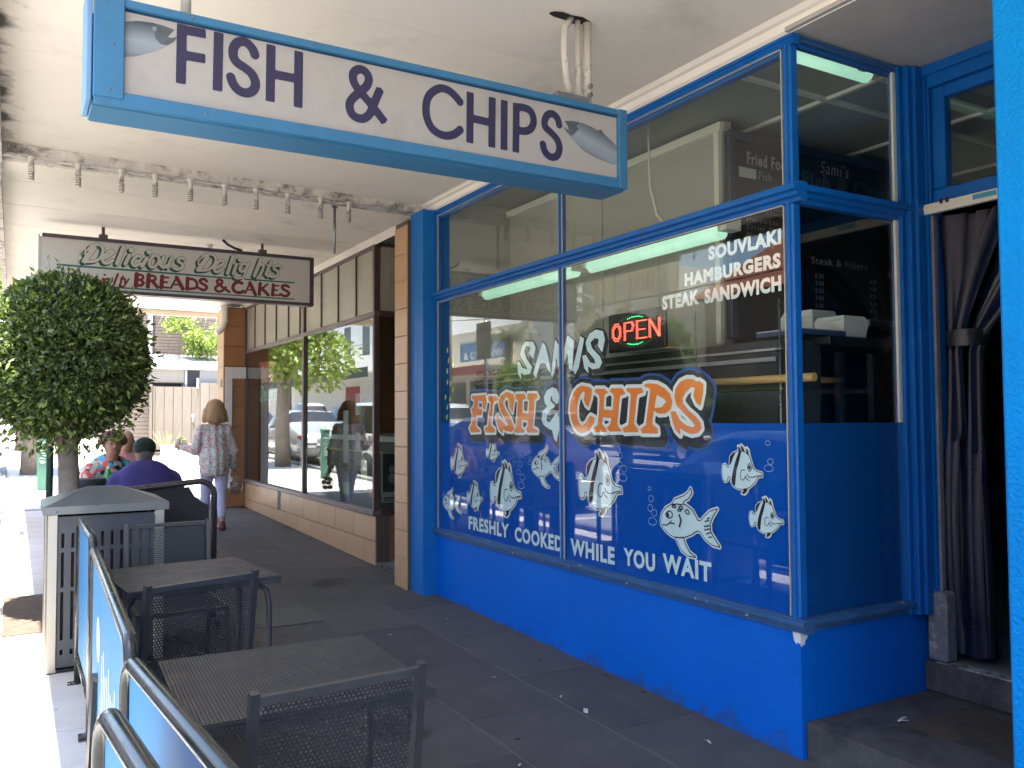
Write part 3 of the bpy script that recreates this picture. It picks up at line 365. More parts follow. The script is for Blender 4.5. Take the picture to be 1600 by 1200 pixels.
# ---------------------------------------------------------------- ground, road, pavements
def slope_sheet(x0, x1, y0, y1, dz, name, m, kind='structure', label=None, th=.05):
    mb = MB(); z = lambda y: GZ(y)+dz
    vs = [(x, y, z(y)-t) for t in (0, th) for x in (x0, x1) for y in (y0, y1)]
    mb.add(vs, [(0, 2, 3, 1), (4, 5, 7, 6), (0, 1, 5, 4), (2, 6, 7, 3), (0, 4, 6, 2), (1, 3, 7, 5)])
    return mb.build(name, m, kind=kind, label=label)
slope_sheet(-260, 260, -160, 420, -.32, 'ground', GROUNDM)
ZR = -.14
slope_sheet(-13.0, -.28, -60, 330, ZR, 'road', ASPH)
pav = slope_sheet(-.13, 3.6, -9, 14.2, -.0045, 'pavement', JOINT)
def paver_mesh(wx, wy, m, th=.04, g=.003):
    mb = MB(); c = .003; x, y = wx/2-g, wy/2-g; z0, z1 = 0.0, .012
    mb.add([(-x, -y, z0), (x, -y, z0), (x, y, z0), (-x, y, z0), (-x, -y, z1-c), (x, -y, z1-c), (x, y, z1-c), (-x, y, z1-c), (-x+c, -y+c, z1), (x-c, -y+c, z1), (x-c, y-c, z1), (-x+c, y-c, z1)],
           [(8, 9, 10, 11)]+[(a, (a+1) % 4, 4+(a+1) % 4, 4+a) for a in range(4)]+[(4+a, 4+(a+1) % 4, 8+(a+1) % 4, 8+a) for a in range(4)])
    me = bpy.data.meshes.new('paver'); me.from_pydata(mb.v, [], mb.f); me.materials.append(m); return me
def lay(xs, ys, y1, rowlen, m, parent, off=0.0, name='paver'):
    pp = worldpos(parent).translation
    for i in range(len(xs)-1):
        me = paver_mesh(xs[i+1]-xs[i], rowlen, m); y = ys+(i % 2)*rowlen*.5*off
        while y < y1:
            o = bpy.data.objects.new(name, me); link(o, parent); yc = y+rowlen/2
            o.location = Vector(((xs[i]+xs[i+1])/2, yc, GZ(yc)-.012+random.uniform(-.0012, .0012)))-pp
            o.rotation_euler = (math.atan(.02)+random.uniform(-.001, .001), random.uniform(-.0015, .0015), 0); y += rowlen
lay([.45, .93, 1.41, 1.95, 2.49, 3.05, 3.6], .62, 13.9, .9, PAVER, pav, off=1)
lay([-.12, .45], -.1, 13.9, .94, PAVL, pav)
kerb = slope_sheet(-.27, -.14, -30, 260, -.02, 'kerb', mat('kerb_base', (.14, .13, .12), .9))
km = MB(); km.box(-.07, .07, -.59, .59, -.16, .035, ch=.018); kme = None
for i in range(40):
    y = -5+i*1.2
    if kme is None: k0 = km.build('kerb_stone', mat('bluestone_kerb', (.17, .17, .175), .8, var=.2, bump=.6, obj=.1), kerb, local=True); kme = k0
    else: k0 = inst(kme, kerb, (0, 0, 0))
    k0.location = Vector((-.205, y, GZ(y)-.03))-kerb.location; k0.rotation_euler = (math.atan(.02), 0, 0)
slope_sheet(-.13, 3.4, 14.2, 330, -.001, 'far_pavement', PAVL)
slope_sheet(3.4, 60, 13.62, 26.8, -.004, 'lane', mat('lane_concrete', (.42, .40, .37), .9, var=.1, bump=.5))
slope_sheet(-17, -13.0, -60, 330, .0, 'opposite_pavement', PAVL, th=.2)
mk = slope_sheet(-7.06, -6.94, -60, 200, ZR+.006, 'centre_line', mat('road_paint', (.72, .72, .70), .7, var=.1), th=.004)
for x in (-2.6, -10.6): slope_sheet(x-.05, x+.05, -60, 200, ZR+.006, 'parking_line', MATS['road_paint'], th=.004)
for i in range(14): y = -2+i*6.2; slope_sheet(-2.55, -.6, y, y+.1, ZR+.007, 'bay_marking', MATS['road_paint'], th=.004)
# soil square round the street tree
slope_sheet(-.05, .62, 6.6, 7.9, .006, 'tree_pit', mat('soil', (.10, .07, .05), .95, var=.35, scale=20, bump=1.5, bscale=60), th=.02)

# ---------------------------------------------------------------- awning over the footpath
CZ = lambda x: 3.355-.018*x                      # the sheet ceiling falls a little towards the shops
aw = thing('awning', 'cream sheet-lined street awning above the blue fish and chip shop', 'awning', (1.4, 2.6, 3.3))
def cpanel(x0, x1, y0, y1, zf, th, m, name, parent, g=.003):
    mb = MB(); vs = [(x, y, zf(x)+t) for t in (0, th) for x in (x0+g, x1-g) for y in (y0+g, y1-g)]
    mb.add(vs, [(0, 1, 3, 2), (4, 6, 7, 5), (0, 4, 5, 1), (2, 3, 7, 6), (0, 2, 6, 4), (1, 5, 7, 3)]); return mb.build(name, m, parent)
ysF = [-4.8, -3.6, -2.4, -1.2, 0.0, 1.2, 2.4, 3.61, 4.82, 6.5]
for i in range(len(ysF)-1): cpanel(-.12, 2.97, ysF[i], ysF[i+1], CZ, .02, CEIL, 'ceiling_sheet', aw, .0012)
for y in ysF[1:-1]:                                # thin cover seams
    cpanel(-.1, 2.95, y-.004, y+.004, lambda x: CZ(x)+.002, .01, GRIME, 'seam', aw, 0)
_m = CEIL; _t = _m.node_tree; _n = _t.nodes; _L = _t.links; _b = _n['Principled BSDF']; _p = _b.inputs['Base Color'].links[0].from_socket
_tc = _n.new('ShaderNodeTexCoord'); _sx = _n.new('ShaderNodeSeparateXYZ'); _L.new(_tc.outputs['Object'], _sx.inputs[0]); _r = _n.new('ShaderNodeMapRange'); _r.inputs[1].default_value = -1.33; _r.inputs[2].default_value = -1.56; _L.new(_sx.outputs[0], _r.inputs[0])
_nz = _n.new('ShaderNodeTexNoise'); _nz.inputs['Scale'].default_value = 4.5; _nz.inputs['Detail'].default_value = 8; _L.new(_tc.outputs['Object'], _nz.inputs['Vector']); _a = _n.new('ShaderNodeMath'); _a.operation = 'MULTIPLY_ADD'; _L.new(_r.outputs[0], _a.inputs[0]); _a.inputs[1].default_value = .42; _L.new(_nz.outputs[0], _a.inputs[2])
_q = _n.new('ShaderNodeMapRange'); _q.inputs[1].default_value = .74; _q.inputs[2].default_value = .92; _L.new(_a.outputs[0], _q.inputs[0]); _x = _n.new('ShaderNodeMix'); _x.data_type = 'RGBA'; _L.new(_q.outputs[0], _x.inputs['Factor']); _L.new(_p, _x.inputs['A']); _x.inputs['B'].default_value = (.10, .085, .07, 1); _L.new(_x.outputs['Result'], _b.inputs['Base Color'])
mb = MB(); mb.prism([(2.925, CZ(2.9)-.001), (2.945, CZ(2.9)-.018), (2.965, CZ(2.9)-.024), (2.98, CZ(2.9)-.052), (2.998, CZ(2.9)-.066), (2.998, CZ(2.9)+.02), (2.925, CZ(2.9)+.02)], 1, 1.0, 6.55, 0)
mb.build('cornice', CEIL, aw)
MB().prism([(-.14, 3.25), (-.10, 3.25), (-.10, 3.62), (-.14, 3.62)], 1, -5, 6.9).build('fascia', GRIME, aw)
MB().box(-.14, 3.4, -5, 6.6, 3.42, 3.46).build('roof_sheet', GAL, aw)
mb = MB(); mb.add([(x, y, CZ(x)+d) for x in (-.12, 3.0) for y in (6.5, 6.66) for d in (-.065, .05)], [(0, 1, 3, 2), (4, 6, 7, 5), (0, 4, 5, 1), (2, 3, 7, 6), (0, 2, 6, 4), (1, 5, 7, 3)])
mb.build('end_beam', GRIME, aw)
mb = MB(); mb.box(2.97, 5.0, .9, 2.63, 3.24, 3.26); mb.build('entry_soffit', mat('entry_ceiling', (.42, .40, .38), .8, var=.08, bump=.5, bscale=25), aw)
# bakery awning: wide boards across
aw2 = thing('awning', 'board-lined street awning over the bakery, beyond the row of bare bulbs', 'awning', (1.4, 10.3, 3.25))
CZ2 = lambda x: 3.275-.010*x
yb = 6.67; widths = [.52, .80, .84, .80, .82, .80, .84, .80, .82, .6]
for wd in widths:
    cpanel(-.12, 2.97, yb, yb+wd, CZ2, .02, CEIL2, 'ceiling_board', aw2, .006); yb += wd
cpanel(-.12, 3.0, 6.67, yb, lambda x: CZ2(x)+.022, .02, mat('black_gap', (.03, .028, .025), .9), 'backing', aw2, 0)
MB().prism([(-.16, 3.2), (-.11, 3.2), (-.11, 3.62), (-.16, 3.62)], 1, 6.92, yb+.05).build('fascia', GRIME, aw2)
MB().box(-.14, 3.4, 6.62, yb, 3.44, 3.48).build('roof_sheet', GAL, aw2)
MB().box(-.11, 3.0, yb, yb+.06, 3.17, 3.50).build('end_fascia', CEIL2, aw2)
mb = MB(); mb.prism([(2.93, 3.245), (2.998, 3.20), (2.998, 3.26), (2.93, 3.26)], 1, 6.9, 13.1); mb.build('cornice', CEIL2, aw2)
YEND = yb+.06
# bulbs on the end beam
BX = [.07, .35, .62, .84, 1.08, 1.32, 1.55, 1.79, 2.05, 2.28]
cf = thing('cable_run', 'sagging grey cable and conduit linking the bare bulbs under the awning beam', 'cable', (1.1, 6.47, 3.24))
mb = MB(); pts = []
for i in range(len(BX)):
    x = BX[i]; pts.append((x, 6.47, 3.262-.014*x))
    if i < len(BX)-1: xm = (x+BX[i+1])/2; pts.append((xm, 6.465, 3.262-.014*xm-random.uniform(.004, .028)))
pts = [(-.12, 6.47, 3.26)]+pts+[(2.6, 6.47, 3.24)]
mb.tube(pts, .006, 6); mb.build('cable', GRIME, cf)
mb = MB()
for i in range(5): x = .15+i*.5; mb.tube([(x, 6.47, 3.24), (x+.02, 6.46, 3.215), (x+.05, 6.47, 3.22)], .004, 5)
mb.build('loose_tie', MATS['grimy_white'], cf)
LAMPG = mat('bulb_glass_unlit', (.30, .27, .23), .3, var=.1)
hl = MB(); hl.lathe([(0, .06), (.022, .06), (.026, .045), (.017, .03), (.016, -.01), (.019, -.015), (.019, -.03), (.0, -.03)], (0, 0, 0), seg=14)
hm = None
names = ['first bare spiral bulb at the street end of the beam', 'second bare spiral bulb from the street end of the beam', 'third bare spiral bulb from the street end of the beam', 'fourth bare spiral bulb, with a whiter coil', 'fifth bare spiral bulb, left of the middle of the row', 'sixth bare spiral bulb, right of the middle of the row', 'seventh bare spiral bulb with a frayed tie round its socket', 'eighth bare spiral bulb, third from the shop end of the row', 'ninth bare spiral bulb, second from the shop end of the row', 'tenth bare spiral bulb, at the shop end beside the hanging conduit']
sp = MB(); n_ = 44; sp.tube([(.016*math.cos(i/n_*2*PI*4), .016*math.sin(i/n_*2*PI*4), -.038-.064*i/n_) for i in range(n_+1)], .0048, 6)
base = None
for i, x in enumerate(BX):
    t = thing('light_bulb', names[i], 'light bulb', (x, 6.47, 3.215-.014*x), 'bare spiral bulbs in a row under the awning beam', rz=i*.9)
    if base is None: base = (hl.build('socket', GRIME, t, local=True), sp.build('spiral_tube', LAMPG, t, local=True))
    else:
        for b_ in base: inst(b_, t, b_.location)
t = thing('conduit_drop', 'thin grey conduit hanging from the beam between the last two bulbs', 'conduit', (2.235, 6.69, 2.72))
MB().tube([(2.235, 6.69, 3.25), (2.235, 6.69, 2.86)], .012, 8).build('pipe', GAL, t); MB().box(2.215, 2.255, 6.68, 6.70, 3.235, 3.252).build('bracket', GAL, t)

# ---------------------------------------------------------------- the blue shop
shop = thing('fish_and_chip_shop', 'bright blue fish and chip shop with painted corner windows and stepped doorway', 'shop', (3.3, 4.3, .03))
mb = MB(); mb.prism([(2.632, -.05), (6.37, .03), (6.37, .556), (2.632, .556)], 0, 3.002, 3.10)
mb.build('stall_riser', BLUE, shop)
MB().box(3.102, 3.91, 2.632, 2.70, -.05, .555).build('return_riser', BLUE, shop)
# columns
MB().prism([(6.37, .02), (6.62, .02), (6.62, 3.235), (6.37, 3.235)], 0, 2.88, 3.12).build('column', mat('blue_column', (.004, .14, .44), .5, spec=.3, var=.07, scale=4, bump=.5, bscale=40), shop)
mb = MB(); mb.box(2.88, 5.2, .9, 1.65, -.1, 3.30, ch=.012); mb.build('column', BLUEW, shop, label='rough stuccoed blue column in front of the doorway')
MB().box(2.92, 3.3, -6, .88, -.3, 3.34).build('column', MATS['blue_column'], shop)
# tiled pilaster between the shops
pil = MB().prism([(6.625, .0), (6.895, .0), (6.895, 3.20), (6.625, 3.20)], 0, 2.858, 3.6).build('pilaster', GROUT, shop)
ptm = MB().box(-.006, .006, -.132, .132, -.116, .116, ch=.003); pt0 = None
for k in range(14):
    zc = .09+.118+k*.236
    if zc > 3.1: zc = zc
    if k == 13: continue
    if pt0 is None: pt0 = ptm.build('tile', TILE, pil, local=True); o = pt0
    else: o = inst(pt0, pil, (0, 0, 0))
    o.location = Vector((2.853, 6.76, zc))-worldpos(pil).translation
mb = MB().box(2.847, 2.859, 6.63, 6.89, .03, .088).build('tile', TILE, pil)
# timber moulding profile runner
def mould(y0, y1, zc, h, name, par, m=BLUEF, x=3.0, d=.05, steps=3):
    mb = MB(); pr = [(x+.03, zc-h/2), (x-.012, zc-h/2), (x-.012, zc-h*.28), (x-d*.6, zc-h*.22), (x-d*.6, zc), (x-d, zc+h*.06), (x-d, zc+h*.36), (x-d*.5, zc+h*.42), (x-d*.5, zc+h/2), (x+.03, zc+h/2)]
    mb.prism(pr, 1, y0, y1); return mb.build(name, m, par)
def mouldx(x0, x1, zc, h, name, par, m=BLUEF, y=2.628, d=.05):
    mb = MB(); pr = [(y+.03, zc-h/2), (y-.012, zc-h/2), (y-.012, zc-h*.28), (y-d*.6, zc-h*.22), (y-d*.6, zc), (y-d, zc+h*.06), (y-d, zc+h*.36), (y-d*.5, zc+h*.42), (y-d*.5, zc+h/2), (y+.03, zc+h/2)]
    mb.prism(pr, 0, x0, x1); return mb.build(name, m, par)
win = MB().box(3.006, 3.05, 2.66, 6.33, 3.16, 3.228).build('window_frame', BLUEF, shop)
mould(2.60, 6.369, 3.207, .045, 'top_rail', win, d=.03)
mould(2.572, 6.369, 2.507, .085, 'transom', win, d=.055)
mould(2.577, 6.369, .588, .062, 'sill', win, SILL, d=.04)
def post(x, y, z0, z1, wx, wy, par, m=BLUEF, name='glazing_bar'):
    mb = MB(); mb.box(x-wx/2, x+wx/2, y-wy/2, y+wy/2, z0, z1, ch=.006); mb.box(x-wx*.5-.006, x+wx*.5+.004, y-wy*.18, y+wy*.18, z0, z1); return mb.build(name, m, par)
post(3.012, 4.505, 2.55, 3.19, .04, .034, win); post(3.012, 4.505, .615, 2.466, .04, .034, win)
post(3.018, 2.648, 2.55, 3.19, .05, .05, win); post(3.018, 2.648, .615, 2.466, .05, .05, win)
post(3.012, 6.35, 2.55, 3.19, .04, .036, win); post(3.012, 6.35, .615, 2.466, .04, .036, win)
# glass panes, pale putty line round each
def pane_x(y0, y1, z0, z1, par, m=GLASS, x=3.0, name='glass_pane'):
    return MB().box(x, x+.005, y0, y1, z0, z1).build(name, m, par)
for y0, y1 in ((2.674, 4.487), (4.523, 6.331)):
    pane_x(y0, y1, .62, 2.465, win); pane_x(y0, y1, 2.551, 3.185, win)
PUT = mat('putty', (.42, .40, .33), .7, var=.15)
mb = MB()
for y0, y1 in ((2.674, 4.487), (4.523, 6.331)):
    for z0, z1 in ((.62, 2.465), (2.551, 3.185)):
        mb.box(2.992, 2.999, y1-.006, y1, z0, z1); mb.box(2.992, 2.999, y0, y0+.006, z0, z1); mb.box(2.992, 2.999, y0, y1, z1-.006, z1)
mb.build('putty', PUT, win)
# blue vinyl and painted graphics behind the glass
for y0, y1 in ((2.674, 4.487), (4.523, 6.331)):
    MB().box(3.016, 3.018, y0, y1, .60, 1.475).build('blue_film', FILM, win)
WP = lambda d: (lambda s, t: (3.0055+d, 6.33-s, t))
DEC_N = mat('decal_chalk_white', (.86, .90, .85), .6, var=.03); DEC_W = mat('decal_pale_blue', (.74, .89, .92), .6, var=.03); DEC_K = mat('decal_black', (.008, .009, .014), .5); DEC_O = mat('decal_orange', (.97, .25, .03), .55, var=.03)
DEC_L = mat('decal_white', (.88, .90, .88), .6, var=.03); DEC_B = mat('decal_blue_edge', (.006, .075, .33), .5)
S_ = DATA
def layered(name, fill, fillmat, holes=None, white=.020, black=.023, blue=.015, sh=(.030, -.030), cell=.004):
    mb = MB(); sub = holes
    shf = [(sh[0]*a, sh[1]*a) for a in (.35, .7, 1.0)]
    flat(mb, contour_mesh(fill, 0, cell, sub=sub), WP(.0), 0)
    if white: flat(mb, contour_mesh(fill, white, cell), WP(.0014), 1)
    flat(mb, contour_mesh(fill, white+black, cell, shifts=shf), WP(.0028), 2)
    if blue: flat(mb, contour_mesh(fill, white+black+blue, cell, shifts=shf), WP(.0042), 3)
    return mb.build(name, [fillmat, DEC_L, DEC_K, DEC_B], win)
layered('lettering', S_['CHIPS'], DEC_O, S_['CHIPSh'])['label'] = 'orange CHIPS lettering with white, black and blue outlines'
layered('lettering', S_['FISH'], DEC_O, white=.017, black=.020, blue=.012)['label'] = 'orange FISH lettering with white, black and blue outlines'
layered('lettering', S_['AMP'], DEC_W, white=.0, black=.024, blue=.014)['label'] = 'pale blue ampersand lettering with black shadow'
layered('lettering', S_['SAMIS'], DEC_W, white=.0, black=.011, blue=0, sh=(.022, -.020))['label'] = 'pale SAMIS lettering with black shadow'
for wd, a, b, t0, t1, sh_ in [('FRESHLY', .518, 1.133, .664, .766, 0), ('COOKED', 1.212, 1.811, .656, .758, 0), ('WHILE', 1.897, 2.351, .655, .757, 0), ('YOU', 2.434, 2.71, .668, .768, 0), ('WAIT', 2.772, 3.142, .682, .782, 0)]:
    mb = MB(); text(mb, wd, a, b, t0, t1, WP(.001), off=.042); mb.build('lettering', DEC_W, win, label='pale blue word '+wd+' on the blue film')
for wd, a, b, t0, t1 in [('SOUVLAKI', 3.153, 3.625, 2.293, 2.366), ('HAMBURGERS', 2.974, 3.62, 2.186, 2.256), ('STEAK', 2.794, 3.082, 2.082, 2.158), ('SANDWICH', 3.121, 3.621, 2.078, 2.152)]:
    mb = MB(); text(mb, wd, a, b, t0, t1, WP(.001), off=.055); mb.build('lettering', DEC_N, win, label='white word '+wd+' on the clear glass')
def xf(shapes, src, dst):
    r = []
    kx = (dst[1]-dst[0])/(src[1]-src[0]); kz = (dst[3]-dst[2])/(src[3]-src[2])
    for sh in shapes:
        P = [[dst[0]+(p[0]-src[0])*kx, dst[2]+(p[1]-src[2])*kz] for p in sh[-1]]
        r.append([sh[0], P] if sh[0] == 'p' else [sh[0], sh[1]*.58*max(.5, (kx+kz)/2), P])
    return r
def fish(key, src, dst, lab):
    D_ = S_[key]; B_ = xf(D_['body'], src, dst); sp_ = xf(D_['spikes'], src, dst) if D_['spikes'] else []; bl = xf(D_['black'], src, dst) if D_['black'] else []; ln = xf(D_['line'], src, dst)
    sc = (dst[3]-dst[2])/(src[3]-src[2]); e = max(.0035, .007*sc); cell = .003 if sc > .6 else .0022
    mb = MB(); flat(mb, contour_mesh(ln, 0, cell*.7), WP(.0), 1)
    if bl: flat(mb, contour_mesh(bl, 0, cell), WP(.0008), 1)
    if sp_: flat(mb, contour_mesh(sp_, 0, cell), WP(.0008), 1)
    flat(mb, contour_mesh(B_, 0, cell), WP(.0020), 0)
    flat(mb, contour_mesh(B_, e*.8, cell), WP(.0032), 1)
    flat(mb, contour_mesh(B_+sp_+bl, e*1.9, cell), WP(.0044), 2)
    return mb.build('painted_fish', [DEC_W, DEC_K, DEC_L], win, label=lab)
fl = ['large striped long-nosed painted fish right of the middle bar', 'striped long-nosed painted fish above FRESHLY', 'small striped painted fish at top left of the blue film', 'small striped painted fish above the F of FRESHLY', 'smallest striped painted fish below the FISH lettering', 'striped long-nosed painted fish near the corner post', 'smaller striped painted fish below the one near the corner post']
for d_, l_ in zip(S_['PA'], fl): fish('FA', S_['PA'][0], d_, l_)
for d_, l_ in zip(S_['PB'], ['large spotted fork-tailed painted fish above YOU WAIT', 'spotted fork-tailed painted fish below the ampersand', 'small spotted painted fish at the far left of the film']): fish('FB', S_['PB'][0], d_, l_)
bm_ = mat('decal_bubble', (.38, .55, .72), .6)
for s0, t0, rx, rz_ in S_['BUB']:
    mb = MB(); n = 22; wv = max(.0028, min(rx, rz_)*.16)
    a = [WP(.001)(s0+math.cos(2*PI*k/n)*rx, t0+math.sin(2*PI*k/n)*rz_) for k in range(n)]; b = [WP(.001)(s0+math.cos(2*PI*k/n)*(rx-wv), t0+math.sin(2*PI*k/n)*(rz_-wv)) for k in range(n)]
    mb.add(a+b, [(k, (k+1) % n, n+(k+1) % n, n+k) for k in range(n)]); mb.build('bubble', bm_, win)
yl = mat('decal_yellow', (.75, .60, .06), .6)
mb = MB()
for k, (s0, t0) in enumerate([(.155, 2.06), (.175, 1.975), (.15, 1.89), (.155, 1.80), (.21, 1.785), (.25, 1.74), (.12, 1.68), (.2, 1.66), (.155, 1.60), (.145, 1.52), (.26, 1.93)]):
    n = 12; mb.add([WP(.001)(s0+.011*math.cos(2*PI*i/n), t0+.022*math.sin(2*PI*i/n+.4)) for i in range(n)], [tuple(range(n))])
mb.build('painted_dots', yl, win)
# ---- return window facing the doorway
rw = MB().box(3.05, 3.72, 2.634, 2.66, 3.19, 3.235).build('window_frame', BLUEF, shop)
mouldx(3.031, 3.84, 2.507, .085, 'transom', rw, d=.055); mouldx(3.031, 3.86, .588, .062, 'sill', rw, SILL, d=.04); mouldx(3.031, 3.84, 3.222, .03, 'top_rail', rw, SILL, d=.02)
MB().box(3.045, 3.722, 2.629, 2.634, .60, 2.465).build('glass_pane', GLASS, rw); MB().box(3.045, 3.722, 2.629, 2.634, 2.551, 3.205).build('glass_pane', GLASS, rw)
MB().box(3.045, 3.722, 2.642, 2.644, .58, 1.475).build('blue_film', mat('dark_blue_vinyl', (.004, .075, .29), .5, spec=.2), rw)
MB().box(3.705, 3.728, 2.615, 2.628, 1.476, 2.464).build('cream_bead', CREAM, rw); MB().box(3.705, 3.728, 2.615, 2.628, 2.552, 3.2).build('cream_bead', CREAM, rw)
mb = MB()
for x0, x1, y0 in ((3.73, 3.765, 2.60), (3.766, 3.80, 2.575), (3.801, 3.86, 2.56)): mb.box(x0, x1, y0, 2.66, .55, 3.236, ch=.004)
mb.build('corner_post', BLUEF, rw)
# ---- doorway
DX = 3.88
dr = MB().box(DX, DX+.10, 2.545, 2.60, .32, 3.235, ch=.006).build('door_frame', BLUEF, shop)
MB().box(DX-.012, DX-.001, 2.55, 2.572, .33, 3.2).build('frame_strip', BLUEF, dr)
MB().box(DX+.0, DX+.10, 1.66, 2.544, 3.13, 3.234).build('head', BLUEF, dr)
MB().box(DX-.02, DX+.09, 1.66, 2.59, 3.19, 3.237).build('head_mould', BLUEF, dr)
MB().box(DX+.02, DX+.09, 1.66, 2.544, 2.545, 2.62, ch=.006).build('transom_rail', BLUEF, dr)
MB().box(DX+.025, DX+.085, 2.478, 2.544, 2.622, 3.129, ch=.006).build('sash_stile', BLUEF, dr)
MB().box(DX+.027, DX+.083, 1.66, 2.477, 3.07, 3.129, ch=.004).build('sash_rail', BLUEF, dr)
MB().box(DX+.05, DX+.055, 1.66, 2.477, 2.622, 3.07).build('glass_pane', GLASS, dr)
MB().box(DX-.03, DX-.002, 1.64, 2.615, 2.495, 2.543).build('curtain_rail', CREAM, dr)
MB().box(DX-.034, DX-.0305, 1.66, 2.60, 2.518, 2.530).build('rail_groove', CREAM, dr)
MB().box(DX-.036, DX-.031, 2.20, 2.31, 2.513, 2.535).build('rail_sticker', mat('sticker_cyan', (.05, .30, .40), .5), dr)
mb = MB()
for y in (2.46, 2.43): mb.box(DX-.04, DX-.03, y, y+.012, 2.53, 2.555)
mb.build('rail_hook', BLACK, dr)
MB().box(DX+.002, DX+.03, 2.532, 2.544, .60, 2.49).build('worn_bead', mat('worn_bead', (.20, .185, .16), .7, var=.3, scale=12), dr)
MB().box(DX-.03, DX+.06, 2.50, 2.60, .325, .66, ch=.012).build('jamb_block', mat('bare_render', (.16, .165, .175), .9, var=.3, scale=20, bump=1, dirt=(.40, .40, .38), dscale=18, dlo=.58, dhi=.66), dr)
MB().box(3.865, 5.0, 1.40, 2.628, .17, .315, ch=.008).build('threshold_step', CONC, shop)
MB().box(3.862, 3.93, 1.42, 2.56, .316, .322).build('step_nosing', mat('scuffed_white', (.35, .35, .34), .7, var=.3, scale=18, dirt=(.05, .05, .05), dscale=14, dlo=.45, dhi=.6), shop)
mb = MB(); mb.prism([(1.30, -.2), (2.627, -.2), (2.627, .165), (1.30, .145)], 0, 3.025, 3.864); mb.build('entry_step', CONC, shop)
mb = MB(); mb.prism([(1.62, .1475), (2.40, .1605), (2.38, .1635), (1.64, .1505)], 0, 3.36, 3.80); mb.build('worn_patch', mat('worn_brown', (.085, .06, .04), .8, var=.35, scale=10, dirt=(.04, .04, .042), dscale=6, dlo=.48, dhi=.62), shop)
mb = MB(); mb.prism([(2.632, .553), (2.632, .512), (2.640, .505), (2.648, .513), (2.655, .500), (2.668, .517), (2.675, .552)], 0, 3.0003, 3.0017)
mb.prism([(3.0, .553), (3.0, .50), (3.008, .492), (3.014, .503), (3.024, .498), (3.030, .52), (3.045, .53), (3.05, .553)], 1, 2.6305, 2.6317); mb.build('paint_chip', WHITE, shop)
# walls, floor, ceiling inside and parapet above
MB().box(3.12, 9.0, 6.38, 6.62, .3, 3.34).build('party_wall', mat('shop_wall', (.34, .34, .31), .7, var=.06, scale=2), shop)
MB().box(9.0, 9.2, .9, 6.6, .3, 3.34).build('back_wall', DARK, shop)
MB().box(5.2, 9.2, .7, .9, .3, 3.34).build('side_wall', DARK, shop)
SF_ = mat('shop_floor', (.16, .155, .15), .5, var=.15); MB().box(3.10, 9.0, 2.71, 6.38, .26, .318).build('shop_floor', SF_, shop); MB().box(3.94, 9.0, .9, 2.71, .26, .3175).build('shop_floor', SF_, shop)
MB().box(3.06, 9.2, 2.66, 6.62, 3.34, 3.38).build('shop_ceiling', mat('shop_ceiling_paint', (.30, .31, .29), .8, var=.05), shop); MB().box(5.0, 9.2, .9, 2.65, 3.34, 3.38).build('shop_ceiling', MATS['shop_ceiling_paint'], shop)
MB().box(3.95, 5.0, 1.3, 2.62, 3.262, 3.33).build('shop_ceiling', MATS['shop_ceiling_paint'], shop)
BAT = mat('batten_white', (.62, .62, .58), .6)
for y in (2.9, 3.25): MB().box(3.2, 9, y-.015, y+.015, 3.318, 3.338).build('ceiling_batten', BAT, shop)
for x in (4.0, 5.0, 6.1): MB().box(x-.015, x+.015, 2.72, 6.3, 3.316, 3.336).build('ceiling_batten', BAT, shop)
MB().box(3.0, 9.3, .7, 6.61, 3.5, 7.2).build('parapet', mat('parapet_render', (.5, .48, .42), .8), shop)
MB().box(3.2, 9.3, -9, .7, -.2, 7.2).build('neighbour_wall', mat('neighbour_brick', (.3, .2, .15), .8), shop)
bk = MB().box(3.70, 3.78, 3.78, 6.36, 1.93, 3.318).build('bulkhead_wall', mat('bulkhead', (.38, .37, .31), .7, var=.05, dirt=(.36, .35, .30), dscale=3), shop)
MB().box(3.665, 3.699, 3.76, 6.36, 3.25, 3.30).build('picture_rail', CREAM, bk); MB().box(3.67, 3.699, 3.78, 3.82, 1.95, 3.249).build('corner_trim', CREAM, bk)
MB().box(3.69, 3.699, 5.0, 5.03, 1.95, 3.249).build('cover_strip', MATS['bulkhead'], bk)
for i in range(9):
    MB().box(3.682, 3.699, 3.86+i*.27, 3.86+i*.27+.262, 1.65, 1.925, ch=.003).build('wall_tile', mat('beige_wall_tile', (.36, .33, .25), .35, var=.05, obj=.05), bk)
# ---------------------------------------------------------------- inside the blue shop
t = thing('menu_board', 'tall blackboard menu with chalk prices inside the corner window', 'menu board', (4.8, 3.77, 2.0))
MB().box(3.70, 6.6, 3.72, 3.76, 1.98, 3.24).build('board', CHALKB, t)
mb = MB(); mb.box(3.69, 6.6, 3.70, 3.72, 3.19, 3.24); mb.box(3.69, 3.73, 3.70, 3.72, 1.98, 3.19); mb.build('frame', mat('menu_frame', (.02, .035, .07), .4), t)
YB = lambda x, z: (x, 3.712, z)
mb = MB(); text(mb, 'Fried Food', 3.84, 4.22, 3.05, 3.13, YB, off=.03); text(mb, 'Fish', 3.94, 4.05, 2.97, 3.02, YB)
random.seed(5)
for k, s in enumerate(['Flake', 'Whiting', 'Potato', 'Dim Sims', 'Burger', 'Prawn']): text(mb, s, 3.83, 3.83+.045*len(s), 2.80-k*.05, 2.83-k*.05, YB)
for k in range(16): text(mb, random.choice(['4.50', '5.20', '6.80', '3.00', '7.50']), 4.22, 4.29, 2.81-k*.048, 2.84-k*.048, YB, off=.02)
text(mb, 'Steak & Fillers', 4.40, 4.95, 2.49, 2.535, YB)
for k in range(9): text(mb, random.choice(['4.50', '8.20', '6.80', '9.00']), 4.43, 4.51, 2.40-k*.048, 2.43-k*.048, YB, off=.02)
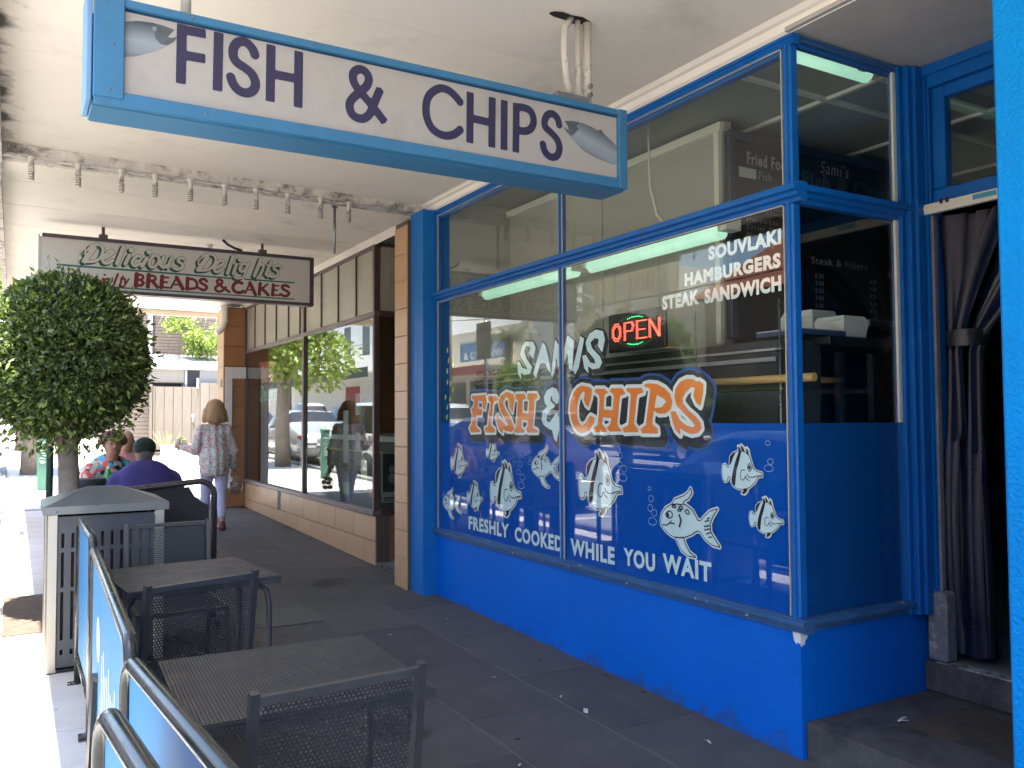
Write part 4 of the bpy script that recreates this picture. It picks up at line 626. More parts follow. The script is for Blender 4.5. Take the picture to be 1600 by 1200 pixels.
for k in range(7): text(mb, random.choice(['4.50', '8.20', '6.80', '9.00']), 4.97, 5.04, 2.40-k*.05, 2.43-k*.05, YB, off=.02)
text(mb, 'Sandwiches', 5.16, 5.5, 2.46, 2.50, YB); mb.build('chalk_lettering', CHALK, t)
mb = MB(); text(mb, "Sami's", 4.50, 4.78, 3.09, 3.175, YB, shear=.2); mb.build('chalk_lettering', mat('chalk_bright', (.30, .32, .36), .8), t)
mb = MB(); text(mb, 'Fish & Chips', 4.33, 5.22, 2.96, 3.085, YB, off=.045); mb.build('chalk_lettering', mat('chalk_dim', (.10, .12, .15), .8), t)
mb = MB(); text(mb, 'Fish & Chips', 4.34, 5.21, 2.968, 3.077, lambda x, z: (x, 3.7105, z)); mb.build('chalk_lettering', mat('chalk_blue', (.025, .05, .10), .8), t)
MB().box(3.77, 3.91, 3.705, 3.712, 2.965, 3.025).build('paper_label', mat('paper_label', (.5, .5, .47), .8), t)
def fluoro(name, lab, a, b, estr):
    t = thing(name, lab, 'light', ((a[0]+b[0])/2, (a[1]+b[1])/2, a[2])); ax = 0 if abs(a[0]-b[0]) > .1 else 1
    x0, x1 = min(a[0], b[0]), max(a[0], b[0]); y0, y1 = min(a[1], b[1]), max(a[1], b[1]); z = a[2]
    if ax: MB().box(x0-.05, x0+.05, y0-.02, y1+.02, z+.035, z+.085, ch=.01).build('housing', WHITE, t); MB().box(x0-.05, x0+.05, y0-.09, y0-.021, z-.02, z+.085).build('end_cap', CREAM, t); MB().box(x0-.05, x0+.05, y1+.021, y1+.05, z-.02, z+.085).build('end_cap', CREAM, t)
    else: MB().box(x0-.02, x1+.02, y0-.05, y0+.05, z+.035, z+.08, ch=.01).build('housing', WHITE, t); MB().box(x1-.12, x1-.07, y0-.055, y0+.055, z-.03, z+.034).build('end_cap', GAL, t)
    em = mat('tube_glow_%d' % int(estr*1000), (.45, .62, .50), .4, emis=(.55, 1.0, .74), estr=estr)
    MB().tube([(a[0], a[1], a[2]-.012), (b[0], b[1], b[2]-.012)], .043, 14).build('tube', em, t)
fluoro('fluorescent_light', 'long mint-glowing fluorescent tube along the shop window below the transom', (3.22, 3.30, 2.50), (3.22, 4.48, 2.50), .11)
fluoro('fluorescent_light', 'mint-glowing fluorescent tube deeper in the window, left of the glazing bar', (3.22, 4.66, 2.50), (3.22, 5.90, 2.50), .10)
fluoro('fluorescent_light', 'short fluorescent tube under the ceiling behind the corner window', (3.10, 2.74, 3.24), (3.68, 2.74, 3.24), .11)
# counter along the window
t = thing('serving_counter', 'dark glass-fronted serving counter with two steel trims behind the window', 'counter', (3.5, 4.6, .32))
DG = mat('dark_glass_front', (.035, .036, .035), .15, var=.1)
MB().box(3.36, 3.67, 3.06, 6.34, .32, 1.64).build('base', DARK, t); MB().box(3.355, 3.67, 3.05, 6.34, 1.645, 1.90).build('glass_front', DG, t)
for z, h, m_ in ((1.845, .012, GAL), (1.79, .022, GAL)): MB().box(3.335, 3.353, 3.05, 6.34, z, z+h).build('trim', m_, t)
MB().tube([(3.30, 2.78, 1.695), (3.30, 3.62, 1.695)], .021, 12).build('rail', mat('varnished_rail', (.62, .38, .13), .35, var=.1), t)
mb = MB()
for y in (2.99, 3.6): mb.tube([(3.30, y, .32), (3.30, y, 2.10)], .006, 6)
mb.build('rod', STEEL, t)
t = thing('display_cabinet', 'stainless food cabinet with black top beside the doorway window', 'cabinet', (4.15, 3.25, .32))
for x in (3.93, 4.13, 4.42): MB().box(x-.02, x+.02, 3.28, 3.32, .32, 1.88).build('post', GAL, t)
MB().box(3.62, 4.50, 2.95, 3.64, 1.88, 1.925, ch=.006).build('top', BLACK, t); MB().box(3.70, 4.46, 3.34, 3.62, 1.64, 1.67).build('shelf', GAL, t); MB().box(3.72, 4.50, 3.4, 3.66, .33, 1.40).build('base', DARK, t)
MB().tube([(3.75, 3.22, 1.71), (4.03, 3.22, 1.71)], .02, 10).build('rail', MATS['varnished_rail'], t)
MB().box(4.28, 4.62, 3.2, 3.3, 2.03, 2.07).build('lid_flap', GAL, t); MB().tube([(4.56, 3.25, 2.05), (4.64, 3.25, 1.93)], .006, 6).build('lid_stay', STEEL, t)
def foam(lab, x, y, z, sx, sy, sz):
    t = thing('foam_box', lab, 'box', (x, y, z), 'white foam boxes on the cabinet'); FO = mat('white_foam', (.72, .76, .74), .6, var=.04)
    mb = MB(); mb.add([(x+a*sx*k, y+b*sy*k, z+h_) for h_, k in ((0, .88), (sz*.75, 1)) for a, b in ((-.5, -.5), (.5, -.5), (.5, .5), (-.5, .5))], [(3, 2, 1, 0), (0, 1, 5, 4), (1, 2, 6, 5), (2, 3, 7, 6), (3, 0, 4, 7), (4, 5, 6, 7)]); mb.build('tray', FO, t)
    mb = MB(); z += sz*.76; mb.add([(x+a*sx*k, y+b*sy*k, z+h_) for h_, k in ((0, 1), (sz*.2, .86)) for a, b in ((-.5, -.5), (.5, -.5), (.5, .5), (-.5, .5))], [(0, 1, 5, 4), (1, 2, 6, 5), (2, 3, 7, 6), (3, 0, 4, 7), (4, 5, 6, 7), (3, 2, 1, 0)]); mb.build('lid', FO, t)
foam('tall white foam box standing behind a lower one on the cabinet', 4.02, 3.42, 1.927, .22, .24, .20)
foam('low white foam box in front of the tall one on the cabinet', 3.90, 3.10, 1.927, .20, .20, .125)
t = thing('paper_stack', 'dark blue-edged stack of wrapping paper on the counter top', 'paper', (3.55, 3.1, 1.9))
MB().box(3.42, 3.76, 2.96, 3.26, 1.927, 1.95).build('sheets', mat('navy_paper', (.03, .05, .12), .7, var=.2), t); MB().box(3.42, 3.76, 2.97, 3.26, 1.951, 1.957).build('top_sheet', mat('pale_paper', (.45, .45, .44), .7), t)
# OPEN sign
t = thing('open_sign', 'lit red dotted OPEN sign on black panel hanging in the window', 'sign', (3.25, 4.07, 1.91))
MB().box(3.25, 3.275, 3.80, 4.345, 1.915, 2.155, ch=.005).build('panel', BLACK, t)
mb = MB()
for y in (3.86, 4.29): mb.tube([(3.262, y, 2.155), (3.262, y, 2.49)], .002, 5)
mb.build('chain', GAL, t)
mr = MB()
def dots(pl, mb, step=.0105, r=.0036):
    for P in pl:
        for i in range(len(P)-1):
            a, b = np.array(P[i], float), np.array(P[i+1], float); n = max(1, int(round(np.linalg.norm(b-a)/step)))
            for k in range(n+1):
                p = a+(b-a)*k/n; mb.lathe([(r, 0), (r*.6, -.003), (0, -.004)], (3.249, 4.345-p[0], 1.915+p[1]), 0, 6)
def glyph(ch, x, w_, z, h_):
    G = {'O': [[(.3, 0), (0, .25), (0, .75), (.3, 1), (.7, 1), (1, .75), (1, .25), (.7, 0), (.3, 0)]], 'P': [[(0, 0), (0, 1), (.8, 1), (1, .78), (.8, .5), (0, .5)]], 'E': [[(1, 0), (0, 0), (0, 1), (1, 1)], [(0, .5), (.8, .5)]], 'N': [[(0, 0), (0, 1), (1, 0), (1, 1)]]}[ch]
    return [[(x+a*w_, z+b*h_) for a, b in P] for P in G]
for ch, x in zip('OPEN', (.045, .165, .285, .405)):
    dots(glyph(ch, x, .085, .07, .105), mr); dots(glyph(ch, x+.013, .06, .084, .077), mr) if ch == 'O' else dots(glyph(ch, x+.012, .085, .07, .105), mr)
mr.build('red_led_letters', mat('led_red', (.6, .03, .02), .4, emis=(1, .09, .05), estr=1.1), t)
mg = MB(); dots([[(.20, .197), (.24, .205), (.30, .205), (.34, .197)]], mg, .018); dots([[(.20, .045), (.25, .036), (.30, .036), (.34, .045)]], mg, .018)
mg.build('green_led_row', mat('led_green', (.02, .4, .1), .4, emis=(.05, 1, .25), estr=.7), t)
mw = MB(); dots([[(.27+.2*math.cos(a)*1.0, .12+.1*math.sin(a)) for a in np.linspace(0, 2*PI, 30)]], mw, .02, .0028); mw.build('white_led_ring', mat('led_white_off', (.4, .4, .4), .4), t)
t = thing('tray_of_potato_cakes', 'white tray of golden fried pieces below the OPEN sign', 'food tray', (3.5, 4.2, 1.93))
MB().box(3.40, 3.56, 4.0, 4.42, 1.927, 1.94, ch=.004).build('tray', WHITE, t)
for i in range(7): MB().ell((3.48+random.uniform(-.05, .05), 4.06+i*.05, 1.957+.01*(i % 2)), (.025, .045, .016)).build('fried_piece', mat('golden_batter', (.6, .33, .09), .6, var=.25), t)
# strip curtain in the doorway, gathered and tied
t = thing('strip_curtain', 'dark translucent plastic strip curtain tied together in the doorway', 'curtain', (DX+.1, 2.4, .34))
PVC = mat('dark_pvc', (.007, .011, .026), .33, var=.35, spec=.4)
for i in range(9):
    yt = 1.76+i*.09; ym = 2.435+(i-4)*.016; yb_ = 2.44+(i-4)*.018; mb = MB(); vs = []; N = 22
    for k in range(N+1):
        z = 2.49-k/N*2.13; f = min(1, max(0, (2.49-z)/.62)); f = f**.8; yc = yt+(ym-yt)*f if z > 1.54 else ym+(yb_-ym)*min(1, (1.54-z)/.5)
        hw = .07*(1-f)+.026*f+(.008 if z < 1.4 else 0); xo = DX+.085+.03*math.sin(i*2.1)+.02*math.sin(z*3+i)
        for q in range(5): u_ = (q-2)/2; vs.append((xo+.018*math.cos(u_*2.4+i)+.006*(i % 3), yc+hw*u_, z))
    mb.add(vs, [(k*5+q, k*5+q+1, (k+1)*5+q+1, (k+1)*5+q) for k in range(N) for q in range(4)], 0, True); mb.build('strip', PVC, t)
MB().lathe([(.085, 1.84), (.092, 1.88), (.085, 1.92)], (DX+.09, 2.435, 0), seg=20).build('tie', BLACK, t)

t = thing('hanging_cable', 'white cable looping down behind the upper window pane', 'cable', (3.3, 4.0, 2.6))
MB().tube([(3.30, 3.99, 3.33), (3.30, 3.98, 2.9), (3.31, 3.93, 2.72), (3.33, 3.84, 2.62), (3.34, 3.80, 2.56)], .007, 8).build('cable', CREAM, t)
# ---------------------------------------------------------------- FISH & CHIPS hanging sign
sg = thing('hanging_sign', 'blue-framed white FISH & CHIPS sign hung across the footpath', 'sign', (1.29, 3.13, 2.53))
FA_ = mat('sign_face', (.42, .39, .355), .5, var=.04, scale=4, dirt=(.33, .31, .28), dscale=4, dlo=.5, dhi=.75)
x0, x1, z0a, z1a = .205, 2.375, 2.535, 2.895
MB().box(x0+.02, x1-.02, 3.055, 3.215, 2.56, 2.87).build('box', SIGNB, sg)
MB().box(x0+.08, x1-.045, 3.040, 3.053, 2.57, 2.86).build('face', FA_, sg)
MB().box(x0+.08, x1-.045, 3.216, 3.226, 2.57, 2.86).build('face', FA_, sg)
for ya, yb2 in ((3.022, 3.054), (3.2165, 3.236)):
    MB().box(x0, x1, ya, yb2, z1a-.028, z1a, ch=.003).build('frame_rail', SIGNB, sg); MB().box(x0, x1, ya, yb2, z0a, z0a+.045, ch=.003).build('frame_rail', SIGNB, sg)
    MB().box(x0-.004, x0+.088, ya-.006, yb2, z0a+.02, z1a+.012, ch=.003).build('frame_stile', SIGNB, sg); MB().box(x1-.045, x1+.002, ya-.003, yb2, z0a+.0, z1a+.002, ch=.003).build('frame_stile', SIGNB, sg)
MB().box(x0-.006, x1+.003, 3.0545, 3.2155, z0a-.004, z0a+.02, ch=.002).build('bottom_board', SIGNB, sg)
MB().box(x0-.024, x0-.007, 3.03, 3.23, z0a+.01, z1a+.03, ch=.003).build('end_board', mat('faded_blue', (.16, .30, .50), .6, var=.1), sg)
SP = lambda d: (lambda a, b: (a, 3.0395-d, b))
INK = mat('sign_ink', (.026, .021, .066), .55, var=.05)
for q_, wd in ((slice(0, 8), 'FISH'), (slice(8, 9), '&'), (slice(9, None), 'CHIPS')): flat(MB(), contour_mesh(S_['SIGN'][q_], 0, .0045), SP(.0006)).build('lettering', INK, sg, label='dark indigo %s painted on the white sign face' % wd)
def fishgrad(name, ang):
    m = mat(name, (.2, .23, .26), .6, var=.35, scale=9, bump=0); t_ = m.node_tree; n = t_.nodes; L = t_.links; tc = n.new('ShaderNodeTexCoord'); sx = n.new('ShaderNodeSeparateXYZ'); L.new(tc.outputs['Generated'], sx.inputs[0])
    cr = n.new('ShaderNodeValToRGB'); e = cr.color_ramp.elements; e[0].position = 0.0; e[0].color = (.10, .12, .14, 1); e[1].position = 1; e[1].color = (.035, .045, .055, 1)
    for p_, c_ in ((.22, (.25, .29, .32, 1)), (.5, (.30, .34, .36, 1)), (.75, (.16, .19, .215, 1))): q = cr.color_ramp.elements.new(p_); q.color = c_
    L.new(sx.outputs['Z'], cr.inputs[0]) if not ang else None
    if ang:
        ad = n.new('ShaderNodeMath'); ad.operation = 'MULTIPLY_ADD'; L.new(sx.outputs['X'], ad.inputs[0]); ad.inputs[1].default_value = .62; L.new(sx.outputs['Z'], ad.inputs[2]); su = n.new('ShaderNodeMath'); su.operation = 'SUBTRACT'; L.new(ad.outputs[0], su.inputs[0]); su.inputs[1].default_value = .36; L.new(su.outputs[0], cr.inputs[0])
    L.new(cr.outputs[0], n['Principled BSDF'].inputs['Base Color']); return m
for i, key in enumerate(('SF1', 'SF2')):
    mb = MB(); flat(mb, contour_mesh(S_[key], 0, .004), SP(.0006)); mb.build('painted_fish', fishgrad('grey_fish_print_%d' % i, i), sg)
    mb = MB(); flat(mb, contour_mesh(S_[key+'h'], 0, .004), SP(.0011)); mb.build('painted_fish_head', mat('fish_head_print', (.085, .10, .115), .6, var=.3, scale=20), sg)
    e_ = S_['SEYE'][i]; mb = MB(); n = 14
    mb.add([SP(.0016)(e_[0]+.008*math.cos(2*PI*k/n), e_[1]+.008*math.sin(2*PI*k/n)) for k in range(n)], [tuple(range(n))]); mb.build('painted_eye', mat('eye_print', (.22, .24, .25), .5), sg)
mb = MB(); mb.box(2.02, 2.19, 3.05, 3.2, z1a+.003, z1a+.035); mb.build('junction_cover', GAL, sg)
scm = mat('screw_head', (.20, .22, .24), .4, metal=.6); mb = MB()
for x_, z_ in [(x0+.045, z0a+.045), (x0+.03, z1a-.02), (x1-.02, z0a+.03), (x1-.022, z1a-.03), (x0+.055, z0a+.20)]+[(x0+.35+k*.42, z0a+.022) for k in range(5)]+[(x0+.3+k*.42, z1a-.013) for k in range(5)]: mb.lathe([(.0045, 0), (.0045, -.002), (0, -.003)], (x_, 3.0215 if x0+.1 < x_ < x1-.05 else 3.0155, z_), 1, 8)
mb.build('screw_heads', scm, sg, kind='stuff')
PIP = mat('cream_pipe', (.60, .56, .47), .5, var=.1, dirt=(.2, .16, .1), dscale=14, dlo=.55, dhi=.7)
MB().tube([(2.235, 3.13, 2.9), (2.235, 3.13, 3.31)], .020, 14).build('hanger_pipe', PIP, sg)
MB().tube([(2.185, 3.13, 2.9), (2.185, 3.13, 3.31)], .013, 10).build('hanger_pipe', PIP, sg)
MB().tube([(2.13, 3.11, 2.93), (2.10, 3.10, 3.02), (2.09, 3.10, 3.14), (2.10, 3.11, 3.25), (2.15, 3.13, 3.315)], .016, 10).build('cable_duct', PIP, sg)
mb = MB()
for z in (2.97, 3.01): mb.lathe([(.011, -.03), (.011, .03)], (2.235, 3.13, z), 1, 8)
mb.build('bolt', GAL, sg)
n = 14; mb = MB(); random.seed(3); mb.add([(2.16+(.12+random.uniform(-.02, .02))*math.cos(2*PI*k/n), 3.13+(.035+random.uniform(-.01, .01))*math.sin(2*PI*k/n), CZ(2.16)-.0015) for k in range(n)], [tuple(range(n))[::-1]]); mb.build('ceiling_hole', mat('hole_dark', (.02, .018, .016), .9), sg)
MB().tube([(.5, 3.13, 2.9), (.5, 3.13, 3.33)], .018, 12).build('hanger_pipe', PIP, sg)

# ---------------------------------------------------------------- bakery
bak = thing('bakery', 'tan-tiled bakery with brown-framed windows and textured upper panes', 'shop', (3.3, 10.4, .15))
base = MB().prism([(7.75, GZ(7.75)-.03), (13.13, GZ(13.13)-.03), (13.13, .585), (7.75, .575)], 0, 3.018, 3.15).build('base_wall', GROUT, bak)
bp = worldpos(base).translation
# two courses of tiles; the lower one is cut to the sloping footpath
y = 7.76; r_ = 0
TL = .585
for row, (za, zb) in enumerate(((.335, .575), (None, .329))):
    y = 7.756-(.3 if row else 0)
    while y < 13.1:
        a, b = max(y, 7.756)+.003, min(y+TL, 13.12)-.003; y += TL
        if b-a < .04: continue
        if row == 0 and 10.62 < (a+b)/2 < 11.2:      # the broken tile
            b2 = a+.42; MB().box(3.006, 3.017, a, b2, za, zb, ch=.003).build('tile', TILE, base); MB().box(3.0125, 3.0175, b2+.01, b, za, zb).build('broken_tile', mat('exposed_backing', (.30, .30, .32), .9, var=.5, scale=25, dirt=(.04, .04, .04), dscale=25, dlo=.5, dhi=.56), base); continue
        z0_ = za if za else None
        mb = MB()
        if za: mb.box(3.006, 3.017, a, b, za, zb, ch=.003)
        else: mb.prism([(a, GZ(a)+.004), (b, GZ(b)+.004), (b, zb), (a, zb)], 0, 3.006, 3.017)
        mb.build('tile', TILE, base)
MB().box(3.019, 3.9, 7.752, 7.85, GZ(7.75)-.02, .575).build('return_wall', mat('brown_tile', (.24, .13, .07), .4, var=.1), bak)
MB().prism([(6.9, GZ(6.9)+.0), (7.75, GZ(7.75)+.0), (7.75, GZ(7.75)+.03), (6.9, GZ(6.9)+.03)], 0, 3.03, 4.0).build('entry_floor', mat('entry_tile', (.22, .21, .20), .6), bak)
MB().prism([(6.9, GZ(6.9)+.0), (7.75, GZ(7.75)+.0), (7.75, GZ(7.75)+.034), (6.9, GZ(6.9)+.034)], 0, 3.012, 3.029).build('entry_strip', STEEL, bak)
wf = MB().box(2.975, 3.06, 7.74, 13.1, .578, .632, ch=.006).build('window_frame', mat('grey_brown_frame', (.14, .10, .10), .45, var=.15, scale=10), bak)
MF = MATS['grey_brown_frame']
MB().box(2.985, 3.05, 7.745, 13.1, 2.505, 2.555, ch=.008).build('transom', MF, wf); MB().box(2.99, 3.05, 7.745, 13.1, 3.17, 3.215).build('top_rail', BROWNF, wf)
for y, w_ in ((7.765, .045), (10.10, .07), (13.09, .03)): MB().box(2.985, 3.045, y-w_/2, y+w_/2, .633, 2.504, ch=.005).build('mullion', BROWNF, wf); MB().box(2.985, 3.045, y-w_/2, y+w_/2, 2.556, 3.169, ch=.005).build('mullion', BROWNF, wf)
for a, b in ((7.79, 10.063), (10.137, 13.07)): pane_x(a, b, .634, 2.503, wf, GLASSB, 3.012)
edges = [7.79, 8.30, 8.86, 9.445, 10.06]; edges2 = [10.14, 10.29, 10.80, 11.39, 11.98, 12.555, 13.07]
for E_ in (edges, edges2):
    for i in range(len(E_)-1):
        pane_x(E_[i]+.012, E_[i+1]-.012, 2.557, 3.168, wf, WIRED, 3.01, 'textured_pane')
        if i: MB().box(2.995, 3.03, E_[i]-.012, E_[i]+.012, 2.556, 3.169).build('glazing_bar', BROWNF, wf)
# bakery return glass with poster
rf = MB().box(3.04, 3.9, 7.745, 7.80, 2.505, 2.56).build('window_frame', BROWNF, bak)
MB().box(3.04, 3.9, 7.745, 7.80, .576, .632).build('sill', BROWNF, rf); MB().box(3.04, 3.9, 7.745, 7.79, 3.19, 3.215).build('top_rail', BROWNF, rf)
MB().box(3.05, 3.9, 7.765, 7.770, .633, 2.504).build('glass_pane', GLASSB, rf); MB().box(3.05, 3.9, 7.765, 7.770, 2.561, 3.188).build('textured_pane', WIRED, rf)
MB().box(3.9, 3.96, 6.9, 7.8, .1, 3.2).build('door_frame', BROWNF, bak)
t = thing('poster', 'black and white portrait poster taped inside the bakery return window', 'poster', (3.2, 7.775, .7))
MB().box(3.075, 3.36, 7.775, 7.777, .70, 1.185).build('sheet', mat('poster_white', (.45, .45, .46), .6), t); MB().box(3.09, 3.345, 7.7725, 7.7745, .80, 1.17).build('photo', mat('poster_photo', (.04, .04, .045), .5, var=.6, scale=9), t)
mb = MB(); mb.ell((3.18, 7.7725, 1.02), (.028, .001, .038)); mb.ell((3.19, 7.7725, .93), (.05, .001, .05)); mb.build('printed_figure', mat('poster_grey', (.28, .28, .28), .6, var=.3, scale=30), t)
mb = MB(); mb.box(3.10, 3.33, 7.7713, 7.7717, .735, .748).box(3.10, 3.30, 7.7713, 7.7717, .715, .725); mb.build('text_bar', mat('poster_black', (.02, .02, .02), .6), t)
# Delights lettering on glass
GP = lambda d: (lambda s, t: (3.018+d, 13.07-s, t))
mb = MB(); mb.add([GP(.001)(a, b) for a, b in ((.72, 2.33), (1.62, 2.30), (1.48, 2.02), (.86, 2.03))], [(0, 1, 2, 3)]); mb.build('red_banner', mat('decal_red', (.60, .04, .03), .5), wf)
mb = MB(); text(mb, 'Delicious', .86, 1.5, 2.09, 2.27, GP(0), shear=.3, off=.01); mb.build('lettering', mat('decal_leaf', (.6, .8, .45), .5), wf)
mb = MB(); text(mb, 'Delights', .78, 1.72, 1.70, 1.99, GP(0), shear=.3, off=.012); mb.build('lettering', mat('decal_green', (.40, .85, .50), .5), wf)
for k, (s0, t0, w_, h_, c) in enumerate([(4.35, 1.05, .16, .55, (.6, .62, .62)), (4.72, 1.55, .16, .22, (.6, .6, .58)), (4.72, 1.2, .14, .17, (.5, .55, .6)), (4.95, 1.25, .1, .1, (.7, .2, .1)), (4.9, .80, .16, .3, (.75, .70, .25)), (5.12, .75, .12, .12, (.6, .12, .1)), (4.35, .72, .2, .13, (.3, .5, .2)), (2.75, .68, .3, .5, (.55, .6, .58))]):
    MB().add([GP(0)(s0, t0), GP(0)(s0+w_, t0), GP(0)(s0+w_, t0+h_), GP(0)(s0, t0+h_)], [(0, 1, 2, 3)]).build('notice', mat('notice_%d' % k, c, .7, var=.1), wf)
# bakery interior
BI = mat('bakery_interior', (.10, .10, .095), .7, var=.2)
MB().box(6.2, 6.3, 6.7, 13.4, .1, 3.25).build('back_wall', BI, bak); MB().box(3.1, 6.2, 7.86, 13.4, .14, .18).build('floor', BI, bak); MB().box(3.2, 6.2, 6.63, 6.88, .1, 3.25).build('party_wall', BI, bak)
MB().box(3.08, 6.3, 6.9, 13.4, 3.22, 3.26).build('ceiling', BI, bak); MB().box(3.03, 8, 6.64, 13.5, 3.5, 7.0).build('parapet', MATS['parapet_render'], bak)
MB().box(3.05, 8, 13.36, 13.62, .1, 3.5).build('end_wall', mat('end_render', (.42, .22, .11), .7), bak)
t = thing('cake_counter', 'pale glass-topped cake counter inside the bakery window', 'counter', (3.9, 9.4, .18))
MB().box(3.5, 4.3, 8.2, 10.6, .18, 1.25).build('body', mat('counter_dark', (.05, .05, .05), .5), t); MB().box(3.48, 4.32, 8.18, 10.62, 1.26, 1.32).build('top', mat('pale_marble', (.6, .6, .55), .3), t)
MB().box(3.47, 3.49, 8.2, 10.6, 1.13, 1.15).build('yellow_strip', mat('yellow_strip', (.6, .45, .06), .5), t)
# tan pier at the far end with white frame and downpipe
pier = thing('tiled_pier', 'tan tiled pier at the far end of the bakery with a white frame on it', 'pier', (2.85, 13.35, GZ(13.3)))
core = MB().box(2.69, 3.3, 13.115, 13.55, GZ(13.1)-.05, 3.2).build('core', GROUT, pier)
TB = mat('brown_pier_tile', (.26, .12, .055), .4, var=.12, obj=.08); z = GZ(13.3); 
while z < 3.17:
    z2 = min(z+.30, 3.19)
    MB().box(2.688, 3.0, 13.10, 13.1145, z+.003, z2-.003, ch=.002).build('tile', TB, core); MB().box(2.676, 2.6895, 13.10, 13.55, z+.003, z2-.003, ch=.002).build('tile', TILE, core); z = z2
WF = mat('white_frame_paint', (.62, .63, .64), .5)
mb = MB(); mb.box(2.70, 2.80, 13.07, 13.098, .5, 2.30); mb.box(2.801, 3.0, 13.07, 13.098, 2.13, 2.30); mb.build('white_frame', WF, pier)
mb = MB(); mb.box(2.665, 2.675, 13.2, 13.26, 2.0, 2.12); mb.build('socket_box', GAL, pier)
t = thing('downpipe', 'white plastic rainwater elbow under the awning beside the tan pier', 'pipe', (2.66, 13.36, 2.78))
MB().tube([(2.66, 13.02, 3.2), (2.66, 13.02, 2.98), (2.64, 13.02, 2.88), (2.59, 13.02, 2.82), (2.55, 13.02, 2.80)], .05, 14).build('elbow', WHITE, t)
MB().lathe([(.058, 0), (.058, .05)], (2.66, 13.02, 2.96), seg=16).build('collar', WHITE, t)
# bakery sign
bs = thing('hanging_sign', 'Delicious Delights Specialty BREADS & CAKES light box hung under the far awning', 'sign', (1.39, 8.5, 2.66))
BX0, BX1, BZ0, BZ1 = .155, 2.60, 2.665, 3.14
FB_ = mat('light_box_face', (.52, .51, .475), .45, var=.03)
MB().box(BX0+.012, BX1-.03, 8.452, 8.548, BZ0+.02, BZ1-.02).build('box', FB_, bs)
mb = MB(); mb.box(BX0+.03, BX1, 8.440, 8.56, BZ1-.02, BZ1+.012); mb.box(BX0+.03, BX1, 8.440, 8.56, BZ0-.006, BZ0+.022); mb.box(BX1-.035, BX1+.004, 8.438, 8.562, BZ0-.006, BZ1+.012); mb.build('frame', mat('plum_frame', (.06, .04, .05), .45), bs)
MB().box(BX0, BX0+.012, 8.445, 8.555, BZ0, BZ1).build('end_cap', FB_, bs)
QP = lambda d: (lambda a, b: (a, 8.4515-d, b))
mb = MB(); flat(mb, contour_mesh(S_['DEL'], .004, .005, shifts=[(-.018, -.015)]), QP(.001), 0); mb.build('lettering', mat('sign_green', (.008, .075, .06), .6), bs, label='green-shadowed Delicious Delights lettering')
mb = MB(); flat(mb, contour_mesh(S_['DEL'], .0028, .004), QP(.002), 0); mb.build('lettering_outline', mat('sign_outline', (.03, .04, .035), .6), bs)
mb = MB(); flat(mb, contour_mesh(S_['DEL'], 0, .004), QP(.003), 0); mb.build('lettering_fill', mat('sign_cream', (.52, .51, .46), .6), bs)
mb = MB(); flat(mb, contour_mesh(S_['BRE'], .002, .006), QP(.001), 0); mb.build('lettering', mat('sign_maroon', (.15, .012, .020), .6), bs, label='maroon Specialty BREADS & CAKES lettering')
mb = MB(); flat(mb, contour_mesh(S_['BLI'], 0, .006), QP(.001), 0); mb.build('ruled_line', mat('sign_line', (.012, .12, .11), .6), bs)
for x in (.67, 2.10): MB().box(x-.035, x+.035, 8.46, 8.54, BZ1+.012, BZ1+.05).build('hanger_block', BROWNF, bs); MB().tube([(x, 8.5, BZ1+.04), (x, 8.5, 3.262)], .014, 8).build('hanger_rod', BROWNF, bs)
mb = MB(); mb.tube([(1.72, 8.5, 3.255), (1.76, 8.49, 3.215), (1.83, 8.48, 3.18), (1.90, 8.47, 3.16)], .013, 8); mb.build('supply_cable', BLACK, bs)
MB().lathe([(.03, .05), (.03, .03), (.012, .02), (.012, 0)], (1.6, 8.5, BZ1+.012), seg=12).build('cable_gland', WHITE, bs)
# ---------------------------------------------------------------- trees and leaves
def leaves(mb, pts, nrm, L0=.055, W0=.028, jitter=.9, droop=.3):
    n = len(pts); rnd = np.random.rand
    d = nrm+np.random.randn(n, 3)*jitter; d[:, 2] -= droop*rnd(n); d /= np.linalg.norm(d, axis=1)[:, None]
    a = np.cross(d, nrm+np.random.randn(n, 3)*.6); a /= np.linalg.norm(a, axis=1)[:, None]+1e-9; b = np.cross(d, a)
    L = (L0*(.7+.6*rnd(n)))[:, None]; W = (W0*(.7+.6*rnd(n)))[:, None]
    p0 = pts; p1 = pts+d*L*.45+a*W*.5+b*W*.15; p2 = pts+d*L; p3 = pts+d*L*.45-a*W*.5+b*W*.15; pm = pts+d*L*.5
    V = np.stack([p0, p1, p2, p3, pm], 1).reshape(-1, 3); base = len(mb.v); mb.v += [tuple(v) for v in V.tolist()]
    for i in range(n): k = base+5*i; mb.f += [(k, k+1, k+4), (k+1, k+2, k+4), (k+2, k+3, k+4), (k+3, k, k+4)]
    mb.mi += [0]*4*n; mb.sm += [False]*4*n
    return mb
def leafmat(name, c, rough=.38, isl=.45):
    m = mat(name, c, rough, var=.25, scale=2.5, isl=isl)
    b = m.node_tree.nodes['Principled BSDF']; t = m.node_tree; L = t.links; o = t.nodes['Material Output']
    tl = t.nodes.new('ShaderNodeBsdfTranslucent'); tl.inputs[0].default_value = (c[0]*2.2, c[1]*2.1, c[2]*.8, 1); mx = t.nodes.new('ShaderNodeMixShader'); mx.inputs[0].default_value = .22
    L.new(b.outputs[0], mx.inputs[1]); L.new(tl.outputs[0], mx.inputs[2]); L.new(mx.outputs[0], o.inputs[0]); return m
LF = leafmat('ficus_leaf', (.074, .110, .032)); LFD = leafmat('inner_leaf', (.050, .066, .036)); LFY = leafmat('pale_leaf', (.20, .27, .06)); LFP = leafmat('palm_leaf', (.07, .10, .035))
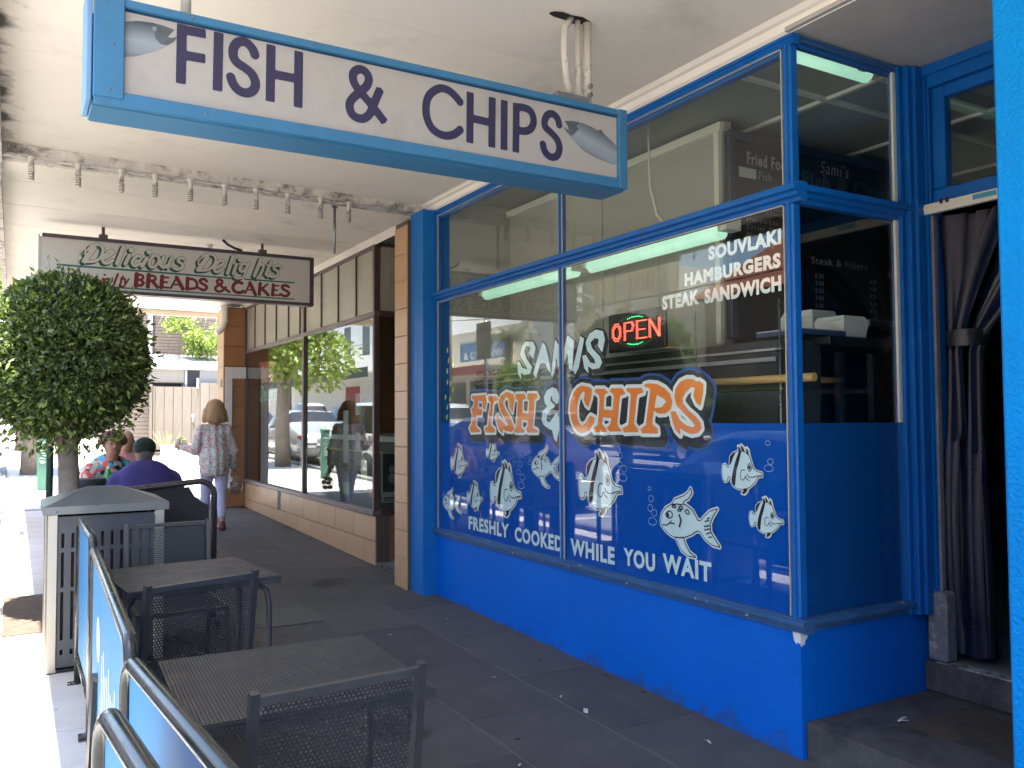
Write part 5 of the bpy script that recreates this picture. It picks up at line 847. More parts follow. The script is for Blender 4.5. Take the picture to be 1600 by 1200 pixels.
BARK = mat('bark', (.26, .21, .17), .9, var=.25, scale=8, bump=1.2, bscale=40, dirt=(.16, .15, .12), dscale=12, dlo=.5, dhi=.7)
def shell(n, c, r, lo=.86, hi=1.03, bumps=8, amp=.05):
    v = np.random.randn(n, 3); v /= np.linalg.norm(v, axis=1)[:, None]; B = np.random.randn(bumps, 3); B /= np.linalg.norm(B, axis=1)[:, None]
    f = 1+amp*np.sin(5*(v@B.T)).sum(1)/math.sqrt(bumps)
    rad = (lo+(hi-lo)*np.random.rand(n)**.7)*f; return np.array(c)+v*rad[:, None]*np.array(r), v
tree = thing('street_tree', 'lollipop-clipped ficus street tree with dense round crown before the bakery sign', 'tree', (.36, 7.25, GZ(7.25)))
TC = (.335, 7.25, 1.985)
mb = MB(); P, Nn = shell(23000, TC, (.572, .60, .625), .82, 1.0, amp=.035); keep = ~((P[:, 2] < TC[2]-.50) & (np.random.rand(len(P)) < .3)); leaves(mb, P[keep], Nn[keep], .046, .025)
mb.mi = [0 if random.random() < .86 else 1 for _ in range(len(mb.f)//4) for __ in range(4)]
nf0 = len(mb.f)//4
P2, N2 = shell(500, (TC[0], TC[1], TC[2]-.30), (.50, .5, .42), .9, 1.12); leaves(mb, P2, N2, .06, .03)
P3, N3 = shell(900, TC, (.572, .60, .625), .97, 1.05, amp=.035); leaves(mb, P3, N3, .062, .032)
tw = MB()
for _ in range(70):
    v = np.random.randn(3); v /= np.linalg.norm(v); q0 = np.array(TC)+v*np.array((.572, .60, .625))*.93; q1 = q0+v*random.uniform(.08, .17)+np.array((0, 0, random.uniform(-.02, .05))); tw.tube([q0, (q0+q1)/2+np.random.randn(3)*.006, q1], [.0028, .0022, .0012], 4)
    m_ = random.randint(3, 7); Ps = q0+(q1-q0)*np.random.rand(m_, 1); leaves(mb, Ps, np.tile(v, (m_, 1)), .05, .026)
tw.build('twigs', BARK, tree, kind='stuff')

mb.mi = [(1 if (g_ >= nf0 and random.random() < .5) or random.random() < .10 else 0) for g_ in range(len(mb.f)//4) for __ in range(4)]
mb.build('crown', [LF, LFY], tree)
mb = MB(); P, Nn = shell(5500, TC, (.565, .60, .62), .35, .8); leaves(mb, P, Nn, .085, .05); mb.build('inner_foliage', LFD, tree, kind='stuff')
mb = MB(); tz = GZ(7.25); mb.tube([(.35, 7.25, tz-.05), (.355, 7.25, tz+.1), (.37, 7.25, tz+.5), (.36, 7.25, tz+1.0), (.35, 7.25, tz+1.3), (.34, 7.25, tz+1.7)], [.10, .082, .075, .072, .068, .05], 14)
for a in range(5): mb.tube([(.35, 7.25, tz+1.15), (.34+.16*math.cos(a*1.3), 7.25+.16*math.sin(a*1.3), tz+1.45), (.34+.36*math.cos(a*1.3), 7.25+.36*math.sin(a*1.3), tz+1.85)], [.035, .026, .012], 8)
mb.build('trunk', BARK, tree)
def bushy(lab, x, y, h, cr, tr, grp='leafy street trees further along the kerb', n=5000, m=LFY, leaf=.13, nm='street_tree', cat='tree', z0=None):
    z = GZ(y) if z0 is None else z0; t = thing(nm, lab, cat, (x, y, z), grp); mb = MB()
    for k in range(9):
        a = random.random()*6.28; q = random.uniform(.0, .62); c = (x+cr[0]*q*math.cos(a), y+cr[0]*q*math.sin(a), z+h+cr[1]*random.uniform(-.45, .5)); P, Nn = shell(n//9, c, (cr[0]*.55, cr[0]*.55, cr[1]*.48), .5, 1.05, amp=.12); leaves(mb, P, Nn, leaf, leaf*.5)
    mb.build('crown', [m], t); mb = MB(); mb.tube([(x, y, z-.1), (x+.02, y, z+h*.4), (x, y, z+h*.85)], [tr*1.25, tr, tr*.7], 12)
    for a in range(5): mb.tube([(x, y, z+h*.6), (x+cr[0]*.5*math.cos(a*1.3), y+cr[0]*.5*math.sin(a*1.3), z+h+cr[1]*.1)], [tr*.5, tr*.15], 8)
    mb.build('trunk', BARK, t); return t
bushy('spreading pale-leaved street tree beside the graffitied green pillar', .30, 21.0, 3.25, (1.9, 1.7), .16, n=9000, leaf=.17)
bushy('second spreading street tree, furthest up the street', .2, 31.5, 4.0, (1.6, 1.4), .15, n=3000, leaf=.18)
# ---------------------------------------------------------------- litter bin
bn = thing('litter_bin', 'grey slotted litter bin with stainless posts and pyramid lid', 'bin', (.50, 5.9, GZ(5.6)))
bx0, bx1, by0, by1 = .172, .80, 5.57, 6.15; bz0, bz1 = GZ(5.57)+.015, .965
BINP = mat('bin_grey_panel', (.088, .092, .102), .45, metal=.25, var=.06, scale=5); BST = mat('brushed_steel', (.50, .46, .39), .36, metal=.75, var=.08, scale=30, stretch=(40, 40, 2)); LIDM = mat('bin_lid_metal', (.20, .205, .205), .34, metal=.6, var=.03, scale=8)
for x in (bx0, bx1-.055):
    for y in (by0, by1-.055): MB().box(x, x+.055, y, y+.055, bz0-.01, bz1, ch=.004).build('corner_post', BST, bn)
def slotted(fn, w_, h_, th, par):
    """panel with three rows of slots cut through"""
    mb = MB(); ns = 10; pitch = w_/ns; sw = .016; rows = [(0, .07, 0), (.07, .10, 1), (.10, .155, 0), (.155, .43, 1), (.43, .455, 0), (.455, .655, 1), (.655, .68, 0), (.68, .765, 1), (.765, h_, 0)]
    for z0, z1, op in rows:
        if not op: fn(mb, 0, w_, z0, z1)
        else:
            x = 0
            for k in range(ns): xc = pitch*(k+.5); fn(mb, x, xc-sw/2, z0, z1); x = xc+sw/2
            fn(mb, x, w_, z0, z1)
    return mb
W_ = bx1-bx0-.11; H_ = bz1-bz0-.03
slotted(lambda mb, a, b, c, d: mb.box(bx0+.055+a, bx0+.055+b, by0+.012, by0+.016, bz0+.015+c, bz0+.015+d), W_, H_, 0, bn).build('front_panel', BINP, bn)
slotted(lambda mb, a, b, c, d: mb.box(bx1-.016, bx1-.012, by0+.055+a*.9, by0+.055+b*.9, bz0+.015+c, bz0+.015+d), W_, H_, 0, bn).build('side_panel', BINP, bn)
MB().box(bx0+.012, bx0+.016, by0+.055, by1-.055, bz0+.015, bz1).build('side_panel', BINP, bn); MB().box(bx0+.055, bx1-.055, by1-.016, by1-.012, bz0+.015, bz1).build('back_panel', BINP, bn)
MB().box(bx0+.06, bx1-.06, by0+.07, by1-.06, bz0+.03, bz1-.03).build('inner_bin', mat('inner_bin_brown', (.06, .035, .03), .7), bn)
mb = MB(); e = .022; a0, a1, b0, b1 = bx0-e, bx1+e, by0-e, by1+e; cx, cyy = (a0+a1)/2, (b0+b1)/2
mb.add([(a0, b0, bz1), (a1, b0, bz1), (a1, b1, bz1), (a0, b1, bz1), (a0, b0, bz1+.045), (a1, b0, bz1+.045), (a1, b1, bz1+.045), (a0, b1, bz1+.045), (cx-.09, cyy-.015, bz1+.135), (cx+.09, cyy-.015, bz1+.135), (cx+.09, cyy+.015, bz1+.135), (cx-.09, cyy+.015, bz1+.135)],
       [(3, 2, 1, 0), (0, 1, 5, 4), (1, 2, 6, 5), (2, 3, 7, 6), (3, 0, 4, 7), (4, 5, 9, 8), (5, 6, 10, 9), (6, 7, 11, 10), (7, 4, 8, 11), (8, 9, 10, 11)])
mb.build('lid', LIDM, bn); MB().box(bx1-.06, bx1-.012, by0-.004, by0+.001, bz1-.03, bz1-.012).build('lock_plate', BST, bn)
MB().box(bx0+.01, bx1-.01, by0+.01, by1-.01, bz0-.015, bz0+.004).build('base', BLACK, bn)
# ---------------------------------------------------------------- café barriers
CHR = mat('black_enamel_tube', (.022, .026, .024), .22, metal=0, var=.15, scale=20, spec=.5); BAN = mat('banner_blue', (.04, .22, .44), .55, var=.06, scale=2)
def rrect(a, b, z0, z1, r, n=6):
    """rounded rectangle path in the vertical plane through a and b (2D)"""
    a = Vector((*a, 0)); b = Vector((*b, 0)); L = (b-a).length; e = (b-a)/L; pts = []
    for cx_, cz, s0 in ((r, z1-r, PI), (L-r, z1-r, PI/2), (L-r, z0+r, 0), (r, z0+r, -PI/2)):
        for k in range(n+1): t_ = s0-PI/2*k/n; q = a+e*(cx_+r*math.cos(t_)); pts.append((q.x, q.y, cz+r*math.sin(t_)))
    return pts
def barrier(lab, a, b, h=.92, r=.07, tr=.0195, kind=0, dz=0, corner=True):
    ya, yb_ = a[1], b[1]; zm = GZ(min(ya, yb_)); t = thing('cafe_barrier', lab, 'barrier', (a[0], a[1], zm), 'blue banner barriers along the kerb side')
    L = math.hypot(b[0]-a[0], b[1]-a[1]); e = ((b[0]-a[0])/L, (b[1]-a[1])/L)
    P = lambda s, z: (a[0]+e[0]*s, a[1]+e[1]*s, z)
    zt = zm+h+dz; k0 = 6; arc = [P(r-r*math.cos(q*PI/2/k0), zt-r+r*math.sin(q*PI/2/k0)) for q in range(k0+1)]; arc2 = [P(L-r+r*math.sin(q*PI/2/k0), zt-r+r*math.cos(q*PI/2/k0)) for q in range(k0+1)]
    MB().tube([P(0, zm+.005)]+arc+arc2+[P(L, zm+.005)], tr, 14).build('frame', CHR, t)
    MB().tube([P(0, zm+.17), P(L, zm+.17)], tr*.85, 12).build('bottom_rail', CHR, t)
    nx_, ny_ = -e[1], e[0]
    for s in (0, L): q = P(s, 0); MB().tube([(q[0]-nx_*.05, q[1]-ny_*.05, zm+.02), (q[0]+nx_*.05, q[1]+ny_*.05, zm+.02)], .016, 10).build('foot', CHR, t)
    mb = MB(); o = .003; c = [P(.035, zm+.20), P(L-.035, zm+.20), P(L-.035, zt-.03), P(.035, zt-.03)]
    mb.add([(p[0]+nx_*d, p[1]+ny_*d, p[2]) for d in (-o, o) for p in c], [(0, 1, 2, 3), (7, 6, 5, 4), (0, 4, 5, 1), (1, 5, 6, 2), (2, 6, 7, 3), (3, 7, 4, 0)]); bn_ = mb.build('banner', BAN, t)
    return t, P, (nx_, ny_), zm, zt
barrier('farthest blue banner barrier, ending at the litter bin', (.325, 5.32), (.325, 4.42))
t, P, nn, zm, zt = barrier('middle blue banner barrier with faded white print, beside the two tables', (.325, 4.36), (.275, 2.46))
# faded white print: a tall cup and ruled text bars
mb = MB(); wf_ = lambda s, z: (P(s, 0)[0]-.0042, P(s, 0)[1], z)
for k in range(9): mb.quad(wf_(.75+k*.09, zm+.28), wf_(.79+k*.09, zm+.28), wf_(.79+k*.09, zm+.62+.04*math.sin(k*2)), wf_(.75+k*.09, zm+.62+.04*math.sin(k*2)))
n = 20; mb.add([wf_(.5+.11*math.cos(2*PI*k/n), zm+.62+.09*math.sin(2*PI*k/n)) for k in range(n)], [tuple(range(n))])
mb.build('white_print', mat('banner_white', (.60, .68, .72), .6, var=.1), t)
t, P, nn, zm, zt = barrier('near blue banner barrier with a white oval print, rounded corner up front', (.262, 2.40), (.365, 1.02), r=.085, tr=.021, dz=.005)
mb = MB(); n = 26; wf3 = lambda s, z: (P(s, 0)[0]-.0048, P(s, 0)[1], z)
mb.add([wf3(.62+.16*math.cos(2*PI*k/n), zm+.47+.20*math.sin(2*PI*k/n)) for k in range(n)], [tuple(range(n))]); mb.build('white_print', MATS['banner_white'], t)
mb = MB(); random.seed(2)
for k in range(26):
    a = random.random()*6.28; q = random.random()**.5*.85; cs, cz = .62+.16*q*math.cos(a), zm+.47+.20*q*math.sin(a)
    mb.add([(wf3(cs+.006*math.cos(j*PI/3), 0)[0]-.0006, wf3(cs+.006*math.cos(j*PI/3), 0)[1], cz+.006*math.sin(j*PI/3)) for j in range(6)], [tuple(range(6))])
mb.build('print_speck', mat('banner_speck', (.02, .10, .22), .6), t)
barrier('nearest barrier frame, a thick dark tube arch at the bottom left corner', (.172, 1.99), (.27, .70), r=.10, tr=.023, dz=.02)
# dark banner barrier across the footpath beyond the bin
t = thing('banner_barrier', 'dark brown banner barrier with rounded tube frame beyond the litter bin', 'barrier', (.85, 6.32, GZ(6.3)))
zt = GZ(6.3)+1.0; zb_ = GZ(6.3)+.02; r = .10; pts = [(1.235, 6.32, zb_)]+[(1.235-r+r*math.cos(k*PI/12), 6.32, zt-r+r*math.sin(k*PI/12)) for k in range(7)]+[(.52+r-r*math.sin(k*PI/12), 6.32, zt-.045-r+r*math.cos(k*PI/12)) for k in range(7)]+[(.52, 6.32, zb_)]
BRT = mat('brown_tube', (.055, .042, .04), .3, metal=.3, coat=.3)
MB().tube(pts, .021, 14).build('frame', BRT, t)
mb = MB(); c = []; Rr = .095
out_ = [(.545, zb_+.1), (1.20, zb_+.1), (1.20, zt-.17), (1.16, zt-.15), (1.10, zt-.10), (1.065, zt-.035), (.56, zt-.075)]
mb.prism(out_, 1, 6.316, 6.324); mb.build('banner', mat('black_brown_banner', (.022, .017, .018), .7, var=.1), t)
for x in (.52, 1.235): MB().tube([(x, 6.12, zb_+.01), (x, 6.52, zb_+.01)], .018, 10).build('foot', BRT, t)
# ---------------------------------------------------------------- mesh furniture
def hexmesh(w_, h_, pitch, rin, fn, mb=None, bow=0.0):
    mb = mb or MB(); dx = pitch; dy = pitch*math.sqrt(3)/2; ny = int(h_/dy); nx = int(w_/dx); ro = pitch/math.sqrt(3)
    for j in range(ny):
        for i in range(nx):
            cx_ = (i+.5+(.5 if j % 2 else 0))*dx; cy_ = (j+.6)*dy
            if cx_+dx*.5 > w_: continue
            vs = []
            for R_ in (ro, rin):
                for k in range(6): a = PI/6+k*PI/3; vs.append(fn(cx_+R_*math.cos(a), cy_+R_*math.sin(a)))
            mb.add(vs, [(k, (k+1) % 6, 6+(k+1) % 6, 6+k) for k in range(6)])
    return mb
CHM = mat('charcoal_mesh_metal', (.066, .065, .067), .42, metal=.35, var=.12, scale=8); CHF = mat('charcoal_frame_metal', (.095, .09, .086), .38, metal=.45, var=.15, scale=12)
def chair(lab, x, y, rz, grp='charcoal perforated metal cafe chairs', src=None):
    if src is not None:
        c = copy_tree(src); c.location = (x, y, GZ(y)+.005); c.rotation_euler = (0, 0, rz); c['label'] = lab; return c
    t = thing('cafe_chair', lab, 'chair', (0, 0, 0), grp); w_ = .225     # local: back at y=0 facing -y, seat towards +y
    BZ = lambda z: -.13*(z-.44)
    hexmesh(.41, .36, .0125, .0046, lambda a, b: (-.205+a, BZ(.47+b)+.0, .47+b)).build('backrest', CHM, t)
    hexmesh(.43, .40, .0155, .0058, lambda a, b: (-.215+a, .03+b, .445-.012*math.sin(b/.4*PI))).build('seat', CHM, t)
    mb = MB()
    def bar(p, q, wx, wy):
        p, q = Vector(p), Vector(q); d = (q-p).normalized(); s_ = Vector((1, 0, 0)) if abs(d.x) < .9 else Vector((0, 0, 1)); a = d.cross(s_).normalized(); b = d.cross(a)
        vs = [pp+a*i_*wy/2+b*j_*wx/2 for pp in (p, q) for i_, j_ in ((-1, -1), (1, -1), (1, 1), (-1, 1))]; mb.add(vs, [(3, 2, 1, 0), (4, 5, 6, 7)]+[(k, (k+1) % 4, 4+(k+1) % 4, 4+k) for k in range(4)])
    for s in (-1, 1):
        mb = MB(); bar((s*.222, BZ(.42)+.005, .40), (s*.222, BZ(.86), .865), .022, .026); mb.build('back_post', CHF, t)
        mb = MB(); bar((s*.222, .02, .42), (s*.222, -.07, .0), .022, .026); mb.build('leg', CHF, t)
        mb = MB(); bar((s*.222, .42, .43), (s*.222, .46, .0), .022, .026); mb.build('leg', CHF, t)
        mb = MB(); bar((s*.222, -.005, .44), (s*.222, .44, .435), .02, .022); mb.build('side_rail', CHF, t)
    for yy, zz in ((BZ(.845)-.003, .845), (BZ(.47), .465), (.435, .433)): mb = MB(); bar((-.21, yy, zz), (.21, yy, zz), .02, .02); mb.build('cross_rail', CHF, t)
    t.location = (x, y, GZ(y)+.005); t.rotation_euler = (0, 0, rz); return t
ch1 = chair('nearest perforated chair, its back to the camera at the near table', .715, 2.13, .07)
chair('second perforated chair, back to the camera between the two tables', .635, 3.56, .30, src=ch1)
chair('perforated chair facing the camera in front of the litter bin', .775, 5.22, PI+.03, src=ch1)
chair('perforated chair under the seated man in the green cap', .99, 7.72, .05, src=ch1)
chair('perforated chair under the curly-haired woman', .79, 9.32, PI+.1, src=ch1)
chair('perforated chair under the bald man', 1.06, 10.16, PI-.2, src=ch1)
def table(lab, cx_, cy_, rz, top=.725, wx=.68, wy=.68, src=None):
    if src is not None:
        c = copy_tree(src); c.location = (cx_, cy_, GZ(cy_)+.006); c.rotation_euler = (0, 0, rz); c['label'] = lab; return c
    t = thing('cafe_table', lab, 'table', (0, 0, 0), 'charcoal mesh cafe tables')
    mb = MB(); n = 66; p = wx/n
    for i in range(n): x = -wx/2+p*(i+.5); mb.box(x-p*.40, x+p*.40, -wy/2, wy/2, top-.004, top)
    for j in range(9): y = -wy/2+wy*j/8; mb.box(-wx/2, wx/2, y-.006, y+.006, top-.010, top-.0045)
    mb.build('tabletop', CHM, t)
    mb = MB()
    for s in (-1, 1):
        hexmesh(wx, .036, .0125, .0042, lambda a, b, s=s: (-wx/2+a, s*(wy/2+.002), top-.036+b), mb); hexmesh(wy, .036, .0125, .0042, lambda a, b, s=s: (s*(wx/2+.002), -wy/2+a, top-.036+b), mb)
    mb.build('rim', CHM, t)
    MB().box(-wx/2+.02, wx/2-.02, -.012, .012, top-.04, top-.011).build('under_rail', CHF, t)
    for sx in (-1, 1):
        for sy in (-1, 1):
            mb = MB(); x = sx*(wx/2-.015); y = sy*(wy/2-.12); mb.tube([(x-sx*.11, y-sy*.1, top-.045), (x-sx*.05, y-sy*.04, top-.05), (x-sx*.01, y-sy*.01, top-.09), (x, y, top-.16), (x, y, top-.35), (x, y+sy*.02, 0)], .015, 10); mb.build('leg', CHF, t)
    t.location = (cx_, cy_, GZ(cy_)+.006); t.rotation_euler = (0, 0, rz); return t
tb = table('near charcoal mesh table beside the near banner barrier', .735, 2.61, -.04)
table('second mesh table, between the second chair and the litter bin', .735, 4.38, .10, top=.725, src=tb)
table('mesh table where the three people are seated', 1.0, 8.62, .05, src=tb)
# ---------------------------------------------------------------- people
SKIN = mat('skin', (.46, .25, .17), .5, var=.08, scale=12); SKIN2 = mat('tanned_skin', (.36, .19, .125), .5, var=.08, scale=12)
def floral(name, base, cols, scale=26, thr=(.5, .62)):
    m = mat(name, base, .8, var=.08, scale=8, bump=.5, bscale=30); t = m.node_tree; n = t.nodes; L = t.links; b = n['Principled BSDF']; tc = n.new('ShaderNodeTexCoord'); prev = b.inputs['Base Color'].links[0].from_socket
    for i, c in enumerate(cols):
        mp = n.new('ShaderNodeMapping'); mp.inputs['Location'].default_value = (i*3.1, i*1.7, i*5.3); L.new(tc.outputs['Object'], mp.inputs[0])
        vo = n.new('ShaderNodeTexVoronoi'); vo.inputs['Scale'].default_value = scale*(1+.13*i); nn = n.new('ShaderNodeTexNoise'); nn.inputs['Scale'].default_value = scale*.5; L.new(mp.outputs[0], nn.inputs['Vector']); am = n.new('ShaderNodeVectorMath'); am.operation = 'MULTIPLY_ADD'; L.new(nn.outputs['Color'], am.inputs[0]); am.inputs[1].default_value = (3/scale,)*3; L.new(mp.outputs[0], am.inputs[2]); L.new(am.outputs[0], vo.inputs['Vector']); nz = n.new('ShaderNodeTexNoise'); nz.inputs['Scale'].default_value = scale*.45; L.new(mp.outputs[0], nz.inputs['Vector'])
        ad = n.new('ShaderNodeMath'); ad.operation = 'SUBTRACT'; L.new(nz.outputs[0], ad.inputs[0]); L.new(vo.outputs['Distance'], ad.inputs[1]); r = n.new('ShaderNodeMapRange'); r.inputs[1].default_value = thr[0]-.38; r.inputs[2].default_value = thr[1]-.38; L.new(ad.outputs[0], r.inputs[0])
        mx = n.new('ShaderNodeMix'); mx.data_type = 'RGBA'; L.new(r.outputs[0], mx.inputs['Factor']); L.new(prev, mx.inputs['A']); mx.inputs['B'].default_value = (*c, 1); prev = mx.outputs['Result']
    L.new(prev, b.inputs['Base Color']); return m
def hand(mb, wrist, d, side, s=1.0, curl=.7, mi=0, up_=Vector((0, 0, 1))):
    """palm, four unequal bent fingers and a thumb from the side"""
    w_ = Vector(wrist); d = Vector(d).normalized(); sd = Vector(side).normalized(); nrm = d.cross(sd).normalized(); pr = [('c', w_, w_+d*.045*s, .022*s, .027*s), ('e', w_+d*.06*s, (.034*s, .034*s, .034*s))]
    for k, (o, l) in enumerate(((-.027, .062), (-.009, .072), (.009, .067), (.026, .052))):
        a = w_+d*.075*s+sd*o*s; b = a+(d+nrm*curl*.4)*l*.45*s; c = b+(d*(1-curl)+nrm*curl)*l*.55*s; pr += [('c', a-d*.02*s, b, .010*s, .009*s, .004), ('c', b, c, .009*s, .007*s, .004)]
    a = w_+d*.02*s-sd*.03*s; b = a-sd*.02*s+d*.03*s; pr += [('c', a, b, .012*s, .0105*s, .005), ('c', b, b+(d*.8+nrm*.6)*.028*s, .010*s, .008*s, .005)]
    return skin(mb, pr, .0065, .006, mi=mi)
# woman walking away
wx_, wy_, wz_ = 2.15, 11.0, GZ(11.0)
wo = thing('person', 'woman walking away in floral blouse and pale trousers, carrying a bag', 'person', (wx_, wy_, wz_))
Z = lambda x, y, z: (wx_+x, wy_+y, wz_+z)
mb = MB()
skin(mb, [('c', Z(.0, 0, 1.30), Z(0, .01, 1.42), .045, .05), ('e', Z(0, .02, 1.475), (.078, .095, .108)), ('e', Z(0, .0, 1.08), (.12, .075, .20)), ('e', Z(0, 0, .86), (.13, .085, .14)), ('c', Z(-.15, 0, 1.235), Z(.15, 0, 1.235), .05, .05),
          ('c', Z(-.075, 0, .82), Z(-.07, .14, .46), .075, .05), ('c', Z(-.07, .14, .46), Z(-.075, .20, .12), .05, .032), ('c', Z(-.075, .20, .07), Z(-.08, .35, .035), .032, .026),
          ('c', Z(.08, 0, .82), Z(.075, -.03, .46), .075, .05), ('c', Z(.075, -.03, .46), Z(.07, -.14, .12), .05, .033), ('c', Z(.07, -.15, .10), Z(.07, -.03, .035), .033, .028),
          ('c', Z(-.17, 0, 1.22), Z(-.235, -.0, .96), .04, .034), ('c', Z(-.235, 0, .96), Z(-.36, .16, 1.02), .034, .022), ('c', Z(.17, 0, 1.22), Z(.225, -.01, .95), .04, .034), ('c', Z(.225, -.01, .95), Z(.235, .05, .72), .034, .022)], .014, .025)
hand(mb, Z(.235, .05, .72), (0, .05, -1), (0, 1, 0), 1.0, .9); hand(mb, Z(-.36, .16, 1.02), (-.6, .7, .1), (0, 0, 1), 1.0, .8)
mb.build('body', SKIN, wo)
mb = MB(); skin(mb, [('c', Z(-.135, 0, 1.225), Z(.135, 0, 1.225), .062, .062), ('e', Z(0, .0, 1.08), (.165, .115, .20), .05), ('e', Z(0, 0, .88), (.185, .13, .19), .05), ('c', Z(0, -.01, .86), Z(0, -.01, .74), .165, .175, .06), ('c', Z(-.02, -.01, 1.25), Z(.02, -.01, 1.29), .055, .05),
          ('c', Z(-.155, 0, 1.225), Z(-.235, 0, .97), .062, .055), ('c', Z(-.235, 0, .97), Z(-.34, .14, 1.01), .055, .048), ('c', Z(.155, 0, 1.225), Z(.228, -.01, .95), .062, .054), ('c', Z(.228, -.01, .95), Z(.235, .04, .76), .054, .044)], .015, .03, cut=lambda P: (wz_+.655)-P[..., 2])
for i in range(len(mb.v)): x, y, z = mb.v[i]; mb.v[i] = (x+.006*math.sin(z*60+x*30), y*1.0+.006*math.sin(x*70), z)
mb.build('blouse', floral('floral_blouse', (.50, .60, .62), [(.62, .12, .16), (.30, .42, .36), (.55, .62, .60), (.60, .20, .20)], 34, (.48, .60)), wo)
LAV = mat('lavender_trousers', (.50, .50, .72), .8, var=.05, bump=.4, bscale=20)
mb = MB(); skin(mb, [('e', Z(0, 0, .80), (.165, .12, .13)), ('c', Z(-.078, 0, .80), Z(-.072, .14, .47), .098, .066), ('c', Z(-.072, .14, .47), Z(-.075, .20, .17), .066, .048), ('c', Z(.082, 0, .80), Z(.075, -.03, .47), .098, .066), ('c', Z(.075, -.03, .47), Z(.07, -.13, .17), .066, .048)], .014, .02); mb.build('trousers', LAV, wo)
HAIR = mat('honey_blond_hair', (.36, .23, .115), .5, var=.35, scale=5, stretch=(26, 26, 2.5), bump=1.2, bscale=10)
mb = MB(); skin(mb, [('e', Z(0, .0, 1.49), (.108, .118, .105)), ('c', Z(0, -.035, 1.50), Z(0, -.045, 1.36), .095, .085, .04), ('c', Z(-.09, -.0, 1.44), Z(-.125, -.01, 1.34), .055, .035), ('c', Z(.09, -.0, 1.44), Z(.13, -.01, 1.345), .055, .035), ('c', Z(-.05, -.07, 1.42), Z(-.075, -.07, 1.335), .05, .035), ('c', Z(.05, -.07, 1.42), Z(.08, -.07, 1.34), .05, .035)], .012, .03, cut=lambda P: np.minimum(P[..., 1]-(wy_+.075), 9.0)); mb.build('hair', HAIR, wo)
SHO = mat('brown_sandal', (.14, .045, .03), .5)
for a, b in ((Z(.07, -.165, .03), Z(.07, -.0, .012)), (Z(-.08, .18, .03), Z(-.085, .37, .012))):
    mb = MB(); skin(mb, [('c', a, b, .042, .036), ('c', a, (a[0], a[1]-.005, a[2]+.05), .036, .034)], .01, .02, cut=lambda P, z=wz_: z-P[..., 2]); mb.build('sandal', SHO, wo)
t = thing('shopping_bag', 'clear plastic bag of brown bread rolls in the walking woman hand', 'bag', (wx_+.27, wy_+.05, wz_+.42))
BAGM = glass('bag_plastic', (.9, .9, .9), 1.4, .12, .28)
mb = MB(); skin(mb, [('e', Z(.27, .05, .50), (.085, .06, .10)), ('c', Z(.27, .05, .58), Z(.245, .05, .67), .05, .014)], .012, .03); mb.build('plastic', BAGM, t)
BR_ = mat('bread_crust', (.36, .17, .07), .6, var=.25, scale=20)
for k, (a, b, c) in enumerate([(-.04, 0, .44), (.03, .01, .44), (-.01, -.01, .50), (.045, 0, .51), (-.04, .01, .545), (.01, .0, .56)]): MB().ell(Z(.27+a, .05+b, c), (.038, .035, .028)).build('bread_roll', BR_, t)
mb = MB(); n = 10; mb.tube([Z(.245, .06, .66), Z(.235, .09, .70), Z(.24, .11, .66)], .008, 8); mb.build('handle', WHITE, t)
t = thing('paper_cup', 'white wrapped cup held out in the walking woman left hand', 'cup', Z(-.40, .22, 1.03))
MB().lathe([(0, -.03), (.028, -.03), (.036, .05), (.03, .062), (0, .065)], Z(-.395, .22, 1.05), seg=16).build('cup', WHITE, t); MB().lathe([(.034, 0), (.036, .02)], Z(-.395, .22, 1.03), seg=16).build('sleeve', BLACK, t)
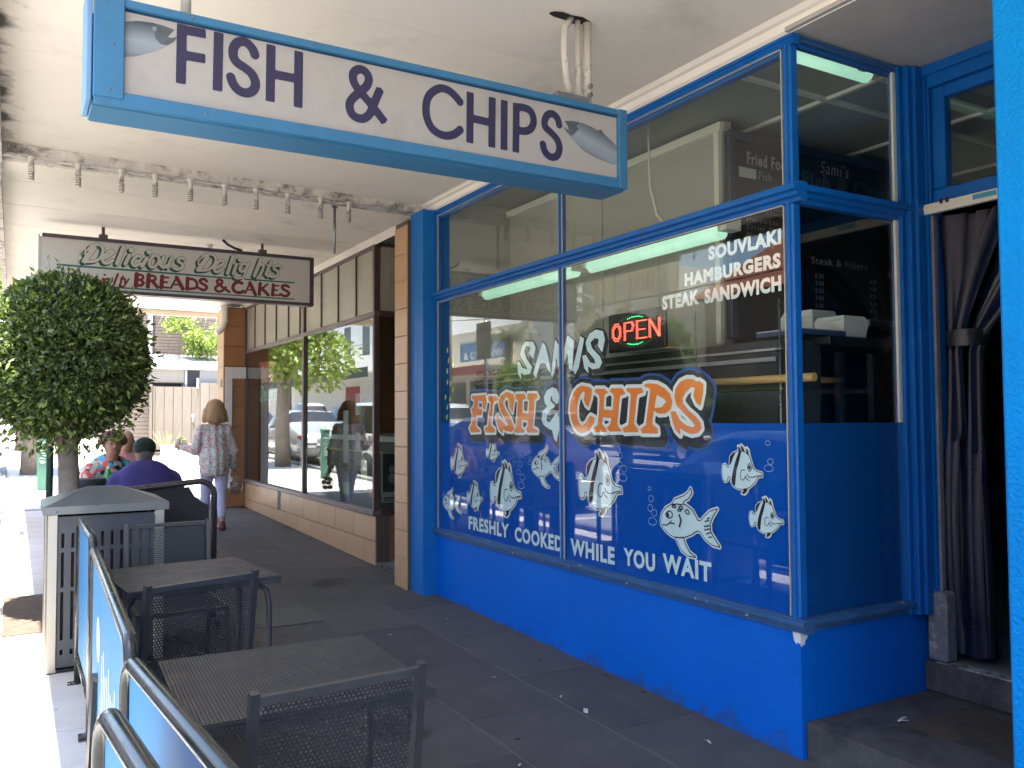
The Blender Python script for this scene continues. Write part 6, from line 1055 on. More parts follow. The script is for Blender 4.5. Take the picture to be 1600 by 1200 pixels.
# seated people
def face(mb, c, fwd, hr, skin_m):  # nose, ears, brows on a head; c centre, fwd unit
    c = Vector(c); f = Vector(fwd).normalized(); s = f.cross(Vector((0, 0, 1))).normalized(); u_ = Vector((0, 0, 1))
    skin(mb, [('c', c+f*hr*.86+u_*hr*.12, c+f*hr*1.12-u_*hr*.18, hr*.10, hr*.16, .01)], .006, .01)
    for q in (-1, 1): mb.ell(c+s*q*hr*.80-u_*hr*.05, (hr*.12, hr*.16, hr*.26), 8, 6)
    return c, f, s, u_
def seated(lab, x, y, rz, H=1.28, top_m=None, skin_m=SKIN, bulk=1.0, bottoms=None, lean=.05, armspread=.2):
    z0 = GZ(y)+.01; t = thing('person', lab, 'person', (x, y, z0)); cr, sr = math.cos(rz), math.sin(rz)
    Q = lambda a, b, c: (x+a*cr-b*sr, y+a*sr+b*cr, z0+c)             # local +y is where they look
    hz = H-.115; b = bulk
    legs = [('c', Q(-.10, 0, .50), Q(-.13, .40, .50), .085*b, .062), ('c', Q(-.13, .40, .50), Q(-.13, .40, .10), .06, .04), ('c', Q(-.13, .40, .06), Q(-.14, .55, .04), .04, .032), ('c', Q(.10, 0, .50), Q(.13, .40, .50), .085*b, .062), ('c', Q(.13, .40, .50), Q(.13, .40, .10), .06, .04), ('c', Q(.13, .40, .06), Q(.14, .55, .04), .04, .032)]
    tor = [('e', Q(0, 0, .56), (.16*b, .14*b, .13)), ('e', Q(0, .0, .74), (.155*b, .13*b, .22)), ('c', Q(-.13*b, lean*.6, hz-.24), Q(.13*b, lean*.6, hz-.24), .07, .07), ('e', Q(0, .01, .88), (.165*b, .12*b, .16))]
    sh = hz-.25
    arms = [[('c', Q(q*.17*b, lean*.6, sh), Q(q*(.22*b+.02), .10, sh-.25), .052, .043), ('c', Q(q*(.22*b+.02), .10, sh-.25), Q(q*armspread, .33, sh-.24+.02), .042, .028)] for q in (-1, 1)]
    neck = [('c', Q(0, lean*.7, hz-.22), Q(0, lean+.01, hz-.08), .056*b, .052)]; hd = Q(0, lean+.03, hz)
    mb = MB(); skin(mb, legs+tor+arms[0]+arms[1]+neck+[('e', hd, (.078, .092, .112), .03), ('e', (hd[0]-sr*.03, hd[1]+cr*.03, hd[2]-.055), (.055, .055, .055), .03)], .016, .03)
    for q in (-1, 1): hand(mb, Q(q*armspread, .33, sh-.22), (-sr-.3*q*cr, cr-.3*q*sr, -.1), (cr, sr, 0), 1.0, .6)
    face(mb, hd, (-sr, cr, 0), .092, skin_m); mb.build('body', skin_m, t)
    mb = MB(); skin(mb, tor+neck[:0]+[('c', Q(0, lean*.6, sh), Q(0, lean*.8, sh+.05), .085, .065)]+[('c', Q(q*.17*b, lean*.6, sh), Q(q*(.215*b+.015), .08, sh-.20), .066, .062) for q in (-1, 1)], .016, .035, grow=.014); mb.build('shirt', top_m, t)
    mb = MB(); skin(mb, legs[:2]+legs[3:5]+[('e', Q(0, 0, .54), (.17*b, .15*b, .12))], .018, .03, grow=.012); mb.build('trousers', bottoms or mat('dark_trousers', (.03, .035, .05), .8), t)
    return t, Q, hd
t, Q, hd = seated('man from behind in purple polo and dark green cap, seated past the barrier', .985, 7.93, 0, 1.235, mat('purple_polo', (.070, .055, .25), .75, var=.08, bump=.5, bscale=25), SKIN2, 1.28, lean=.09)
CAP = mat('green_cap', (.010, .035, .028), .7, var=.15)
mb = MB(); skin(mb, [('e', (hd[0], hd[1]-.005, hd[2]+.035), (.094, .105, .088))], .01, .02, cut=lambda P, z=hd[2]: (z-.012)-P[..., 2]); mb.build('cap', CAP, t)
mb = MB(); skin(mb, [('c', (hd[0]+.03, hd[1]+.06, hd[2]+.005), (hd[0]+.12, hd[1]+.11, hd[2]-.008), .05, .028)], .009, .01, cut=lambda P, z=hd[2]: np.abs(P[..., 2]-z)-.009); mb.build('cap_peak', CAP, t)
mb = MB(); skin(mb, [('c', (hd[0], hd[1]-.06, hd[2]-.02), (hd[0], hd[1]-.05, hd[2]-.06), .05, .045)], .01, .02); mb.build('hair', mat('grey_hair', (.20, .19, .18), .8, var=.2, scale=60), t)
t, Q, hd = seated('curly-haired woman in bright floral top, looking down at the table', .80, 9.1, PI+.1, 1.25, floral('bright_floral', (.012, .012, .02), [(.05, .38, .62), (.75, .10, .10), (.10, .45, .60), (.6, .55, .4)], 9, (.44, .50)), SKIN, 1.05, lean=.12)
mb = MB(); random.seed(11); HC = mat('brown_curls', (.15, .085, .05), .7, var=.3, scale=30)
skin(mb, [('e', (hd[0], hd[1]+.02, hd[2]+.03), (.10, .10, .095))], .012, .02, cut=lambda P, h=hd: -(P[..., 1]-(h[1]-.045)+np.maximum(0, P[..., 2]-h[2]-.03)*.9))
for k in range(150):
    a = random.random()*2*PI; b_ = random.uniform(-.25, 1); rr = math.sqrt(1-max(0, b_)**2)
    p = (hd[0]+.115*rr*math.cos(a), hd[1]+.02+.115*rr*math.sin(a), hd[2]+.03+.10*b_)
    if p[1] < hd[1]-.04 and p[2] < hd[2]+.05: continue
    mb.ell(p, (.019, .019, .017), 6, 4)
mb.build('hair', HC, t)
mb = MB(); c_, f_, s_, u_ = Vector(hd), Vector((.1, -1, 0)).normalized(), Vector((1, .1, 0)), Vector((0, 0, 1))
for q in (-1, 1): mb.ell(c_+f_*.085+s_*q*.03+u_*.012, (.011, .006, .006), 8, 5)
mb.build('eye', mat('eye_dark', (.05, .03, .02), .3), t); mb = MB(); mb.ell(c_+f_*.088-u_*.05, (.022, .008, .006), 8, 5); mb.build('mouth', mat('lips', (.35, .12, .10), .5), t)
t, Q, hd = seated('bald man in pink shirt, mostly behind the man in the green cap', 1.055, 9.93, PI-.35, 1.25, mat('pink_shirt', (.50, .22, .20), .8), SKIN, 1.1)
for q in (-1, 1): MB().ell((hd[0]+q*.03-.02, hd[1]-.083, hd[2]+.012), (.011, .006, .006), 8, 5).build('eye', MATS['eye_dark'], t)
t = thing('bottle', 'green soft drink bottle on the table before the curly-haired woman', 'bottle', (.735, 8.42, GZ(8.6)+.735))
MB().lathe([(0, 0), (.034, 0), (.036, .01), (.036, .13), (.030, .17), (.014, .205), (.013, .225)], (.735, 8.42, GZ(8.6)+.735), seg=18).build('glass', mat('green_plastic', (.06, .42, .06), .2, var=.05, spec=.6), t)
MB().lathe([(0, .242), (.015, .24), (.015, .222)], (.735, 8.42, GZ(8.6)+.735), seg=14).build('cap', WHITE, t); MB().lathe([(.0368, .04), (.0368, .10)], (.735, 8.42, GZ(8.6)+.735), seg=18).build('label', mat('yellow_label', (.6, .55, .05), .5), t)
t = thing('takeaway_box', 'small red and white takeaway box on the people table', 'box', (.90, 8.45, GZ(8.6)+.735)); MB().box(.86, .95, 8.42, 8.50, GZ(8.6)+.735, GZ(8.6)+.80, ch=.004).build('carton', mat('red_carton', (.55, .05, .04), .6), t); MB().box(.86, .95, 8.42, 8.50, GZ(8.6)+.801, GZ(8.6)+.815, ch=.003).build('lid', WHITE, t)
t = thing('plant_pot', 'dark round bag-like planter beside the tree trunk', 'planter', (.57, 8.1, GZ(8.1))); MB().lathe([(0, 0), (.10, 0), (.13, .1), (.15, .6), (.14, .85), (.12, .9), (0, .88)], (.57, 8.15, GZ(8.1)), seg=20).build('pot', mat('dark_pot', (.02, .025, .028), .7, var=.2), t)
# green pillar with graffiti, pole, pale pillar
t = thing('service_pillar', 'green service pillar with pale graffiti at the kerb', 'pillar', (.44, 17.3, GZ(17.3))); z = GZ(17.3)
MB().box(.36, .52, 17.2, 17.36, z, z+.98, ch=.02).build('cabinet', mat('pillar_green', (.06, .17, .12), .6, var=.15), t); mb = MB()
for k in range(9): mb.tube([(.375+.125*random.random(), 17.195, z+.45+.045*k+.03*random.random()) for _ in range(4)], .006, 5)
mb.build('graffiti', mat('graffiti_pale', (.45, .55, .48), .7), t); MB().box(.35, .53, 17.19, 17.37, z+.98, z+1.03, ch=.02).build('cap', MATS['pillar_green'], t)
t = thing('sign_pole', 'slim dark green pole standing just left of the ficus trunk', 'pole', (.255, 7.9, GZ(7.9))); MB().tube([(.255, 7.9, GZ(7.9)), (.255, 7.9, 2.45)], .027, 14).build('pole', mat('pole_green', (.02, .05, .04), .5), t); MB().lathe([(.035, 0), (.035, .04), (0, .05)], (.255, 7.9, 2.44), seg=14).build('cap', MATS['pole_green'], t)
# parking sign that the shop window mirrors
t = thing('parking_sign', 'square parking sign on grey pole at the kerb, seen mirrored in the window', 'sign', (-.2, 11.4, GZ(11.4))); MB().tube([(-.2, 11.4, GZ(11.4)), (-.2, 11.4, 3.02)], .03, 12).build('pole', GAL, t)
MB().box(-.155, -.150, 11.15, 11.62, 2.42, 2.98, ch=.002).build('plate', mat('sign_back', (.30, .30, .29), .6), t); MB().box(-.149, -.146, 11.155, 11.615, 2.82, 2.90).build('band', BLACK, t)
# litter on the footpath
sc = [(2.78, 2.99), (2.52, 3.59), (2.53, 3.83), (2.37, 4.28), (1.9, 3.2), (2.2, 5.4), (1.62, 4.6), (2.72, 5.6), (2.1, 7.4), (1.5, 3.75), (2.6, 4.9), (1.75, 5.8)]
wl = ['white paper scrap nearest the entry step', 'curled receipt on the dark paving below the counter window', 'small scrap beside the curled receipt', 'torn wrapper under the middle glazing bar', 'pale flake near the near table leg', 'white flake left of the blue column', 'bright crumb beside the second chair', 'tiny scrap at the foot of the blue riser', 'speck of paper before the bakery step', 'crumb between the near table and the shop', 'small white chip by the long pale joint', 'paper fleck on the second paver row']
for k, (x, y) in enumerate(sc):
    s_ = [.022, .03, .012, .014][k] if k < 4 else random.uniform(.004, .011); a = random.random()*3; mb = MB(); z = GZ(y)+.004
    mb.add([(x+s_*(math.cos(a)*p-math.sin(a)*q*.35), y+s_*(math.sin(a)*p+math.cos(a)*q*.5), z+h_) for p, q, h_ in ((-1, -1, 0), (0, -1, .012*s_/.03), (1, -.8, 0), (1, 1, .004), (0, 1, .014*s_/.03), (-1, .8, .002))], [(0, 1, 4, 5), (1, 2, 3, 4)])
    mb.build('paper_scrap', mat('scrap_white', (.5, .49, .46), .8, var=.2), None, wl[k], 'litter', 'scraps of litter on the footpath')
mb = MB(); mb.tube([(3.40+.03*math.cos(a), 2.42+.012*math.sin(a), .17+.004*math.sin(2*a)) for a in np.linspace(.3, 5.8, 14)], .004, 6); mb.build('twisted_tissue', MATS['scrap_white'], None, 'small white twisted tissue loop on the entry step', 'litter')
# footpath hatch cover
mb = MB(); y = 6.25; mb.prism([(5.98, GZ(5.98)+.0025), (6.5, GZ(6.5)+.0025), (6.5, GZ(6.5)+.0045), (5.98, GZ(5.98)+.0045)], 0, 1.50, 1.93); o = mb.build('service_cover', mat('cover_concrete', (.10, .10, .085), .8, var=.15), pav)
# ---------------------------------------------------------------- far end of the footpath: lane, fence, shed, brick wall
YW = 27.0
bb = thing('brick_building', 'brown painted brick building across the lane behind the fence', 'building', (5.5, 29.5, GZ(28)))
BRK = mat('painted_brick', (.17, .135, .115), .85, var=.15, scale=3, bump=.4, dirt=(.26, .21, .17), dscale=3, dlo=.6, dhi=.8)
MB().box(2.95, 12, 29.2, 40, .3, 11).build('wall', BRK, bb); mb = MB(); z = .6
while z < 7.5:
    off = 0 if int(z*100) % 2 else .2; mb.box(2.96, 7.4, 29.175, 29.1995, z, z+.085)
    z += .10
mb.build('brick_courses', BRK, bb, kind='stuff')
MB().box(3.62, 3.74, 29.05, 29.17, 2.6, 6.2).build('white_post', WHITE, bb)
MB().box(2.62, 3.0, 27.3, 29.1, .5, 3.3).build('side_wall', BRK, bb)
mb = MB(); z = .8
while z < 3.2: mb.box(2.6, 3.45, 27.27, 27.299, z, z+.1); z += .115
mb.build('brick_courses', BRK, bb, kind='stuff')
fn = thing('board_fence', 'weathered brown board fence and gate at the back of the lane', 'fence', (4.6, YW, GZ(YW)))
FBM = mat('weathered_board', (.20, .165, .13), .85, var=.12, scale=4, obj=.10, stretch=(6, 6, .6)); x = 3.58; z0 = GZ(YW)
for k in range(16):
    w_ = .255; h_ = 2.03 if x < 4.75 else 2.16
    MB().box(x, x+w_-.012, YW, YW+.025, z0, z0+h_, ch=.003).build('board', FBM, fn); x += w_
MB().box(3.42, 3.50, YW-.02, YW+.05, z0, z0+2.1).build('post', FBM, fn); MB().box(3.52, 3.57, YW-.02, YW+.05, z0, z0+2.05).build('post', FBM, fn)
MB().box(4.74, 4.80, YW-.03, YW-.001, z0+2.0, z0+2.3).build('post', WHITE, fn)
mb = MB(); mb.box(4.62, 4.66, YW-.03, YW-.002, z0+.98, z0+1.12); mb.ell((4.64, YW-.03, z0+1.17), (.05, .02, .045)); mb.build('gate_latch', WHITE, fn)
sh = thing('tin_roof_shed', 'low shed with bright corrugated tin roof behind the board fence', 'shed', (5, 28, z0))
mb = MB(); n = 60; vs = []
for i in range(n*4+1): xx = 3.3+i*(6.0/(n*4)); zz = .018*math.sin(i*PI/2); vs += [(xx, 27.15, 3.15+zz), (xx, 29.0, 3.62+zz)]
mb.add(vs, [(2*i, 2*i+2, 2*i+3, 2*i+1) for i in range(n*4)]); mb.build('roof', mat('tin', (.55, .56, .57), .45, metal=.4), sh)
MB().box(3.3, 9.3, 27.05, 27.14, 3.04, 3.15, ch=.02).build('gutter', mat('gutter_white', (.5, .5, .5), .5), sh)
MB().box(3.35, 4.45, 27.25, 27.30, 2.66, 3.03).build('wall_board', mat('beige_boards', (.34, .31, .27), .8), sh)
for k in range(5): MB().box(3.35, 4.42, 27.235, 27.249, 2.70+k*.07, 2.70+k*.07+.055).build('slat', MATS['beige_boards'], sh)
MB().box(3.35, 4.40, 27.6, 27.62, .6, 2.65).build('dark_opening', DARK, sh)
mb = MB(); mb.box(4.44, 4.50, 27.2, 27.3, .6, 3.04); mb.build('jamb', mat('grey_jamb', (.4, .4, .4), .6), sh); MB().box(4.51, 4.86, 27.25, 27.28, 2.2, 3.04).build('dark_window', mat('dark_pane', (.03, .035, .045), .15), sh)
MB().box(4.87, 9.3, 27.25, 27.3, .6, 3.04).build('wall_panel', mat('grey_panel', (.30, .30, .30), .7), sh)
# vine over the roof
t = thing('vine', 'sunlit pale green vine hanging over the tin roof against the brick wall', 'vine', (4.6, 28.6, 3.3)); mb = MB()
for k in range(26):
    u_ = random.random(); c = (3.85+1.9*u_, 28.3+random.uniform(-.3, .3), 4.75-1.15*abs(u_-.2)*random.uniform(.1, 1)+random.uniform(-.3, .35)-(.5 if u_ > .5 else 0)); P, Nn = shell(110, c, (.30, .3, .22), .2, 1.1, amp=.2); leaves(mb, P, Nn, .11, .06)
mb.build('foliage', LFY, t); mb = MB()
for k in range(6): mb.tube([(3.9+k*.3, 28.9, 3.6), (3.8+k*.35, 28.5, 4.4), (4+k*.32, 28.4, 4.9)], .012, 5)
mb.build('stem', BARK, t)
t = thing('dry_grass_tuft', 'tuft of dry straw-coloured grass at the foot of the fence', 'grass', (3.85, 26.7, GZ(26.7))); mb = MB()
for k in range(40): a = random.uniform(-.6, .6); mb.tube([(3.85, 26.7, GZ(26.7)), (3.85+a*.35, 26.7, GZ(26.7)+.35), (3.85+a*.7, 26.65, GZ(26.7)+random.uniform(.4, .75))], [.008, .006, .002], 4)
mb.build('blade', mat('straw', (.5, .36, .15), .9), t)
t = thing('low_wall', 'low pale rendered wall in the sun in front of the fence', 'wall', (4.6, 25.9, GZ(26))); MB().box(3.6, 8, 25.8, 26.0, GZ(26)-.1, GZ(26)+.32, ch=.01).build('wall', mat('white_render', (.62, .60, .55), .8), t)
MB().box(3.58, 8, 25.78, 26.02, GZ(26)+.32, GZ(26)+.36).build('coping', MATS['white_render'], t)
for i, (x, dx) in enumerate(((4.15, .05), (4.75, .04))): t = thing('shrub', ['small grey-green shrub on the low wall', 'second small shrub, further right on the low wall'][i], 'shrub', (x, 25.9, GZ(26)+.36)); mb = MB(); P, Nn = shell(160, (x, 25.9, GZ(26)+.45), (.12, .1, .13), .3, 1.1); leaves(mb, P, Nn, .07, .03); mb.build('foliage', LF, t); mb = MB(); mb.tube([(x, 25.9, GZ(26)+.35), (x, 25.9, GZ(26)+.5)], .01, 5); mb.build('stem', BARK, t)
# further buildings on this side
for i, (y0, y1, h_, c, lab) in enumerate([(40.5, 56, 7.0, (.42, .36, .28), 'tan two-storey shop row beyond the brown brick building'), (56.5, 80, 6.0, (.34, .33, .34), 'grey shop row second from the lane'), (80.5, 120, 8.0, (.4, .33, .3), 'brown shop block at the far end of the street')]):
    t = thing('shop_row', lab, 'building', (6, (y0+y1)/2, GZ(y0))); MB().box(3.0, 12, y0, y1, 0, h_+GZ(y0)).build('wall', mat('far_wall_%d' % i, c, .8), t); MB().box(.3, 2.98, y0, y1, 3.3+GZ(y0), 3.6+GZ(y0)).build('awning', CEIL2, t)
    for k in range(4): yy = y0+1+k*(y1-y0-2)/4; MB().box(2.93, 2.985, yy, yy+(y1-y0)/5.5, GZ(y0)+.7, GZ(y0)+2.6).build('window', MATS['dark_pane'], t)
# ---------------------------------------------------------------- cars
def car_tree(lab, col, x, y, rz, grp, L=4.4, Wd=1.76, H=1.48, suv=0.0, z0=None, nm='parked_car'):
    t = thing(nm, lab, 'car', (0, 0, 0), grp); P_ = mat('car_paint_%02x%02x%02x' % tuple(int(255*c) for c in col), col, .25, var=.02, metal=.3, coat=1.0); GL_ = mat('car_glass', (.012, .015, .018), .05, var=.0, spec=.9); RB = mat('tyre_rubber', (.02, .02, .02), .8); RM = mat('alloy_rim', (.45, .45, .46), .3, metal=.9)
    st = [(-.5, .50, .62, 0), (-.485, .32, .80, 0), (-.44, .24, .92, 0), (-.36, .20, .98, 0), (-.29, .20, 1.0, .35), (-.20, .20, 1.0, .92), (-.05, .20, .99, 1.0), (.06, .20, .97, .97), (.14, .20, .95, .72), (.235, .20, .93, 0), (.36, .21, .86, 0), (.45, .25, .76, 0), (.49, .34, .62, 0), (.5, .48, .55, 0)]
    if suv: st = [(-.5, .5, .75, 0), (-.49, .34, .98, .0), (-.475, .26, 1.04, .45), (-.44, .24, 1.06, .93), (-.3, .22, 1.06, 1.0), (-.1, .22, 1.05, 1.0), (.04, .22, 1.04, .97), (.12, .22, 1.03, .7), (.2, .22, 1.01, 0), (.36, .23, .95, 0), (.46, .28, .84, 0), (.49, .36, .7, 0), (.5, .5, .62, 0)]
    rings = []; hw = Wd/2
    for u_, zb, zs, cb in st:
        tp = 1-.22*abs(2*u_)**4; w_ = hw*tp; zr = zs+(H-zs)*cb; wr = w_*(.98-.26*cb)
        pr = [(w_*.86, zb), (w_*.97, zb+.08), (w_, zb+(zs-zb)*.5), (w_*.985, zs-.06), (w_*.93, zs), (wr+(w_*.93-wr)*.08 if cb else w_*.9, zr-.07*cb if cb else zs+.004), (wr*.88, zr-.005*cb+.004), (wr*.5, zr+.012), (0, zr+.016)]
        rings.append([(a, u_*L, z) for a, z in pr]+[(-a, u_*L, z) for a, z in pr[-2::-1]])
    n = len(rings[0]); body_ = MB(); vs = [v for r_ in rings for v in r_]; fb = []; fg = []
    for i in range(len(rings)-1):
        cbm = min(st[i][3], st[i+1][3]); cbx = max(st[i][3], st[i+1][3])
        for k in range(n-1):
            f = (i*n+k, (i+1)*n+k, (i+1)*n+k+1, i*n+k+1); side = k in (4, n-6)
            if side and cbm > .3 or (k in (5, 6, 7, 8, 9, 10) and cbx > .6 and cbm < .4 and cbx-cbm > .3): fg.append(f)
            else: fb.append(f)
        fb.append((i*n, i*n+n-1, (i+1)*n+n-1, (i+1)*n))
    body_.add(vs, fb+[tuple(range(n))[::-1], tuple(range((len(rings)-1)*n, len(rings)*n))], 0, True); body_.build('body', P_, t); g = MB(); g.add(vs, fg, 0, True); g.build('window', GL_, t)
    for s in (-1, 1):
        for yy in (-.30*L, .31*L):
            wh = MB(); wh.lathe([(0, 0), (.31, 0), (.33, .02), (.33, .18), (.31, .2), (0, .2)], (s*(hw+.005)-(.0 if s < 0 else .2), yy, .33), 0, 22); w_ = wh.build('wheel', RB, t); m2 = MB(); m2.lathe([(0, 0), (.20, 0), (.21, .012), (0, .02)] if s > 0 else [(0, .02), (.21, .008), (.2, 0), (0, 0)], (s*(hw+.008)-(0.012 if s < 0 else .0), yy, .33), 0, 16); m2.build('rim', RM, w_)
        MB().ell((s*hw*.72, .485*L, .66 if not suv else .76), (.16, .05, .07)).build('headlight', mat('headlamp', (.7, .7, .7), .1), t); MB().ell((s*hw*.78, -.487*L, .78 if not suv else .9), (.07, .025, .06)).build('tail_light', mat('taillamp', (.35, .01, .01), .2), t)
        MB().ell((s*(hw+.06), .17*L, .98 if not suv else 1.08), (.08, .05, .06)).build('mirror', P_, t)
    MB().box(-.26, .26, .5*L, .5*L+.01, .45, .56).build('number_plate', WHITE, t); MB().box(-.26, .26, -.5*L-.01, -.5*L, .55, .66).build('number_plate', WHITE, t)
    t.location = (x, y, (GZ(y)+ZR+.0) if z0 is None else z0); t.rotation_euler = (math.atan(.02) if abs(rz) < 1 else -math.atan(.02), 0, rz); return t
def car_copy(src, lab, x, y, rz=0):
    c = copy_tree(src); c.location = (x, y, GZ(y)+ZR); c.rotation_euler = (math.atan(.02) if abs(rz) < 1 else -math.atan(.02), 0, rz); c['label'] = lab; return c
G1 = 'cars parked along the near kerb'; G2 = 'cars parked along the opposite kerb'
cw = car_tree('white four-wheel drive parked at the near kerb beyond the dark red hatchback', (.70, .70, .70), -1.32, 18.6, 0, G1, suv=1, H=1.72, Wd=1.85, L=4.6)
cd = car_tree('dark red hatchback parked at the near kerb beside the bakery', (.045, .010, .014), -1.30, 12.9, 0, G1, L=4.1)
cs = car_tree('silver sedan parked at the near kerb further up', (.32, .33, .34), -1.30, 24.8, 0, G1)
ck = car_tree('black sedan parked at the near kerb beside the cafe tables', (.008, .010, .014), -1.32, 6.55, 0, G1, H=1.42)
car_copy(cd, 'second dark hatchback, furthest parked at the near kerb', -1.3, 32.0)
cb_ = car_tree('dark blue four-wheel drive across the road opposite the shop', (.02, .035, .07), -11.8, 20.5, PI, G2, suv=1, H=1.7, Wd=1.85, L=4.6)
o = car_copy(cs, 'silver sedan across the road, left of the dark blue four-wheel drive', -11.8, 27.2, PI); o['group'] = G2
o = car_copy(cw, 'white four-wheel drive across the road before the cream shopfront', -11.8, 36.0, PI); o['group'] = G2
o = car_copy(cw, 'second white four-wheel drive across the road, furthest up', -11.8, 58.0, PI); o['group'] = G2
o = car_copy(cd, 'dark red hatchback across the road before the white building', -11.8, 50.5, PI); o['group'] = G2
o = car_copy(cs, 'silver sedan across the road nearest the camera', -11.8, 13.5, PI); o['group'] = G2
# ---------------------------------------------------------------- across the road (what the windows mirror)
XO = -16.0
def opp(nm, lab, y0, y1, h_, c, x=XO, dep=9):
    t = thing(nm, lab, 'building', (x-dep/2, (y0+y1)/2, GZ(y0))); MB().box(x-dep, x, y0, y1, -.6, h_).build('wall', mat('opp_wall_'+nm+'%d' % int(y0), c, .8, var=.05), t); return t
CW = (.66, .62, .52)
# tiled-roof house with hedge
t = opp('tiled_roof_house', 'dark-walled house with terracotta tiled roof across the road', 13.5, 25.6, 6.3, (.16, .13, .11), -18, 9)
TC_ = mat('terracotta', (.30, .105, .060), .8, var=.25, scale=6, obj=.08); mb = None
for k in range(24):
    f = k/24; x0_ = -17.6-4.8*f; z0_ = 6.25+3.5*f; y0_, y1_ = 13.0+f*2.2, 26.0-f*2.2
    mb = MB(); mb.prism([(x0_, z0_), (x0_+.015, z0_+.055), (x0_-.22, z0_+.20), (x0_-.24, z0_+.12)], 1, y0_, y1_); mb.build('roof_tile_course', TC_, t)
MB().add([(-17.5, 13, 6.26), (-17.5, 26, 6.26), (-22.6, 23.8, 9.75), (-22.6, 15.2, 9.75), (-27, 26, 6.26), (-27, 13, 6.26)], [(0, 1, 2, 3), (3, 2, 4, 5), (1, 4, 2), (0, 3, 5)]).build('roof', TC_, t)
MB().box(-20.2, -19.4, 18.6, 19.6, 7, 10.3).build('chimney', mat('tan_chimney', (.45, .33, .20), .8), t)
for yy in (15, 18.3, 21.6): w_ = MB().box(-17.99, -17.95, yy, yy+1.3, 2.4, 4.0).build('window', MATS['dark_pane'], t); MB().box(-17.96, -17.92, yy-.06, yy+1.36, 3.98, 4.06).build('frame', WHITE, w_)
t = thing('hedge', 'clipped dark hedge along the opposite footpath below the tiled roof', 'hedge', (-16.4, 19, GZ(19))); mb = MB()
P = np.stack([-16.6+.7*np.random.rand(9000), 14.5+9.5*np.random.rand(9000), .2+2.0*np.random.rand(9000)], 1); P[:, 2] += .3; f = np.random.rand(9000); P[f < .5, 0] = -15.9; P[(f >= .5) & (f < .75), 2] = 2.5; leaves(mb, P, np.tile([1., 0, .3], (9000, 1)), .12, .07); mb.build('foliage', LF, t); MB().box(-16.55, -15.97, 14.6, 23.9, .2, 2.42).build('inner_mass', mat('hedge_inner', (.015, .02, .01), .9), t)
t = thing('ivy_arch', 'sunlit ivy trailing down the arch beside the hedge', 'ivy', (-15.6, 23.8, GZ(23))); mb = MB()
for k in range(34):
    u_ = k/33; c = (-15.5, 24.9-1.5*math.sin(u_*PI/2), 5.0-3.2*u_*u_+.2*math.sin(k)) if k < 24 else (-15.6, 23.2+random.uniform(-.5, .6), 2.5+random.uniform(-.5, .5)); P, Nn = shell(70, c, (.16, .2, .18), .2, 1.1); leaves(mb, P, Nn, .10, .06)
mb.build('foliage', LFY, t); mb = MB(); mb.tube([(-15.55, 23.3, .3), (-15.55, 23.35, 3.2), (-15.55, 23.9, 4.6), (-15.55, 25, 5.1)], .05, 8); mb.build('stem', BARK, t)
# cream parapet building with piers and pierced balustrade
t = opp('parapet_building', 'cream building with piers and pierced parapet across the road', 26.3, 32.0, 6.4, CW)
for i, yy in enumerate((25.4, 27.9, 30.4)): MB().box(XO-.5, XO+.12, yy, yy+.8, .4, 8.6, ch=.03).build('pier', mat('cream_pier', (.62, .52, .36), .8), t); MB().box(XO-.6, XO+.22, yy-.1, yy+.9, 8.6, 8.85).build('pier_cap', MATS['cream_pier'], t)
MB().box(XO-.25, XO, 26.2, 30.4, 6.4, 6.7).build('parapet_base', MATS['cream_pier'], t); MB().box(XO-.25, XO, 26.2, 30.4, 7.5, 7.75).build('parapet_top', MATS['cream_pier'], t)
for k in range(14): MB().box(XO-.2, XO-.05, 26.3+k*.3, 26.42+k*.3, 6.7, 7.5).build('baluster', MATS['cream_pier'], t)
MB().box(XO-.02, XO+.04, 26.6, 29.6, .8, 3.2).build('window', MATS['dark_pane'], t); MB().box(XO, XO+2.2, 26.4, 31.9, 3.7, 3.95).build('awning', CEIL2, t)
# white tall building
t = opp('white_building', 'tall white building standing behind the palms across the road', 32.5, 35.6, 9.2, (.74, .74, .72)); MB().box(XO, XO+.3, 33.2, 34.2, .5, 8.0).build('fin', MATS['opp_wall_white_building32'], t)
# low cream shopfront with blue sign
t = opp('cream_shopfront', 'low cream shopfront with blue company sign and red stripe across the road', 36.0, 49.0, 6.4, (.78, .72, .58))
sgn = MB().box(XO, XO+.06, 37.8, 43.4, 4.75, 5.75).build('sign_board', mat('opp_sign_blue', (.06, .20, .40), .5), t)
mb = MB(); text(mb, '& COMPANY', 42.9, 38.4, 4.85, 5.25, lambda a, b: (XO+.065, a, b), off=.03)
mb.build('lettering', WHITE, sgn)
MB().box(XO, XO+2.2, 36.1, 48.9, 4.0, 4.16).build('awning', CEIL2, t); MB().box(XO+2.2, XO+2.24, 36.1, 48.9, 3.75, 4.2).build('red_stripe', mat('red_fascia', (.42, .06, .045), .6), t)
for k in range(4): MB().box(XO-.02, XO+.04, 36.6+k*3.1, 39.2+k*3.1, 1.3, 3.6).build('window', MATS['dark_pane'], t)
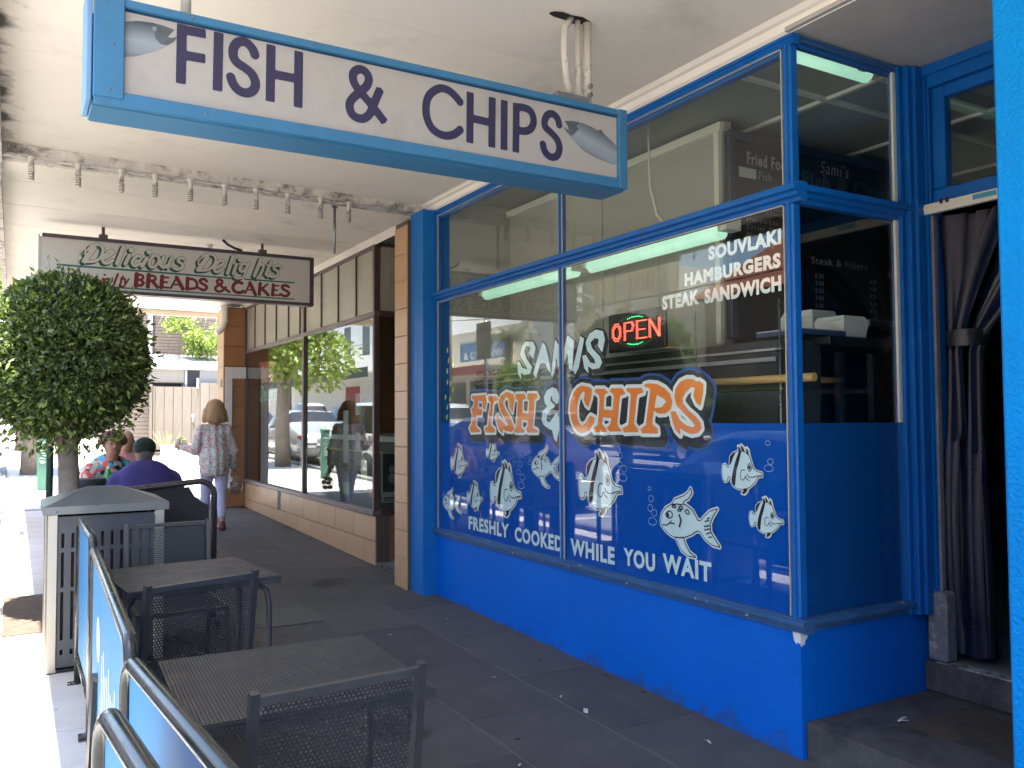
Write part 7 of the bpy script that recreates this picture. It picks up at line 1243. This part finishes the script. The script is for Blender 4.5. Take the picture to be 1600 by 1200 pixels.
# white two-storey with dark fascia
t = opp('two_storey_white_shop', 'white two-storey shop with dark awning fascia far across the road', 52, 78, 10.2, (.80, .80, .78))
for k in range(6): w_ = MB().box(XO-.02, XO+.03, 54+k*4, 55.4+k*4, 6.2, 8.6).build('window', MATS['dark_pane'], t); MB().box(XO, XO+.06, 53.9+k*4, 55.5+k*4, 6.05, 6.2).build('sill', WHITE, w_)
MB().box(XO, XO+2.4, 52, 78, 4.6, 4.7).build('awning', CEIL2, t); MB().box(XO+2.4, XO+2.45, 52, 78, 4.3, 4.95).build('fascia', mat('dark_fascia', (.05, .06, .055), .6), t); MB().box(XO-.01, XO+.05, 60, 63, 1.6, 4.0).build('doorway', mat('red_door', (.30, .02, .02), .5), t)
opp('grey_shop', 'plain pale shop between the cream shopfront and the white two-storey one', 49.3, 51.8, 6.0, (.5, .5, .5)); opp('far_shop_row', 'long pale shop row at the far end across the road', 79, 140, 8.5, (.55, .52, .47)); opp('near_shop_row', 'brick shop row across the road behind the camera side', -30, 13.2, 6.5, (.35, .20, .14))
def palm(lab, x, y, h_, n=26, r=2.1):
    z = GZ(y); t = thing('palm_tree', lab, 'palm tree', (x, y, z), 'palms across the road'); MB().tube([(x, y, z), (x+.05, y, z+h_*.5), (x, y, z+h_)], [.28, .22, .2], 12).build('trunk', BARK, t); mb = MB()
    for k in range(n):
        a = k*2.4; el = random.uniform(-.2, 1.1); prev = None
        for j in range(9):
            u_ = j/8; rr = r*u_; zz = z+h_+math.sin(el)*rr-1.1*u_*u_*r*.6; c = Vector((x+math.cos(a)*rr*math.cos(el*.6), y+math.sin(a)*rr*math.cos(el*.6), zz))
            if prev is not None:
                sd = Vector((-math.sin(a), math.cos(a), 0))
                for q in (-1, 1):
                    for m_ in range(3): p = prev.lerp(c, m_/3); tip = p+sd*q*.42*(1-u_*.6)+Vector((math.cos(a)*.2, math.sin(a)*.2, -.28)); mb.add([p, p+(c-prev)*.16, tip], [(0, 1, 2)])
            prev = c
    mb.build('frond', LFP, t); return t
palm('palm tree in front of the cream parapet building', -14.6, 31.2, 6.2); palm('palm tree in front of the tall white building', -14.4, 35.2, 4.8, r=1.8)
bushy('low green street tree across the road between the palms and the cream shopfront', -14.2, 33.6, 2.6, (1.3, 1.2), .1, n=2500, m=LFY, leaf=.14, grp='leafy trees across the road')
for i, y in enumerate((12.0, 40.0, 70.0)):
    t = thing('power_pole', ['timber power pole across the road near the hedge', 'timber power pole across the road by the blue company sign', 'timber power pole furthest up the opposite side'][i], 'power pole', (-13.6, y, GZ(y)), 'power poles on the opposite side'); MB().tube([(-13.6, y, GZ(y)), (-13.6, y, GZ(y)+8.6)], [.16, .11], 12).build('pole', BARK, t); MB().box(-14.7, -12.5, y-.05, y+.05, GZ(y)+7.7, GZ(y)+7.82).build('crossarm', BARK, t)
for i, (x, z_) in enumerate(((-14.6, 7.9), (-13.2, 7.9), (-12.6, 7.9), (-13.45, 5.9))):
    mb = MB(); pts = []
    for a, b in ((12, 40), (40, 70)):
        for k in range(9): u_ = k/8; y = a+(b-a)*u_; pts.append((x, y, GZ(y)+z_-1.0*4*u_*(1-u_)*.5))
    mb.tube(pts, .022, 5); mb.build('power_line', BLACK, None, ['power line over the outer end of the crossarms', 'power line second from the outer end', 'power line on the road side of the crossarms', 'lowest power line, slung on the poles below the crossarms'][i], 'power line')
bpy.context.view_layer.update()
